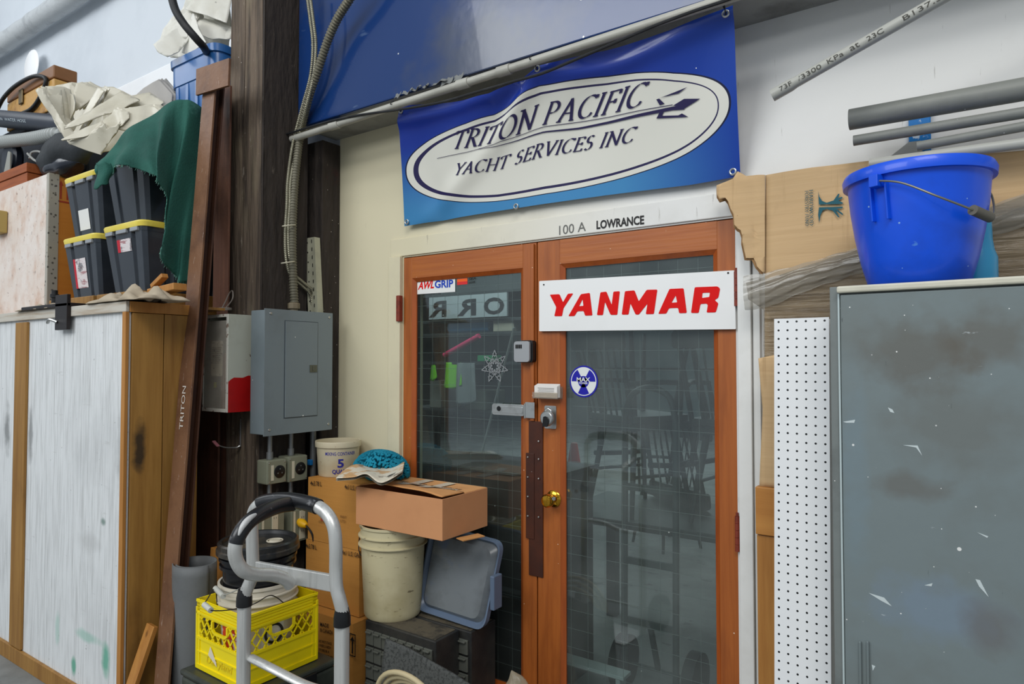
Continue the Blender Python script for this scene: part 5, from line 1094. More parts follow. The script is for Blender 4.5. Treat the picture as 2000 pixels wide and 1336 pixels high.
# loose paper between cartons
# mixing container
mc = P(662,700,Y=-.135); zb_ = zt1; zt_m = P(663,860,Y=-.135).z; hh = zt_m-zb_; 
R0 = .108
mc = V((mc.x,-.135,zb_+.001))
t = thing('mixing_container', 'dirty white 5 quart MIXING CONTAINER tub on the top carton', 'tub', mc)
tubm = mat('dirty_white_tub', S(206,194,164), .45, layers=[dirt(S(176,148,100), 4, .5, .75, .7), ('n', (30,30,30), .66, .7, S(130,90,50), .6)], trans=.05)
obj('tub_body', MB().lathe([(0,.0),(R0*.86,.0),(R0*.88,.004),(R0*.97,hh-.03),(R0*1.03,hh-.028),(R0*1.04,hh-.004),(R0*1.02,hh),(R0*.97,hh-.002),(R0*.94,hh-.03),(R0*.85,.008),(0,.006)], mc, 48), tubm, t, smooth=True)
vd = V((CAM.x-mc.x, CAM.y-mc.y, 0)).normalized(); va = math.atan2(vd.y, vd.x)
def on_tub(ang0, z0, w):
    def f(x, y):
        r = R0*(.88+.09*(z0+y)/hh)+.0016; an = ang0+(x-w/2)/r; return mc+V((r*cos(an), r*sin(an), z0+y))
    return f
blp = mat('blue_ink', S(40,44,140), .5)
obj('lettering', text_mb('MIXING CONTAINER', on_tub(va+.12, hh*.62, .155), .155, .017, .018), blp, t)
obj('lettering', text_mb('5', on_tub(va+.12, hh*.27, .030), .030, .042, .03), blp, t); obj('lettering', text_mb('QUART', on_tub(va+.12, hh*.08, .08), .08, .024, .03), blp, t)
# microfibre mop and magazine
mp_ = P(752,925,Y=-.17); mpz = zt1
mmt = mat('teal_microfibre', S(12,130,156), .9)
mb = MB(); random.seed(3)
ctr = V((P(744,925,Y=-.13).x, -.13, zt1+.05))
for i in range(820):
    a_, b__ = random.uniform(0, 2*pi), random.uniform(-.2, 1.45); dr_ = V((cos(a_)*cos(b__), sin(a_)*cos(b__)*.7, sin(b__)))
    p0 = ctr+V((dr_.x*.115, dr_.y*.10, dr_.z*.055)); p1 = p0+dr_*.046+V((0,0,-.006))
    mb.tube([p0, (p0+p1)/2+V((0,0,.003)), p1], .0062, 5)
mb.lathe([(0,-.044),(.08,-.044),(.105,-.02),(.10,.012),(.06,.036),(0,.042)], ctr, 24, M=Matrix.Diagonal((1,.7,1)))
tm_ = tag(obj('microfibre_mop', mb, mmt, smooth=True), 'bright teal chenille microfibre mitt under the magazine beside the mixing container', 'cleaning mitt')
mgp_unused = [P(x,y,D=d) for x,y,d in ((656,930,2.62),(694,906,2.72),(752,912,2.76),(792,902,2.70),(788,918,2.62),(744,944,2.52),(708,920,2.56),(658,937,2.58))]
def mag(u, v):
    top = [P(668,921,D=2.979), P(694,907,D=3.069), P(735,912,D=3.136), P(770,908,D=3.114), P(790,902,D=3.069)]
    bot = [P(656,934,D=2.822), P(690,932,D=2.800), P(716,926,D=2.800), P(745,943,D=2.755), P(786,922,D=2.822)]
    def ev(l, u):
        c_ = catmull(l, 10); k = u*(len(c_)-1); i = min(len(c_)-2, int(k)); return c_[i].lerp(c_[i+1], k-i)
    return ev(top, u).lerp(ev(bot, u), v)
t = thing('magazine', 'open white magazine with the word Collection draped over the teal mitt', 'magazine', mag(.5, 1))
mgm = mat('magazine_paper', S(226,216,196), .35, layers=[('n', (9,9,9), .52, .56, S(206,150,80), .8), ('n', (7,7,14), .60, .63, S(120,100,84), .8)])
mb = MB(); mb.grid(mag, 40, 12); obj('cover', mb, mgm, t, smooth=True, solid=.0015)
for k in (1, 2, 3):
    mb = MB(); mb.grid(lambda u, v: mag(u, v*.98)+V((0,.0,-.004*k)), 30, 8); obj('page', mb, mat('page_paper', S(200,192,176), .5) if k == 1 else bpy.data.materials['page_paper'], t, smooth=True)
obj('lettering', text_mb('Collection', lambda x, y: mag(.84+.13*x-y*.62, .97-.85*x-y*.05)-FW*.012, 1.0, .20, .02), M['ink'], t)
# organisers: black drawer cabinets
ORZ = P(851,1254,Y=-.36).z; OX1 = P(851,1254,Y=-.36).x
bp_ = mat('dusty_black_case', S(36,37,38), .5, layers=[dirt(S(92,88,78), 5, .45, .75, .45)], bump=(60,.1))
dusty = mat('dusty_top', S(92,84,68), .9, layers=[dirt(S(46,44,40), 16, .5, .65, .8)], bump=(60,.3))
clr = mat('clear_drawer', S(104,106,98), .25, alpha=.9, layers=[dirt(S(86,86,78), 8, .5, .7, .6)])
def organiser(name, label, x0, x1, y0, y1, z0, z1, rows, cols, face):
    t = thing(name, label, 'drawer cabinet', ((x0+x1)/2, (y0+y1)/2, z0))
    obj('casing', MB().box((x0,y0,z0), (x1,y1,z1)), bp_, t, bevel=.004)
    obj('top_tray', MB().box((x0+.012,y0+.012,z1-.0005), (x1-.012,y1-.012,z1+.002)), dusty, t)
    for r_ in range(rows):
        za = z1-.03-(r_+1)*(z1-z0-.05)/rows+.006; zb2 = z1-.03-r_*(z1-z0-.05)/rows
        for c_ in range(cols):
            xa = x0+.012+c_*(x1-x0-.024)/cols+.002; xb2 = x0+.012+(c_+1)*(x1-x0-.024)/cols-.002
            d_ = obj('drawer', MB().box((xa,y0-.010,za), (xb2,y0-.001,zb2-.004)), clr, t, bevel=.002)
            obj('drawer_pull', MB().box((xa+.006,y0-.022,zb2-.014), (xb2-.006,y0-.0105,zb2-.007)), clr, d_, bevel=.002)
    return t
organiser('drawer_organiser', 'dusty black organiser with clear drawers under the white bucket', OX1-.40, OX1, -.36, -.212, .0, ORZ, 5, 8, 0)
ZO2 = P(897,1243,Y=-.205).z
organiser('drawer_organiser', 'second black drawer organiser standing right behind the first', OX1-.36, P(919,1250,Y=-.205).x, -.2, -.03, .0, ORZ-.004, 5, 5, 0)
# white bucket
bkc = P(768,1000,Y=-.235); bcx = V((bkc.x,-.235,ORZ+.003)); zrim = P(866,1057,Y=-.357).z-.003; hb = zrim-bcx.z
bm1 = mat('dirty_cream_bucket', S(200,190,154), .42, layers=[dirt(S(156,142,98), 3, .45, .7, .75), ('n', (16,16,60), .64, .68, S(100,86,62), .8), ('n', (7,7,12), .60, .70, S(128,112,78), .6)])
def pail(t, c, R, H, m_, rings, nm='pail_body', wall=.004):
    prof = [(0,.0),(R*.84,.0),(R*.875,.010),(R*.88,.03)]
    for z in rings: rz_ = R*(.88+.12*z/H); prof += [(rz_,z-.004),(R*1.06,z-.003),(R*1.06,z+.001),(rz_+.001,z+.003)]
    prof += [(R*.99,H-.012),(R*1.03,H-.010),(R*1.03,H),(R*.97,H),(R*.95,H-.03),(R*.84,.012),(0,.008)]
    return obj(nm, MB().lathe(prof, c, 64), m_, t, smooth=True)
t = thing('plastic_pail', 'tall dirty cream five gallon pail under the open cardboard box', 'pail', bcx)
pail(t, bcx, .143, hb, bm1, (hb-.085,hb-.045))
ea = MB().box((bcx.x-.170,bcx.y-.012,bcx.z+hb-.10), (bcx.x-.150,bcx.y+.012,bcx.z+hb-.065)); obj('handle_ear', ea, bm1, t, bevel=.003)
e1 = V((bcx.x-.165,bcx.y-.0,bcx.z+hb-.083)); obj('bail_handle', MB().tube(catmull([e1, e1+V((-.012,-.03,.01)), e1+V((0,-.05,-.05)), e1+V((.03,-.06,-.075)), e1+V((.05,-.045,-.085))], 6), .0022, 6), M['ink'], t, smooth=True)
# open cardboard box on it
zb1 = zrim+.002; xc = P(866,1057,Y=-.357); bx0, bx1, by0, by1 = -2.235, -1.738, -.357, -.058; bh_ = P(866,976,Y=-.357).z-zb1
t = thing('open_carton', 'brown cardboard box with half open taped flaps on top of the cream pail', 'carton', ((bx0+bx1)/2,(by0+by1)/2,zb1))
th = .004
obj('box_wall', MB().box((bx0,by0,zb1), (bx1,by0+th,zb1+bh_)), M['card_pink'], t, bevel=.001); obj('box_wall', MB().box((bx1-th,by0+th,zb1), (bx1,by1,zb1+bh_)), M['card_pink'], t, bevel=.001)
obj('box_wall', MB().box((bx0,by1-th,zb1), (bx1-th,by1,zb1+bh_)), M['card_pink'], t); obj('box_wall', MB().box((bx0,by0+th,zb1), (bx0+th,by1-th,zb1+bh_)), M['card_pink'], t)
obj('box_floor', MB().box((bx0+th,by0+th,zb1), (bx1-th,by1-th,zb1+th)), M['card'], t)
flm = mat('flap_cardboard', S(206,146,88), .75, layers=[dirt(S(170,112,60), 6, .5, .75, .5)], bump=(12,.08))
yc_ = (by0+by1)/2; zt0 = zb1+bh_
def flap_(y_h, y_e, lift_l, lift_r, x0, x1, nm='flap'):
    mb = MB(); mb.grid(lambda u, v: V((x0+(x1-x0)*u, y_h+(y_e-y_h)*v, zt0+.002+(lift_l+(lift_r-lift_l)*u)*sin(v*pi/2)+.006*sin(u*6)*v)), 24, 8); return obj(nm, mb, flm, t, solid=.004, smooth=True)
mb = MB(); mb.grid(lambda u, v: V((bx0+.02+(bx1-bx0-.03)*u, by0+.008+(yc_-by0-.010)*v, zt0+.006+.020*sin(pi*min(1, u*1.05))*(1-v)**.6+.004*sin(u*9)-.004*v)), 30, 8)
obj('flap', mb, flm, t, solid=.004, smooth=True)
obj('flap', MB().box((bx0+.004,yc_+.002,zt0-.002), (bx1-.004,by1,zt0+.002)), flm, t, bevel=.001)
tp = mat('clear_tape', S(226,206,184), .2)
for (xa, xb2, y0_, y1_) in ((bx0+.16,bx0+.21,by0+.07,by1-.02),(bx0+.29,bx0+.34,by0+.08,by1-.02),(bx0+.12,bx0+.44,yc_-.015,yc_+.02)):
    mb = MB(); mb.grid(lambda u, v: V((xa+(xb2-xa)*u, y0_+(y1_-y0_)*v, zt0+.0095+.016*max(0,(yc_-(y0_+(y1_-y0_)*v))/.12)-(.004 if y0_+(y1_-y0_)*v > yc_ else 0))), 4, 12); obj('tape_strip', mb, tp, t, smooth=True)
for i in range(3): 
    x = bx0+.20+i*.05; 
mbt = text_mb('THIS SIDE UP', lambda x, y: V((bx0+.08+x, yc_+.03+y, zt0+.0028)), .16, .02, 0); obj('lettering', mbt, M['ink'], t)
mbt = text_mb('HANDLE WITH CARE', lambda x, y: V((bx0+.27+x, yc_+.03+y, zt0+.0028)), .17, .02, 0); obj('lettering', mbt, M['ink'], t)
obj('bottom_flap', MB().bar(P(898,1054,Y=-.30)+V((0,0,.0)), P(940,1045,Y=-.20), .05, .004), M['card'], t)
# grey-blue storage lid leaning on the door glass
lc = [P(835,1040,Y=-.10), P(974,1060,Y=-.06), P(972,1245,Y=-.16), P(838,1190,Y=-.20)]
lm_ = mat('hazy_grey_lid', S(112,118,122), .3, layers=[dirt(S(66,68,70), 3, .45, .65, .8), dirt(S(96,116,150), 4, .56, .68, .6), ('n', (3,3,9), .6, .7, S(150,150,140), .4)]); lb_ = mat('blue_grey_rim', S(96,112,134), .35)
x0_, x1_ = P(820,1100,Y=-.15).x, P(972,1100,Y=-.11).x; zl0 = ORZ+.004; zl1 = P(960,1050,Y=-.10).z
def lid(x, z, off=0):     # leaning back against the door
    k = (z-zl0)/(zl1-zl0); return V((x, -.155+.105*k-off, z))
t = thing('bin_lid', 'hazy grey blue storage lid leaning against the left door behind the pail', 'lid', lid((x0_+x1_)/2, zl0))
out_ = round_poly([(x0_,zl0+.012),(x1_-.02,zl0-.02 if False else zl0),(x1_,zl1-.02),(x0_,zl1)], .05, 8); inn = [((x-(x0_+x1_)/2)*.90+(x0_+x1_)/2, (z-(zl0+zl1)/2)*.90+(zl0+zl1)/2) for x, z in out_]
mb = MB(); n = len(out_); L0 = [lid(x,z,.0) for x,z in out_]; L1 = [lid(x,z,.026) for x,z in out_]; L2 = [lid((x-(x0_+x1_)/2)*.965+(x0_+x1_)/2,(z-(zl0+zl1)/2)*.965+(zl0+zl1)/2,.026) for x,z in out_]; L3 = [lid(x,z,.010) for x,z in inn]
mb.add(L0+L1+L2+L3, [(j*n+i, j*n+(i+1) % n, (j+1)*n+(i+1) % n, (j+1)*n+i) for j in range(3) for i in range(n)]); obj('lid_rim', mb, lb_, t, smooth=True)
inn2 = [((x-(x0_+x1_)/2)*.80+(x0_+x1_)/2, (z-(zl0+zl1)/2)*.80+(zl0+zl1)/2) for x, z in out_]
mb = MB(); mb.add([lid(x,z,.010) for x,z in inn]+[lid(x,z,.030) for x,z in inn2], [(i,(i+1) % n,n+(i+1) % n,n+i) for i in range(n)]); mb.add([lid(x,z,.030) for x,z in inn2], [tuple(range(n))])
obj('lid_panel', mb, lm_, t, smooth=True)
za_, zc_ = P(975,1120,Y=-.11).z, P(975,1190,Y=-.13).z
mb = MB().box((x1_-.004,lid(x1_,zc_).y-.03,zc_), (x1_+.018,lid(x1_,za_).y-.012,za_)); obj('lid_clasp', mb, lb_, t, bevel=.004)
# grey foam mat and cream hose at the front
fm = mat('speckled_grey_foam', S(84,86,84), .95, layers=[('n', (90,90,90), .5, .6, S(54,56,55), .8, 2)], bump=(120, .4))
q = [P(744,1252,Y=-.47), P(790,1272,Y=-.47), P(880,1322,Y=-.47), P(960,1372,Y=-.47)]
ft = [(p.x,p.z) for p in q]; poly = ft+[(q[-1].x,.02),(q[0].x-.01,.02)]
crumple(poly, lambda x, z: V((x, -.50+.06*z/.4, z)), .03, .004, (5,5), 6, name='foam_mat', m=fm, th=.012)
tag(bpy.data.objects['foam_mat'], 'speckled grey foam mat leaning in front of the drawer organiser', 'mat')
hc = P(790,1330,Y=-.62); hz = P(790,1312,Y=-.62).z
mb = MB(); pts = []
for i in range(3*36): 
    a_ = i*2*pi/36; R_ = .165-.010*(i//36)+.004*sin(a_*3); pts.append(V((hc.x+R_*cos(a_), -.60+.018*(i/36)-.08*sin(a_)*.3, hz-.17+R_*sin(a_)-.012*(i//36))))
zmin = min(p.z for p in pts); pts = [p+V((0,0,.012-min(0,zmin)-0)) if zmin < 0 else p for p in pts]
tag(obj('coiled_hose', mb.tube(pts, .0095, 10), mat('cream_hose', S(206,190,150), .5), smooth=True), 'coil of cream hose leaning upright in front of the grey foam mat', 'hose')
for pn in pts[:1]: pass
# plastic bag with yellow rolls by the doors
bgc = P(1005,1345,Y=-.10); 
t = thing('plastic_bag', 'crumpled clear plastic bag with yellow rolls on the floor before the doors', 'bag', (bgc.x,-.13,.0))
def bag(u, v):
    a_ = 2*pi*u; r = (.115*(1-v)**.35+.01)*(1+.25*noise.noise(V((cos(a_)*2, sin(a_)*2, v*3)))); return V((bgc.x+.02*v+r*cos(a_)*(1.0), -.165+r*.75*sin(a_), .235*v*(1+.18*cos(a_))+.004))
mb = MB(); mb.grid(bag, 48, 20); mb.uv = None; obj('bag_film', mb, mat('clear_crinkled_bag', S(190,176,150), .2, alpha=.55, bump=(30,.6)), t, smooth=True)
for i, (dx, dy, dz) in enumerate(((-.05,-.02,.02),(.0,-.03,.02),(.05,-.0,.02),(-.03,.0,.095),(.02,-.01,.095))):
    tag(obj('yellow_roll', MB().lathe([(.010,0),(.024,0),(.024,.07),(.010,.07),(.010,0)], (bgc.x+dx,-.165+dy,dz-.008), 20), mat('yellow_roll', S(206,180,70), .5) if 'yellow_roll' not in bpy.data.materials else bpy.data.materials['yellow_roll'], smooth=True), ['leftmost of the lower yellow rolls inside the clear bag','middle of the lower yellow rolls inside the clear bag','rightmost of the lower yellow rolls inside the clear bag','left of the two upper yellow rolls inside the clear bag','right of the two upper yellow rolls inside the clear bag'][i], 'roll')
# ---------------------------------------------------------------- black case, yellow crate, pails, hand truck
CC = P(477,1205,D=2.43); cz1 = CC.z; s_ = .325
def cam_dir(lat, dep): return (RT*lat+V((FW.x,FW.y,0)).normalized()*dep)
dl_ = cam_dir(-.267,.194).normalized(); 
uL = cam_dir(cos(radians(144)), sin(radians(144))).normalized(); uR = cam_dir(cos(radians(54)), sin(radians(54))).normalized()
cz0 = P(470,1348,D=2.43).z; Hc = cz1-cz0
rzC = math.atan2(uR.y, uR.x)
ctrC = V((CC.x,CC.y,0))+uL*s_/2+uR*s_/2
t = thing('tool_case', 'flat black tool case under the yellow milk crate', 'case', (ctrC.x,ctrC.y,0), rzC)
ck = mat('olive_black_case', S(52,56,50), .45, layers=[dirt(S(92,96,84), 6, .5, .75, .5)])
obj('case_body', MB().box((-.200,-.215,.0), (.215,.205,cz0-.03)), ck, t, local=True, bevel=.012); obj('case_lid', MB().box((-.205,-.220,cz0-.028), (.220,.210,cz0-.004)), ck, t, local=True, bevel=.010)
obj('case_latch', MB().box((.05,-.232,cz0-.07), (.11,-.2205,cz0-.015)), M['black_plastic'], t, local=True, bevel=.003)
yel = mat('yellow_crate_plastic', S(246,222,8), .35, layers=[dirt(S(216,186,20), 4, .55, .8, .5)], coat=.1)
t = thing('milk_crate', 'bright yellow plastic milk crate holding pails, behind the hand truck', 'crate', (ctrC.x,ctrC.y,cz0), rzC); h_ = s_/2
def cside(nm, ax, sg):    # one side: frame, rails, lattice with a hand hole, solid lower panel
    mb = MB(); T_ = .006
    def bx(u0, u1, v0, v1, d0=0, d1=T_):
        a, b_ = (sg*(h_-d0), sg*(h_-d1)); lo, hi = min(a, b_), max(a, b_)
        if ax == 0: mb.box((lo,u0,v0), (hi,u1,v1))
        else: mb.box((u0,lo,v0), (u1,hi,v1))
    H_ = Hc; w_ = h_-.0005
    bx(-w_,w_,0,.018,-.002,T_); bx(-w_,w_,.018,H_*.43,.003,.006); bx(-w_,-w_+.022,0,H_); bx(w_-.022,w_,0,H_)
    bx(-w_,w_,H_*.43,H_*.47,-.002,T_); bx(-w_,w_,H_*.24,H_*.26,-.001,T_); 
    for k in range(5): z = H_-.006-k*.0115; bx(-w_,w_,z-.004,z+.005,-.003 if k in (0,4) else 0,T_)
    bx(-w_,w_,H_-.066,H_,.004,.0058)
    z0_, z1_ = H_*.47, H_-.066; hx, hz0 = .052, z1_-.042
    def lat(p, q):
        n = 14
        for i in range(n):      # keep clear of the hand hole
            a = (p[0]+(q[0]-p[0])*i/n, p[1]+(q[1]-p[1])*i/n); b_ = (p[0]+(q[0]-p[0])*(i+1)/n, p[1]+(q[1]-p[1])*(i+1)/n); mx = ((a[0]+b_[0])/2, (a[1]+b_[1])/2)
            if abs(mx[0]) < hx and mx[1] > hz0 or abs(mx[0]) > w_-.01: continue
            f = (lambda u, v: V((sg*(h_-.003), u, v))) if ax == 0 else (lambda u, v: V((u, sg*(h_-.003), v)))
            mb.bar(f(*a), f(*b_), .005, .0045, up=(1,0,0) if ax == 0 else (0,1,0))
    dz = z1_-z0_; k = -h_-dz
    while k < h_: lat((k,z0_), (k+dz*.75,z1_)); lat((k+dz*.75,z0_), (k,z1_)); k += .040
    pts = [(-hx,z1_),(-hx,hz0+.012),(-hx+.016,hz0),(hx-.016,hz0),(hx,hz0+.012),(hx,z1_)]
    f = (lambda u, v: V((sg*(h_-.002), u, v))) if ax == 0 else (lambda u, v: V((u, sg*(h_-.002), v)))
    for p, q in zip(pts, pts[1:]): mb.bar(f(*p), f(*q), .010, .008, up=(1,0,0) if ax == 0 else (0,1,0))
    obj(nm, mb, yel, t, local=True)
for ax, sg in ((0,-1),(0,1),(1,-1),(1,1)): cside('crate_side', ax, sg)
obj('crate_floor', MB().box((-h_+.007,-h_+.007,.001), (h_-.007,h_-.007,.006)), yel, t, local=True)
for sx_ in (-1,1):
    for sy_ in (-1,1): obj('corner_rib', MB().box((sx_*h_-.008 if sx_ > 0 else -h_-.003, sy_*h_-.008 if sy_ > 0 else -h_-.003, .0), (h_+.003 if sx_ > 0 else -h_+.008, h_+.003 if sy_ > 0 else -h_+.008, Hc-.03)), yel, t, local=True, bevel=.002)
# embossed word on the left face (local -x side): reads along -y
emb = text_mb('Dairyland', lambda x, y: V((-h_+.0005, .09-x, .028+y)), .17, .038, .0, .15); obj('embossed_word', emb, mat('yellow_emboss', S(236,208,6), .4), t, local=True)
obj('torn_label', MB().prism([(.075,.10),(.015,.07),(.02,.085),(.06,.135)], lambda y, z: V((-h_-.0012,y,z-.03)), (.001,0,0)), mat('torn_white_label', S(224,214,190), .6), t, local=True)
# pails in the crate
pc_ = V((ctrC.x-.0,ctrC.y,cz0+.008))
wp = mat('white_pail_plastic', S(216,208,190), .4, layers=[dirt(S(176,150,110), 5, .55, .75, .6)], trans=.03)
R1 = .145; zw = P(508,1128,D=2.66).z; hw2 = zw-pc_.z
t = thing('plastic_pail', 'white pail with paper label and wire handle standing in the yellow crate', 'pail', pc_)
pail(t, pc_, R1, hw2, wp, (hw2-.035,hw2-.065,hw2-.105), wall=.003)
lab_ = MB(); Rr = R1*.93
def on_pail(a0, a1, z0_, z1_, off=.002): 
    mb = MB(); mb.grid(lambda u, v: pc_+V(((R1*(.88+.12*(z0_+(z1_-z0_)*v)/hw2)+off)*cos(a0+(a1-a0)*u), (R1*(.88+.12*(z0_+(z1_-z0_)*v)/hw2)+off)*sin(a0+(a1-a0)*u), z0_+(z1_-z0_)*v)), 12, 2); mb.uv = None; return mb
vC = math.atan2(CAM.y-pc_.y, CAM.x-pc_.x)
lw = obj('paper_label', on_pail(vC+.1, vC+.75, .05, .24), mat('white_pail_label', S(226,224,216), .5), t, smooth=True)
obj('label_header', on_pail(vC+.15, vC+.7, .215, .235, .0035), mat('label_navy', S(40,52,70), .5), lw, smooth=True)
obj('label_emblem', torus_mb(pc_+V((R1*.97*cos(vC+.43), R1*.97*sin(vC+.43), .15)), .034, .005, nrm=(cos(vC+.43), sin(vC+.43), 0)), M['ink'], lw, smooth=True)
for k in range(5): obj('label_line', on_pail(vC+.15, vC+.65-.05*(k%2), .06+k*.008, .063+k*.008, .0035), M['grey_ink'], lw)
obj('red_label', on_pail(vC-1.15, vC-.55, .07, .24), mat('red_white_label', S(206,60,30), .5, layers=[('n', (14,14,20), .5, .54, S(230,224,214), .9)]), t, smooth=True)
hz_ = hw2-.085
for (pa, pb) in (((-.3,),(0,)),): 
    g0 = P(399,1181,D=2.36); g1 = P(412,1192,D=2.32)
    ea_ = pc_+V((R1*1.05*cos(vC+.75), R1*1.05*sin(vC+.75), hz_)); eb = pc_+V((R1*1.05*cos(vC-1.3), R1*1.05*sin(vC-1.3), hz_))
    bl2 = obj('bail_handle', MB().tube(catmull([eb, P(420,1150,D=2.55), P(404,1172,D=2.42), g0, g1, P(450,1191,D=2.36), P(495,1180,D=2.42), P(530,1163,D=2.52), ea_], 8), .002, 6), M['ink'], t, smooth=True)
    obj('hand_grip', MB().tube([g0, g1], .010, 12), mat('pale_grip', S(196,196,186), .4), bl2, smooth=True)
# black pail nested in it
R2 = .147; zk = P(508,1052,D=2.66).z; kc = V((pc_.x+.0,pc_.y,pc_.z+hw2-.175)); hk = zk-kc.z
bk2 = mat('glossy_black_pail', S(20,21,24), .22, layers=[dirt(S(60,60,58), 6, .55, .8, .4)])
t = thing('plastic_pail', 'glossy black lidded pail nested in the white pail in the crate', 'pail', kc)
prof = [(0,.0),(R2*.84,.0),(R2*.90,hk-.10),(R2*.98,hk-.098),(R2*.98,hk-.085),(R2*.93,hk-.083),(R2*.93,hk-.07),(R2*1.0,hk-.068),(R2*1.0,hk-.056),(R2*.95,hk-.054),(R2*.95,hk-.045),(0,hk-.045)]
obj('pail_body', MB().lathe(prof, kc, 64), bk2, t, smooth=True)
prof = [(R2*1.03,hk-.046),(R2*1.07,hk-.044),(R2*1.07,hk-.028),(R2*1.03,hk-.024),(R2*1.04,hk-.006),(R2*.99,hk),(R2*.93,hk-.002),(R2*.90,hk-.014),(0,hk-.014)]
ld = obj('pail_lid', MB().lathe(prof, kc, 64), mat('dusty_black_lid', S(34,35,36), .3, layers=[dirt(S(116,104,84), 7, .5, .7, .55)]), t, smooth=True)
sc_ = kc+V((0,0,hk-.013)); rtv = V((RT.x,RT.y,0)); fwv = V((FW.x,FW.y,0)).normalized()
cpt = sc_+rtv*.065-fwv*.0
obj('spout_ring', torus_mb(cpt+V((0,0,.005)), .030, .003, nrm=(0,0,1)), mat('white_spout', S(196,188,168), .4), ld, smooth=True)
obj('spout_cap', MB().lathe([(0,.008),(.020,.008),(.024,.003),(.024,0)], cpt, 20), bpy.data.materials['white_spout'], ld, smooth=True)
obj('bung_hole', MB().lathe([(0,.001),(.022,.001),(.024,.0)], sc_-rtv*.045, 20), M['ink'], ld)
e1 = kc+rtv*R2*1.0+V((0,0,hk-.08)); e2 = kc-rtv*R2*1.0+V((0,0,hk-.08))
lug = kc+V((R2*cos(vC+.35)*1.0, R2*sin(vC+.35)*1.0, hk-.10)); 
obj('handle_lug', MB().bar(lug+V((0,0,-.02)), lug+V((0,0,.03)), .035, .016, up=(cos(vC+.35), sin(vC+.35), 0)), bk2, t, bevel=.003)
wr = obj('bail_handle', MB().tube(catmull([lug+V((cos(vC),sin(vC),0))*.012, P(528,1103,D=2.44), P(492,1135,D=2.40), P(455,1156,D=2.42), P(430,1162,D=2.46), P(424,1148,D=2.56)], 8), .0022, 8), mat('bright_wire', S(206,206,196), .3, metal=.8), t, smooth=True)
obj('hand_grip', MB().tube([P(436,1165,D=2.44), P(421,1149,D=2.54)], .010, 12), bpy.data.materials['pale_grip'], wr, smooth=True)
# rolled grey rubber mat
mcx = P(382,1115,D=2.80); zr_ = P(380,1105,D=2.75).z
def roll(u, v): a_ = -2.2+u*(2*pi*1.35); r = .080+.03*u*.6; return V((mcx.x+r*cos(a_), mcx.y+r*sin(a_)*.9, zr_*v+.002))
mb = MB(); mb.grid(roll, 70, 16); mb.uv = None
tag(obj('rolled_mat', mb, mat('grey_rubber_mat', S(104,106,106), .6, layers=[dirt(S(70,72,72), 3, .5, .8, .5)], bump=(40,.1)), smooth=True, solid=.005), 'rolled grey rubber mat standing left of the yellow crate', 'rolled mat')
# hand truck
al = mat('brushed_aluminium', S(206,206,202), .36, metal=.45, layers=[('n', (60,60,3), .5, .7, S(150,150,146), .5), ('n', (30,30,30), .68, .71, S(90,86,80), .7)], bump=((50,50,4), .1))
blk = mat('worn_black_grip', S(24,25,28), .35, layers=[('n', (26,26,26), .62, .66, S(120,120,122), .6)], coat=.2)
DLt, DRt = 2.12, 1.94
hb0 = P(477,1300,D=DLt); hb1 = P(668,1300,D=DRt)
t = thing('hand_truck', 'aluminium hand truck with black looped grip in front of the yellow crate', 'hand truck', ((hb0.x+hb1.x)/2,(hb0.y+hb1.y)/2,0))
def rail(px, D, ytop, nm):
    a = P(px, ytop, D=D); b_ = V((a.x, a.y, .12)); b_.z = .12; mb = MB(); ax = (hb1-hb0).normalized()
    prof = round_poly([(-.021,-.015),(.021,-.015),(.021,.015),(-.021,.015)], .010, 4); n_ = V((-ax.y, ax.x, 0))
    vs = [a+ax*x+n_*y for x, y in prof]+[V((a.x,a.y,.10))+ax*x+n_*y for x, y in prof]; k = len(prof)
    mb.add(vs, [(i,(i+1) % k,k+(i+1) % k,k+i) for i in range(k)]+[tuple(range(k))[::-1], tuple(range(k,2*k))])
    return obj(nm, mb, al, t, smooth=True), a
r1, ra = rail(477, DLt, 1178, 'side_rail'); r2, rb = rail(668, DRt, 1216, 'side_rail')
for a, D in ((ra, DLt), (rb, DRt)): obj('joint_cap', MB().tube([a+V((0,0,-.008)), a+V((0,0,.018)), a+V((0,0,.045))], lambda q_: [.0250,.0245,.019][int(round(q_*2))], 16), M['black_plastic'], t, smooth=True)
ft_ = MB()
upL = [P(477,1176,D=DLt), P(481,1155,D=DLt), P(491,1130,D=DLt), P(494,1108,D=DLt), P(493,1070,D=DLt), P(492,1030,D=DLt), P(494,1005,D=DLt), P(503,988,D=DLt-.01), P(522,979,D=DLt-.02)]
upM = [P(560,976,D=2.07), P(600,983,D=2.02), P(625,992,D=1.99), P(643,1010,D=1.97), P(653,1035,D=1.955), P(656,1070,D=1.95), P(656,1110,D=1.95), P(657,1145,D=1.945), P(663,1170,D=1.94), P(669,1195,D=DRt), P(669,1214,D=DRt)]
pth = catmull(upL+upM, 6)
obj('upper_frame', MB().tube(pth, .0195, 16), al, t, smooth=True)
iL, iR = 7*6+3, 12*6-2
obj('grip_sleeve', MB().tube(pth[7*6+2:11*6], .0235, 16), blk, t, smooth=True)
lp = [P(570,984,D=2.05), P(545,988,D=2.0), P(515,1000,D=1.93), P(487,1018,D=1.87), P(468,1043,D=1.84), P(459,1070,D=1.83), P(462,1095,D=1.835), P(476,1115,D=1.85), P(500,1122,D=1.89), P(530,1123,D=1.94), P(556,1131,D=1.98), P(566,1142,D=2.0)]
lpth = catmull(lp, 6); obj('loop_handle', MB().tube(lpth, .0190, 16), al, t, smooth=True)
g = obj('loop_grip', MB().tube(lpth[:5*6-1], lambda q_: .0235-.003*q_, 16), blk, t, smooth=True)
gi = [P(506,1002,D=1.895), P(488,1012,D=1.85), P(474,1028,D=1.823), P(466,1046,D=1.812)]
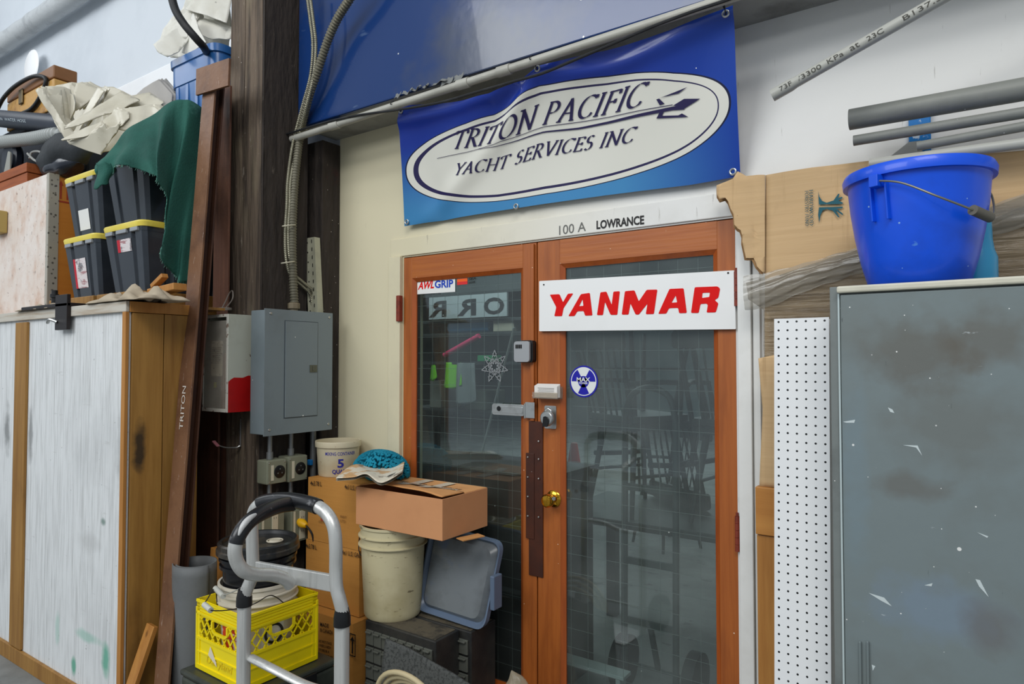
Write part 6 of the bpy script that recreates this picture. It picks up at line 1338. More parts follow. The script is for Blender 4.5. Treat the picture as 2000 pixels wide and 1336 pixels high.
obj('grip_inlay', MB().tube(catmull(gi, 5), lambda q_: .002+.0065*sin(pi*q_), 10), mat('silver_inlay', S(200,200,198), .35), g, smooth=True)
ca, cb = P(494,1110,D=DLt-.0), P(656,1140,D=1.95)
dv = (cb-ca).normalized(); obj('cross_bar', MB().bar(ca+dv*.012, cb-dv*.012, .014, .050), al, t, bevel=.003)
lo = [P(490,1285,D=DLt-.005), P(530,1305,D=DLt-.07), P(590,1335,D=2.0), P(630,1348,D=1.96), P(655,1352,D=1.945)]
obj('cross_bar', MB().tube(catmull(lo, 6), .016, 12, sq=(1.0,.7)), al, t, smooth=True)
obj('toe_plate', MB().box((-.20,-.02,.002), (.20,.20,.008), M=Matrix.Translation(((hb0.x+hb1.x)/2,(hb0.y+hb1.y)/2,0)) @ Matrix.Rotation(math.atan2(dv.y,dv.x), 4, 'Z')), al, t)
ax = (hb1-hb0).normalized(); n_ = V((-ax.y,ax.x,0))
for c, s in ((hb0,-1),(hb1,1)):
    p = V((c.x,c.y,.10))-n_*.10; q = Matrix.Rotation(math.atan2(ax.y,ax.x), 3, 'Z') @ Matrix.Rotation(radians(90), 3, 'Y')
    w_ = obj('wheel', MB().lathe([(0,-.02),(.05,-.02),(.055,-.028),(.085,-.028),(.098,-.015),(.098,.015),(.085,.028),(.055,.028),(.05,.02),(0,.02)], p+ax*s*.05, 28, M=q), M['black_rubber'], t, smooth=True)
    obj('rail_foot', MB().bar(V((c.x,c.y,.105)), V((c.x,c.y,.008)), .03, .02), al, t); obj('axle_bracket', MB().bar(V((c.x,c.y,.10)), p, .012, .05), al, t)
obj('axle', MB().tube([V((hb0.x,hb0.y,.10))-n_*.10-ax*.06, V((hb1.x,hb1.y,.10))-n_*.10+ax*.06], .008, 10), al, t)
for y in (1234, 1262, 1280, 1300):
    for px, D, cc2 in ((486,DLt,hb0),(679,DRt,hb1)):
        q = P(px-3, y, D=D-.02); 
fr = lambda x, y: P(674,1336,D=DRt-.024)+V((0,0,x))+ax*(-y+.012)*1.0
obj('lettering', text_mb('CLASSIC', lambda x, y: V((rb.x,rb.y,0))+V((0,0,.12+x+.1))-n_*.0158+ax*(.012-y), .16, .020, .02), M['ink'], t)
# ---------------------------------------------------------------- things on top of the left stack
def DP(px, py, D): return P(px, py, D=D)
hp_ = P(72,133,Y=.06)
tag(obj('lit_hole_disc', MB().lathe([(0,.012),(.13,.012),(.145,.006),(.15,0)], (hp_.x,.02,hp_.z), 40, M=Matrix.Rotation(radians(90), 3, 'X')), mat('lit_hole_white', S(252,252,252), .3), smooth=True), 'round white disc painting the light of a hole in the pale wall above the tan case', 'light patch')  # white disc stands in for light coming through a round hole
wp0, wp1 = P(-40,116,Y=-.02), P(140,-5,Y=-.02); dv = (wp1-wp0).normalized()
pts = [wp0-dv*.6+dv*k*.12 for k in range(30)]
tag(obj('wall_pipe', MB().tube([p+V((0,.0,.006*noise.noise(p*3))) for p in pts], lambda q_: .077+.004*sin(q_*70), 20), mat('painted_lagged_pipe', S(188,192,194), .7, layers=[dirt(S(140,144,148), 7, .5, .7, .6), ('n', (40,40,9), .66, .7, S(110,112,114), .6)], bump=(16,.5)), smooth=True), 'thick lagged pipe painted pale grey high on the left wall', 'pipe')
# dark storage behind, carrying the tan case
dkc = mat('dark_blue_black_bag', S(34,40,50), .6, layers=[dirt(S(60,66,74), 5, .5, .75, .5)], bump=(14,.3))
sx0, sx1 = P(0,300,Y=-.55).x-.7, P(168,300,Y=-.55).x
szt = P(80,226,Y=-.55).z
t = thing('storage_chest', 'dark chest on top of the OSB case, under the tan toolbox', 'chest', ((sx0+sx1)/2,-.42,OZ))
obj('trunk_body', MB().box((sx0,-.55,OZ+.001), (sx1,-.29,szt-.06)), dkc, t, bevel=.02); obj('trunk_lid', MB().box((sx0-.005,-.56,szt-.058), (sx1+.005,-.285,szt-.002)), dkc, t, bevel=.02)
tanm = mat('worn_tan_leatherette', S(196,150,80), .4, layers=[dirt(S(120,72,30), 7, .5, .7, .7), ('n', (50,9,9), .66, .69, S(70,44,26), .7)], bump=(30,.2)); tan2 = mat('tan_lid', S(128,84,44), .45, layers=[dirt(S(110,66,30), 5, .5, .75, .6)])
cxa, cxb = P(14,200,Y=-.56).x, P(104,200,Y=-.56).x; czt = P(60,152,Y=-.56).z; czb = szt; czm = P(60,176,Y=-.56).z
t = thing('tan_toolbox', 'worn tan case with a metal latch and black strap at the upper left', 'case', ((cxa+cxb)/2,-.49,czb))
obj('case_body', MB().box((cxa,-.56,czb), (cxb,-.42,czm-.004)), tanm, t, bevel=.008); obj('case_lid', MB().box((cxa,-.562,czm), (cxb,-.42,czt)), tan2, t, bevel=.008)
q = P(42,184,Y=-.566); obj('latch', MB().box((q.x-.03,-.575,q.z-.07), (q.x+.03,-.5625,q.z+.035)), mat('dull_latch', S(110,96,70), .4, metal=.6), t, bevel=.012)
st = [P(-4,212,Y=-.60), P(8,190,Y=-.60), P(30,168,Y=-.60), P(60,151,Y=-.59), P(80,149,Y=-.58), P(90,158,Y=-.575), P(78,190,Y=-.575), P(62,212,Y=-.575), P(42,222,Y=-.575)]
tag(obj('black_hose', MB().tube(catmull(st, 8), .013, 10), M['black_rubber'], smooth=True), 'thin black hose looping over the front of the tan case', 'hose')
# printed black hose and corrugated grey hose lying in front
h0, h1 = P(-60,226,Y=-.64), P(150,246,Y=-.64)
t = thing('black_pipe', 'fat black flexible pipe with white printing below the tan case', 'pipe', h0)
dd = (h1-h0).normalized(); o = obj('pipe_body', MB().tube([h0+(h1-h0)*i/12 for i in range(13)], .058, 22), mat('black_blue_rubber', S(26,34,48), .4, layers=[dirt(S(46,54,66), 4, .5, .75, .5)]), t, smooth=True)
upq = V((0,0,1)); 
obj('printing', text_mb('S TRIDENTFLEX  2 IN  WATER HOSE', lambda x, y: h0+dd*(.30+x)+V((0,-.0595*cos((y-.02)/.058),.0595*sin((y-.02)/.058))), .95, .018, .0), mat('pale_print', S(180,190,196), .6), t)
h = [P(-50,285,Y=-.70), P(0,278,Y=-.70), P(60,271,Y=-.70), P(105,263,Y=-.70), P(130,262,Y=-.66), P(150,266,Y=-.60)]
tag(obj('corrugated_hose', corrugate(catmull(h, 8), .036, .030, .005, 18), mat('grey_corrugated', S(164,168,166), .45), smooth=True), 'light grey corrugated hose lying across the left stack', 'hose')
# dark bags and lumps
def lump(c, sx, sy, sz, seed, m_, nm, par):
    def f(u, v):
        a_, b_ = 2*pi*u, pi*(v-.5); n_ = V((cos(a_)*cos(b_), sin(a_)*cos(b_), sin(b_))); k = 1+.18*noise.noise(n_*1.7+V((seed,0,0)))
        return V(c)+V((n_.x*sx*k, n_.y*sy*k, n_.z*sz*k))
    mb = MB(); mb.grid(f, 32, 16); mb.uv = None; return obj(nm, mb, m_, par, smooth=True)
c = P(140,306,Y=-.62); bagt = thing('dark_bag', 'slumped dark grey duffel bag between the corrugated hose and the left bins', 'bag', (c.x,c.y,OZ))
blk_ = mat('charcoal_canvas', S(38,43,47), .7, layers=[dirt(S(24,28,31), 6, .45, .7, .6)], bump=(20,.4))
lump((c.x+.02,-.665,c.z), .34, .085, .12, 1, blk_, 'bag_body', bagt)
c2 = P(120,338,Y=-.66); c2b = lump((c2.x+.05,-.665,OZ+.055), .22, .075, .06, 2, mat('glossy_black_sack', S(30,34,44), .2), 'lower_pouch', bagt)
rp = [P(54,300,Y=-.70), P(66,312,Y=-.71), P(78,316,Y=-.71), P(84,304,Y=-.70), P(76,296,Y=-.69), P(62,298,Y=-.69), P(58,310,Y=-.70)]
obj('draw_cord', MB().tube(catmull(rp, 6), .007, 8), mat('pale_cord', S(150,150,146), .8), bagt, smooth=True)
wc = P(14,308,Y=-.70); 
t = thing('caster_wheel', 'black caster wheel with grey bracket on the wooden box at the left edge', 'wheel', (wc.x,wc.y,wc.z-.1))
obj('wheel', MB().lathe([(0,-.03),(.10,-.03),(.115,-.015),(.115,.015),(.10,.03),(0,.03)], (wc.x-.03,-.66,wc.z), 30, M=Matrix.Rotation(radians(90), 3, 'X')), mat('blue_black_wheel', S(26,32,44), .4), t, smooth=True)
q = P(18,316,Y=-.71); obj('bracket', MB().prism(round_poly([(q.x-.09,q.z-.07),(q.x+.015,q.z-.07),(q.x+.02,q.z+.06),(q.x-.02,q.z+.075),(q.x-.05,q.z+.01)], .015), lambda x, z: V((x,-.712,z)), (0,.008,0)), mat('grey_bracket', S(150,150,142), .4), t, bevel=.002)
bz0, bz1 = OZ+.001, P(30,334,Y=-.72).z
t = thing('wooden_box', 'small orange wooden box on the OSB case under the caster wheel', 'box', (P(0,350,Y=-.72).x,-.68,bz0))
xw = P(60,345,Y=-.72).x; red = mat('orange_red_wood', S(158,84,40), .6, layers=[('n', (3,30,30), .4, .7, S(120,58,26), .6)])
obj('box_body', MB().box((xw-1.2,-.74,bz0), (xw,-.60,bz0+(bz1-bz0)*.55)), red, t, bevel=.003); obj('box_lid', MB().box((xw-1.2,-.745,bz0+(bz1-bz0)*.58), (xw+.004,-.60,wc.z-.117)), red, t, bevel=.003)
# ---------------------------------------------------------------- folded white tarpaulin
tarp = mat('cream_tarpaulin', S(206,200,182), .38, layers=[dirt(S(168,158,132), 4, .5, .75, .5), ('n', (30,30,30), .70, .73, S(110,100,80), .5)], bump=(8,.35), coat=.15)
def zq(pts, D): return [(x/5.138, 120+y/5.138) for x, y in pts]
t = thing('folded_tarpaulin', 'bundle of folded dirty white tarpaulin piled over the left bins', 'tarpaulin', DP(200,250,3.6))
def slab(pts, D, seed, amp=.028, th=.004, tilt=(0,0), fr2=(11,5), m_=tarp, par=None, nm='fold', lay=2):
    px_ = [x for x, y in pts]; py_ = [y for x, y in pts]; cx, cy = sum(px_)/len(px_), sum(py_)/len(py_)
    O = DP(cx, cy, D); loc = []
    for x, y in pts: q = DP(x, y, D); loc.append(((q-O).dot(RT), (q-O).dot(UP)))
    f = lambda a, b_: O+RT*a+UP*b_+FW*(tilt[0]*a+tilt[1]*b_)
    for k in range(1, lay+1): ox, oy = .010*k*(1 if seed % 2 else -1), .009*k; crumple(loc, (lambda a, b_, ox=ox, oy=oy, k=k: f(a+ox, b_+oy)+FW*.014*k), .03, amp*1.2, fr2, seed+k*.7, nrm=-FW, ridge=.5, par=par or t, name=nm, m=m_, th=.003)
    return crumple(loc, f, .014, amp, fr2, seed, nrm=-FW, ridge=.4, par=par or t, name=nm, m=m_, th=th)
folds = [([(770,225),(815,200),(860,225),(960,270),(930,370),(850,480),(805,520),(780,430),(768,320)], 3.78, (.4,.3)),
 ([(600,270),(760,350),(800,440),(800,520),(740,600),(700,650),(640,560),(612,420)], 3.66, (-.6,.1)),
 ([(480,290),(560,262),(600,275),(625,430),(640,570),(700,690),(650,700),(560,540),(520,400)], 3.60, (.9,.1)),
 ([(405,320),(430,295),(470,305),(560,480),(640,620),(760,740),(690,830),(640,760),(560,600),(450,420)], 3.55, (.3,.0)),
 ([(1000,270),(1060,300),(1095,330),(1000,450),(880,600),(760,745),(690,705),(800,560),(900,400)], 3.50, (-.5,.2)),
 ([(1150,265),(1250,310),(1336,350),(1230,460),(1050,560),(900,690),(780,745),(880,600),(1040,420)], 3.42, (.2,.5)),
 ([(1120,450),(1200,480),(1270,490),(1280,560),(1230,640),(1090,700),(900,780),(700,830),(690,820),(860,700),(980,620),(1090,520)], 3.36, (.1,.3)),
 ([(690,822),(900,760),(1080,640),(1100,690),(1250,640),(1200,720),(1080,820),(1000,930),(860,890),(760,850)], 3.34, (.0,-.3)),
 ([(1260,470),(1500,420),(1640,520),(1560,640),(1300,720),(1200,700),(1240,600)], 3.40, (.1,.3)),
 ([(1300,350),(1480,300),(1660,420),(1560,520),(1300,500),(1240,440)], 3.52, (.0,.5))]
slab(zq([(410,320),(560,262),(780,215),(1000,275),(1160,268),(1336,350),(1650,450),(1700,560),(1500,760),(1200,900),(1000,930),(690,830),(560,600)], 3.9), 3.92, 50, amp=.06, lay=0)
for i, (ps, D, tl) in enumerate(folds): slab(zq(ps, D), D, i+1, tilt=tl)
slab([(305,150),(333,182),(333,215),(300,235),(262,225),(255,205),(280,172)], 3.62, 21, tilt=(.2,.2), m_=mat('grey_tarp_end', S(176,172,166), .5), amp=.01)
# ---------------------------------------------------------------- green cloth
gc = mat('green_canvas', S(36,92,80), .85, layers=[dirt(S(24,62,56), 4, .45, .7, .6), ('n', (5,5,5), .64, .74, S(90,150,140), .5)], bump=(120,.25))
tops = [P(192,322,D=3.24), P(215,287,D=3.26), P(258,250,D=3.26), P(300,217,D=3.28), P(335,196,D=3.30), P(362,194,D=3.32), P(384,203,D=3.36), P(398,216,D=3.40)]
bots = [P(190,352,D=3.14), P(212,336,D=3.10), P(250,325,D=3.06), P(288,336,D=3.02), P(311,350,D=3.02), P(317,390,D=3.03), P(320,470,D=3.04), P(328,530,D=3.05), P(350,552,D=3.08), P(380,546,D=3.18)]
tC_, bC_ = catmull(tops, 10), catmull(bots, 10)
def cloth(u, v):
    def ev(l): k = u*(len(l)-1); i = min(len(l)-2, int(k)); return l[i].lerp(l[i+1], k-i)
    p = ev(tC_).lerp(ev(bC_), v)
    f = sin(u*24+v*3.5)*.036*(.25+v*.75)+sin(u*47+1+v*4)*.016*v+.04*noise.noise(V((u*6, v*2.2, 4)))
    sag = -.03*sin(pi*v)*(1 if u < .6 else .4)
    fray = (.006*noise.noise(V((u*90, 0, 1))) if v > .97 else 0)
    return p-FW*(f-.012)+V((0,0,fray))-FW*sag*-.4
mb = MB(); mb.grid(cloth, 160, 60); mb.uv = None
t = thing('green_cloth', 'dark green canvas cloth with frayed edge draped over the right stack of bins', 'cloth', P(330,520,D=3.2))
obj('canvas', mb, gc, t, smooth=True, solid=.004)
mb = MB()
for k, (ex, ey) in enumerate(((0,1),)):
    mb.grid(lambda u, v: P(188+28*u+4*sin(v*5), 318+52*v*(1-.25*u)+2*sin(u*9), D=3.12-.02*sin(u*pi)), 12, 16)
mb.uv = None; obj('hanging_corner', mb, gc, t, smooth=True, solid=.004)
fr_ = MB(); random.seed(11)
for i in range(150):
    u = random.random(); p = cloth(u, 1.0); d_ = V((random.uniform(-1,1)*.6, -.3, -1)).normalized(); fr_.tube([p, p+d_*random.uniform(.006,.016)], .0009, 4)
obj('frayed_edge', fr_, mat('frayed_thread', S(96,140,126), .9), t)['kind'] = 'stuff'
# ---------------------------------------------------------------- blue recycling bin with tarp
bl3 = mat('blue_bin_plastic', S(44,98,160), .3, layers=[dirt(S(80,126,176), 5, .5, .8, .4)], coat=.15)
fy_ = -.49; rx1 = P(420,80,Y=fy_).x; rx0 = P(328,118,Y=fy_).x; rz1 = P(420,80,Y=fy_).z; rz0 = 2.203+.342
t = thing('blue_bin', 'tall blue plastic bin holding a white tarp high beside the timber post', 'bin', ((rx0+rx1)/2,-.36,rz0))
cx_, w_, d_ = (rx0+rx1)/2, (rx1-rx0)/2, .15; cyb = fy_+d_
def rrr(z, w2, d2, r=.07): return [(cx_+p[0], cyb+p[1], z) for p in round_poly([(-w2,-d2),(w2,-d2),(w2,d2),(-w2,d2)], r, 6)]
rs_ = [rrr(rz0,w_*.80,d_*.80), rrr(rz1-.15,w_*.93,d_*.93), rrr(rz1-.148,w_*.97,d_*.97), rrr(rz1-.04,w_*.98,d_*.98), rrr(rz1-.038,w_*1.02,d_*1.03), rrr(rz1,w_*1.03,d_*1.04), rrr(rz1,w_*.94,d_*.92), rrr(rz1-.1,w_*.90,d_*.88)]
n = len(rs_[0]); mb = MB().add([p for r_ in rs_ for p in r_], [(i*n+k, i*n+(k+1) % n, (i+1)*n+(k+1) % n, (i+1)*n+k) for i in range(7) for k in range(n)]+[tuple(range(n))[::-1]]); obj('bin_body', mb, bl3, t, smooth=True)
mb = MB()
for s in (-.62,-.2,.2,.62): mb = MB().box((cx_+s*w_-.014,cyb-d_*.93-.004,rz0+.03), (cx_+s*w_+.014,cyb-d_*.80+.0,rz1-.151)); obj('rib', mb, bl3, t, bevel=.004)
wt = mat('white_tarp_sheet', S(224,222,212), .4, layers=[dirt(S(190,184,164), 4, .5, .75, .5)], bump=(8,.35), coat=.1)
t = thing('white_tarp', 'crumpled white tarp stuffed in the tall blue bin beside the post', 'tarpaulin', DP(390,90,3.5))
slab([(312,98),(322,60),(345,30),(372,-10),(380,-30),(450,-30),(450,100),(410,104),(380,108),(336,114)], 3.80, 51, amp=.05, m_=wt, par=t, lay=0)
for i, (ps, D, tl) in enumerate((([(310,96),(318,110),(334,117),(352,104),(366,70),(372,30),(350,40),(325,75)], 3.56, (.3,.2)), ([(326,58),(345,38),(374,2),(380,28),(362,60),(340,90),(318,95)], 3.64, (.2,.3)),
   ([(352,100),(366,60),(376,24),(392,60),(412,92),(390,100),(372,108)], 3.58, (-.5,.1)), ([(370,28),(390,32),(448,55),(449,80),(420,82),(396,72)], 3.68, (.2,.6)), ([(370,24),(385,-25),(449,-25),(449,52),(420,40),(390,30)], 3.68, (.1,.4)))): slab(ps, D, 30+i, tilt=tl, m_=wt, par=t)
hs_ = [P(330,-30,D=3.22), P(341,15,D=3.22), P(358,45,D=3.22), P(382,74,D=3.24), P(398,92,D=3.32), P(404,104,D=3.5)]
tag(obj('black_tube', MB().tube(catmull(hs_, 8), .019, 14), M['black_rubber'], smooth=True), 'thick black hose coming down into the white tarp in the blue bin', 'hose')
# pine offcuts low between crate, beam and post
q0, q1 = P(262,1350,Y=-1.02), P(300,1258,Y=-.97)
tag(obj('pine_plank', MB().bar(V((KX+.045,-1.06,.005)), V((KX+.075,-.93,.42)), .06, .02, up=(0,1,0)), pine, bevel=.002), 'short orange pine plank leaning in the gap between the crate and the steel beam', 'plank')
a = P(414,1085,D=3.05); tag(obj('wood_strip', MB().bar(V((a.x,a.y,.02)), V((a.x+.03,a.y+.02,a.z+.03)), .10, .03, up=(0,1,0)), pine, bevel=.002), 'pine strip standing behind the black lidded pail', 'strip')
# ---------------------------------------------------------------- the room behind the glass doors, partly standing in for reflections in them
rw = mat('office_wall', S(122,138,140), .8, layers=[dirt(S(96,110,112), 1.2, .4, .7, .5)]); rc = mat('office_ceiling', S(112,122,124), .8)
struct('wall_far', MB().box((-15,12.0,0), (1.1,12.1,2.8)), rw); struct('wall_side', MB().box((1.0,WT+.01,0), (1.1,11.99,2.8)), rw); struct('wall_inner', MB().box((-15.1,.30,0), (-15,11.99,2.8)), rw)
struct('ceiling', MB().box((-15.1,WT+.01,2.8), (1.1,12.1,2.9)), rc)
def FY(px, py, Y): return P(px, py, Y=Y)
ch = mat('dark_green_grey_paint', S(44,56,56), .5)
def chair(label, group):
    t = thing('windsor_chair', label, 'chair', (0,0,0), 0, group)
    obj('seat', MB().prism(round_poly([(-.22,-.20),(.22,-.20),(.20,.20),(-.20,.20)], .06), lambda x, y: V((x,y,.44)), (0,0,.035)), ch, t, bevel=.008)
    for sx_ in (-1,1):
        for sy_ in (-1,1): obj('leg', MB().tube([(sx_*.14,sy_*.13,.44), (sx_*.20,sy_*.19,.0)], lambda q_: .018-.006*q_, 10), ch, t, smooth=True)
        obj('stretcher', MB().tube([(sx_*.172,-.162,.20), (sx_*.172,.162,.20)], .009, 8), ch, t, smooth=True)
        obj('back_post', MB().tube([(sx_*.19,.18,.475), (sx_*.22,.27,.92)], .013, 10), ch, t, smooth=True)
        obj('armrest', MB().tube(catmull([(sx_*.20,.21,.68), (sx_*.26,.05,.69), (sx_*.25,-.12,.68)], 5), .014, 10).tube([(sx_*.24,-.10,.675), (sx_*.20,-.12,.475)], .011, 8), ch, t, smooth=True)
    for k in range(6): x = -.14+k*.056; obj('spindle', MB().tube([(x*.92,.185,.475), (x*1.08,.272,.90)], .006, 8), ch, t, smooth=True)
    obj('top_rail', MB().prism(round_poly([(-.25,.86),(.25,.86),(.25,.94),(.16,.975),(-.16,.975),(-.25,.94)], .02), lambda x, z: V((x,.255+.1*(z-.86),z)), (0,.02,0)), ch, t, bevel=.004)
    return t
c1_ = chair('dark armchair standing on the left of the table behind the right glass door', 'dark armchairs behind the right door')
c1_.location = (-1.50,1.0,.722); c1_.rotation_euler = (0,0,radians(150))
for (x, y, z, r_, lb) in ((-1.50,1.0,1.676,150,'dark armchair upside down on the left chair of the table, legs in the air'),(-.93,1.0,.722,172,'dark armchair standing on the right of the table behind the right glass door'),(-.93,1.0,1.676,172,'dark armchair upside down on the right chair of the table, legs in the air'),(-2.1,2.9,0,-30,'dark armchair on the floor deep in the room, left of the dark table'),(-.5,2.6,0,20,'dark armchair on the floor deep in the room, right of the dark table')):
    o = dup(c1_, (x,y,z), radians(r_), lb)
    if z > 1: o.rotation_euler = (pi, 0, radians(r_))
t = thing('low_table', 'plain dark table carrying the stacked armchairs behind the right glass door', 'table', (-1.22,1.0,0))
obj('table_top', MB().box((-1.86,.68,.68), (-.58,1.34,.72)), ch, t, bevel=.004)
for x in (-1.82,-.68):
    for y in (.72,1.24): obj('leg', MB().box((x,y,0), (x+.06,y+.06,.679)), ch, t, bevel=.003)
# inner hand truck
t = thing('inner_hand_truck', 'dark hand truck with two wheels standing just inside the right glass door', 'hand truck', (-1.15,.42,0))
xl, xr2 = FY(1218,1000,.40).x, FY(1318,1000,.40).x
for x in (xl, xr2): obj('side_rail', MB().tube([(x,.40,.12), (x,.42,1.25)], .015, 10), ch, t, smooth=True)
obj('handle', MB().tube(catmull([(xl,.42,1.25), (xl+.03,.42,1.36), ((xl+xr2)/2,.42,1.40), (xr2-.03,.42,1.36), (xr2,.42,1.25)], 6), .015, 10), ch, t, smooth=True)
for z in (.35,.62,.95): obj('cross_bar', MB().box((xl,.405,z-.015), (xr2,.42,z+.015)), ch, t)
for x in (xl-.05, xr2+.05): obj('wheel', MB().lathe([(0,-.03),(.09,-.03),(.12,-.025),(.12,.025),(.09,.03),(0,.03)], (x,.50,.12), 24, M=Matrix.Rotation(radians(90), 3, 'Y')), mat('dull_black_tyre', S(20,24,25), .7) if 'dull_black_tyre' not in bpy.data.materials else bpy.data.materials['dull_black_tyre'], t, smooth=True)
obj('axle', MB().tube([(xl-.05,.50,.12), (xr2+.05,.50,.12)], .008, 8), ch, t); obj('toe_plate', MB().box((xl,.24,.004), (xr2,.405,.012)), ch, t); obj('axle_strut', MB().bar(((xl+xr2)/2,.41,.35), ((xl+xr2)/2,.50,.12), .02, .02), ch, t)
tag(obj('white_sheet', MB().box((-1.62,.160,.20), (-1.20,.232,.215)).box((-1.60,.165,0), (-1.58,.180,.2)).box((-1.24,.210,0), (-1.22,.228,.2)).box((-1.60,.210,0), (-1.58,.228,.2)).box((-1.24,.165,0), (-1.22,.180,.2)), mat('pale_grey_top', S(170,176,174), .5), bevel=.002), 'low pale grey topped stand just inside the bottom of the right door', 'stand')
# traffic cone and pail deep in the room, standing in for reflections in the glass
cp_ = FY(1120,895,3.6); cp_.z = 0
cq = P(1120,893,Z=0) if False else V((FY(1121,800,3.4).x,3.4,0))
t = thing('traffic_cone', 'red orange traffic cone on the floor deep behind the right glass door, in place of a reflected one', 'traffic cone', cq)
cn = mat('cone_red', S(220,60,40), .5)
obj('cone_body', MB().lathe([(.14,.02),(.035,.70),(.03,.71),(0,.71)], cq, 28), cn, t, smooth=True); obj('cone_base', MB().box((cq.x-.19,cq.y-.19,0), (cq.x+.19,cq.y+.19,.02)), cn, t, bevel=.005); obj('reflective_collar', MB().lathe([(.088,.38),(.066,.52)], cq, 28), WHm if False else mat('collar_white', S(230,230,225), .4), t, smooth=True)
# racking and hung things added behind the left door in place of its reflections
SY = 1.9
sxa, sxb = FY(815,600,SY).x-.15, FY(1015,600,SY).x+.1
def sz_(y): return FY(900,y,SY).z
t = thing('shelf_rack', 'dim storage rack behind the left glass door, in place of reflected shelves', 'rack', ((sxa+sxb)/2,SY+.2,0))
rk = mat('dark_rack', S(46,52,52), .6)
for x in (sxa, sxb-.04):
    for y in (SY, SY+.4): obj('upright', MB().box((x,y,0), (x+.04,y+.04,2.5)), rk, t)
obj('hanging_rail', MB().box((sxa,SY-.05,sz_(709)-.012), (sxb,SY-.001,sz_(709)+.012)), rk, t)
for y in (572, 625, 650, 800): obj('shelf', MB().box((sxa,SY+.0,sz_(y)-.02), (sxb,SY+.44,sz_(y))), rk, t)
obj('back_panel', MB().box((sxa,SY+.441,sz_(795)), (sxb,SY+.46,2.5)), mat('dark_back_panel', S(88,94,94), .8), t)
sg = [FY(838,586,SY-.03), FY(985,622,SY-.03)]
t = thing('reflected_sign', 'white board with large black reversed letters, imitating a sign reflected in the left door', 'sign', (sg[0].x,SY-.03,sg[1].z))  # reversed letters imitate a sign mirrored in the glass
obj('sign_board', MB().box((sg[0].x,SY-.03,sz_(622)), (FY(990,600,SY-.03).x,SY-.012,sz_(578))), mat('grey_white_board', S(150,158,160), .6), t)
for i, (pa, pb) in enumerate(((838,872),(893,930),(945,985))):
    a_, b_ = FY(pa,600,SY-.03).x, FY(pb,600,SY-.03).x
    obj('letter', text_mb('R' if i < 2 else 'O', lambda x, y: V((b_-x, SY-.032, sz_(618)+y)), b_-a_, sz_(586)-sz_(618), .03), M['ink'], t)
def rod(nm, label, cat, a, b_, r, m_): return tag(obj(nm, MB().tube([a, b_], r, 12), m_, smooth=True), label, cat)
rod('blue_tube', 'rolled pale blue sheet lying on the rack behind the left door, in place of a reflected one', 'roll', V((FY(866,640,SY).x,SY+.1,sz_(650)+.05)), V((FY(945,640,SY).x,SY+.1,sz_(650)+.05)), .049, mat('pale_blue_roll', S(60,130,176), .6))
rod('white_tube', 'pale rolled sheet on the upper shelf behind the left door', 'roll', V((FY(832,610,SY).x,SY+.1,sz_(625)+.04)), V((FY(960,610,SY).x,SY+.1,sz_(625)+.04)), .038, mat('pale_roll', S(170,166,150), .6))
vs_ = mat('lime_vest', S(120,200,40), .7); 
def hang(nm, label, cat, px0, px1, y0, y1, Y, m_, seed):
    o_ = crumple([(p.x,p.z) for p in (FY(px0+3,y0,Y), FY(px1-4,y0,Y), FY(px1,y1-8,Y), FY((px0+px1)/2,y1,Y), FY(px0,y1-3,Y))], lambda x, z: V((x,Y,z)), .03, .03, (9,2), seed, name=nm, m=m_, th=.004); tag(o_, label, cat); return o_
hang('safety_vest', 'bright lime green vest hanging from the rack behind the left door glass, in place of a reflected one', 'vest', 868, 903, 708, 760, SY-.055, vs_, 41)
hang('safety_vest', 'narrower lime green cloth hanging at the far left behind the left door glass, in place of a reflected one', 'cloth', 838, 852, 708, 745, SY-.055, vs_, 42)
hang('plastic_sheet', 'crumpled clear plastic sheet hanging behind the left door glass', 'plastic sheet', 890, 932, 709, 790, SY-.06, mat('dull_plastic', S(150,158,158), .2, alpha=.7), 43)
rod('pink_strap', 'pink strap slung diagonally behind the left door glass, in place of a reflected one', 'strap', FY(868,694,SY-.05), FY(936,656,SY-.05), .022, mat('pink_strap', S(190,40,90), .6))
rod('mop_handle', 'thin white pole leaning behind the key lockbox inside the left door', 'pole', FY(985,714,1.0)+(FY(985,714,1.0)-FY(1004,640,1.0))*(FY(985,714,1.0).z/(FY(1004,640,1.0).z-FY(985,714,1.0).z)), FY(1004,640,1.0), .007, mat('white_pole', S(200,206,206), .4))
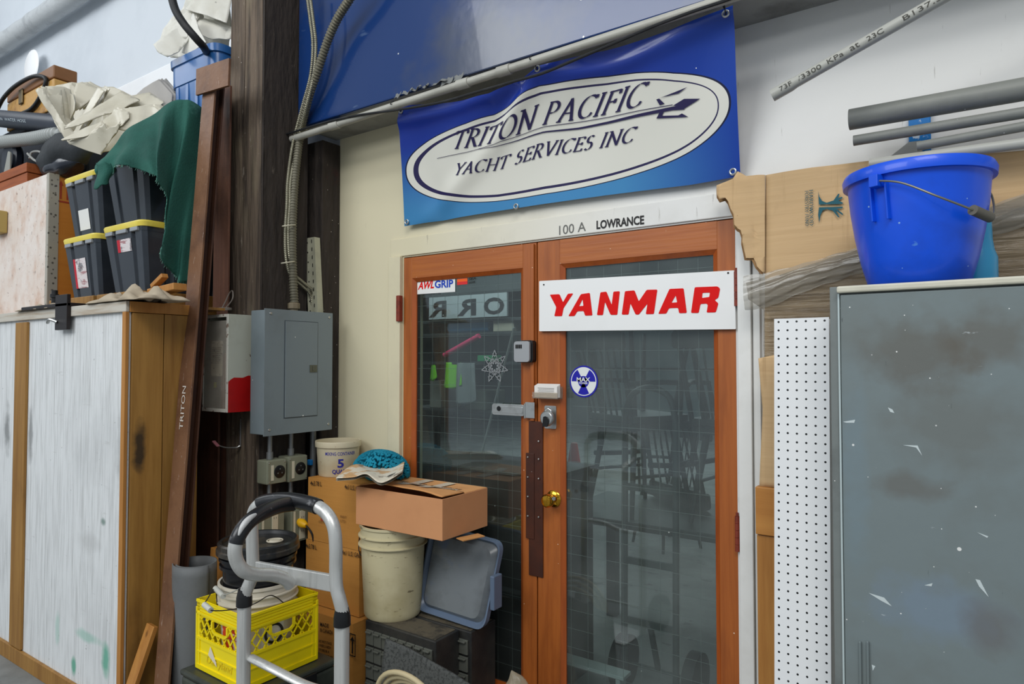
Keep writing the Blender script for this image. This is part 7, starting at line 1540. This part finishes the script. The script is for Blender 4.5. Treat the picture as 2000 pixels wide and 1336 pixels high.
for px0, px1, yb, yt, c_, lb in ((836,858,800,745,S(120,120,112),'grey box on the lowest rack shelf behind the left door, below the narrow lime cloth'),(905,945,800,762,S(96,104,92),'green grey box on the lowest rack shelf behind the left door, below the clear sheet'),(960,1000,650,628,S(150,146,130),'pale box on the middle rack shelf behind the left door, right of the blue roll')):
    tag(obj('storage_box', MB().box((FY(px0,yb,SY).x,SY+.02,sz_(yb)+.001), (FY(px1,yb,SY).x,SY+.3,sz_(yt))), mat('box_tone', c_, .7), bevel=.006), lb, 'box')
q = FY(955,705,SY-.06); tag(obj('green_tray', MB().box((q.x-.07,SY-.12,sz_(709)+.013), (q.x+.08,SY-.0,sz_(709)+.06)), mat('green_tray', S(30,130,80), .5), bevel=.004), 'small green tray fixed to the rack behind the left door', 'tray')
t = thing('dark_block', 'low black block added to darken the lower half of the left glass door', 'cabinet', (-2.05,.45,0))  # dark block added to keep the lower left glass black
obj('block_body', MB().box((-3.6,.20,.0), (DM-.05,.60,.98)), mat('black_block', S(16,17,17), .7), t, bevel=.004); obj('block_top', MB().box((-3.62,.19,.981), (DM-.04,.62,1.0)), mat('brown_black_top', S(36,33,29), .5), t, bevel=.002)
# snowflake decal on the glass
sc2 = P(966,716,Y=.0185); sm = MB()
def seg2(a, b_, w2=.0016):
    A_ = V((sc2.x+a[0], .0185, sc2.z+a[1])); B_ = V((sc2.x+b_[0], .0185, sc2.z+b_[1])); sm.bar(A_, B_, w2*2, .0006, up=(0,1,0))
for k in range(7):
    a_ = radians(90+k*360/7); d1 = (cos(a_), sin(a_)); n1 = (-sin(a_), cos(a_)); R_ = .075
    for s in (-1,1):
        pt = lambda r_, o_: (d1[0]*r_+n1[0]*o_*s, d1[1]*r_+n1[1]*o_*s)
        seg2(pt(.012,.004), pt(.040,.013)); seg2(pt(.040,.013), pt(R_,0)); seg2(pt(.040,.013), pt(.020,.016)); seg2(pt(.045,0), pt(.058,.012)); seg2(pt(.018,0), pt(.036,.006))
tag(obj('snowflake_decal', sm, mat('silver_decal', S(150,154,156), .4)), 'silver seven-pointed snowflake decal on the left door glass', 'decal')
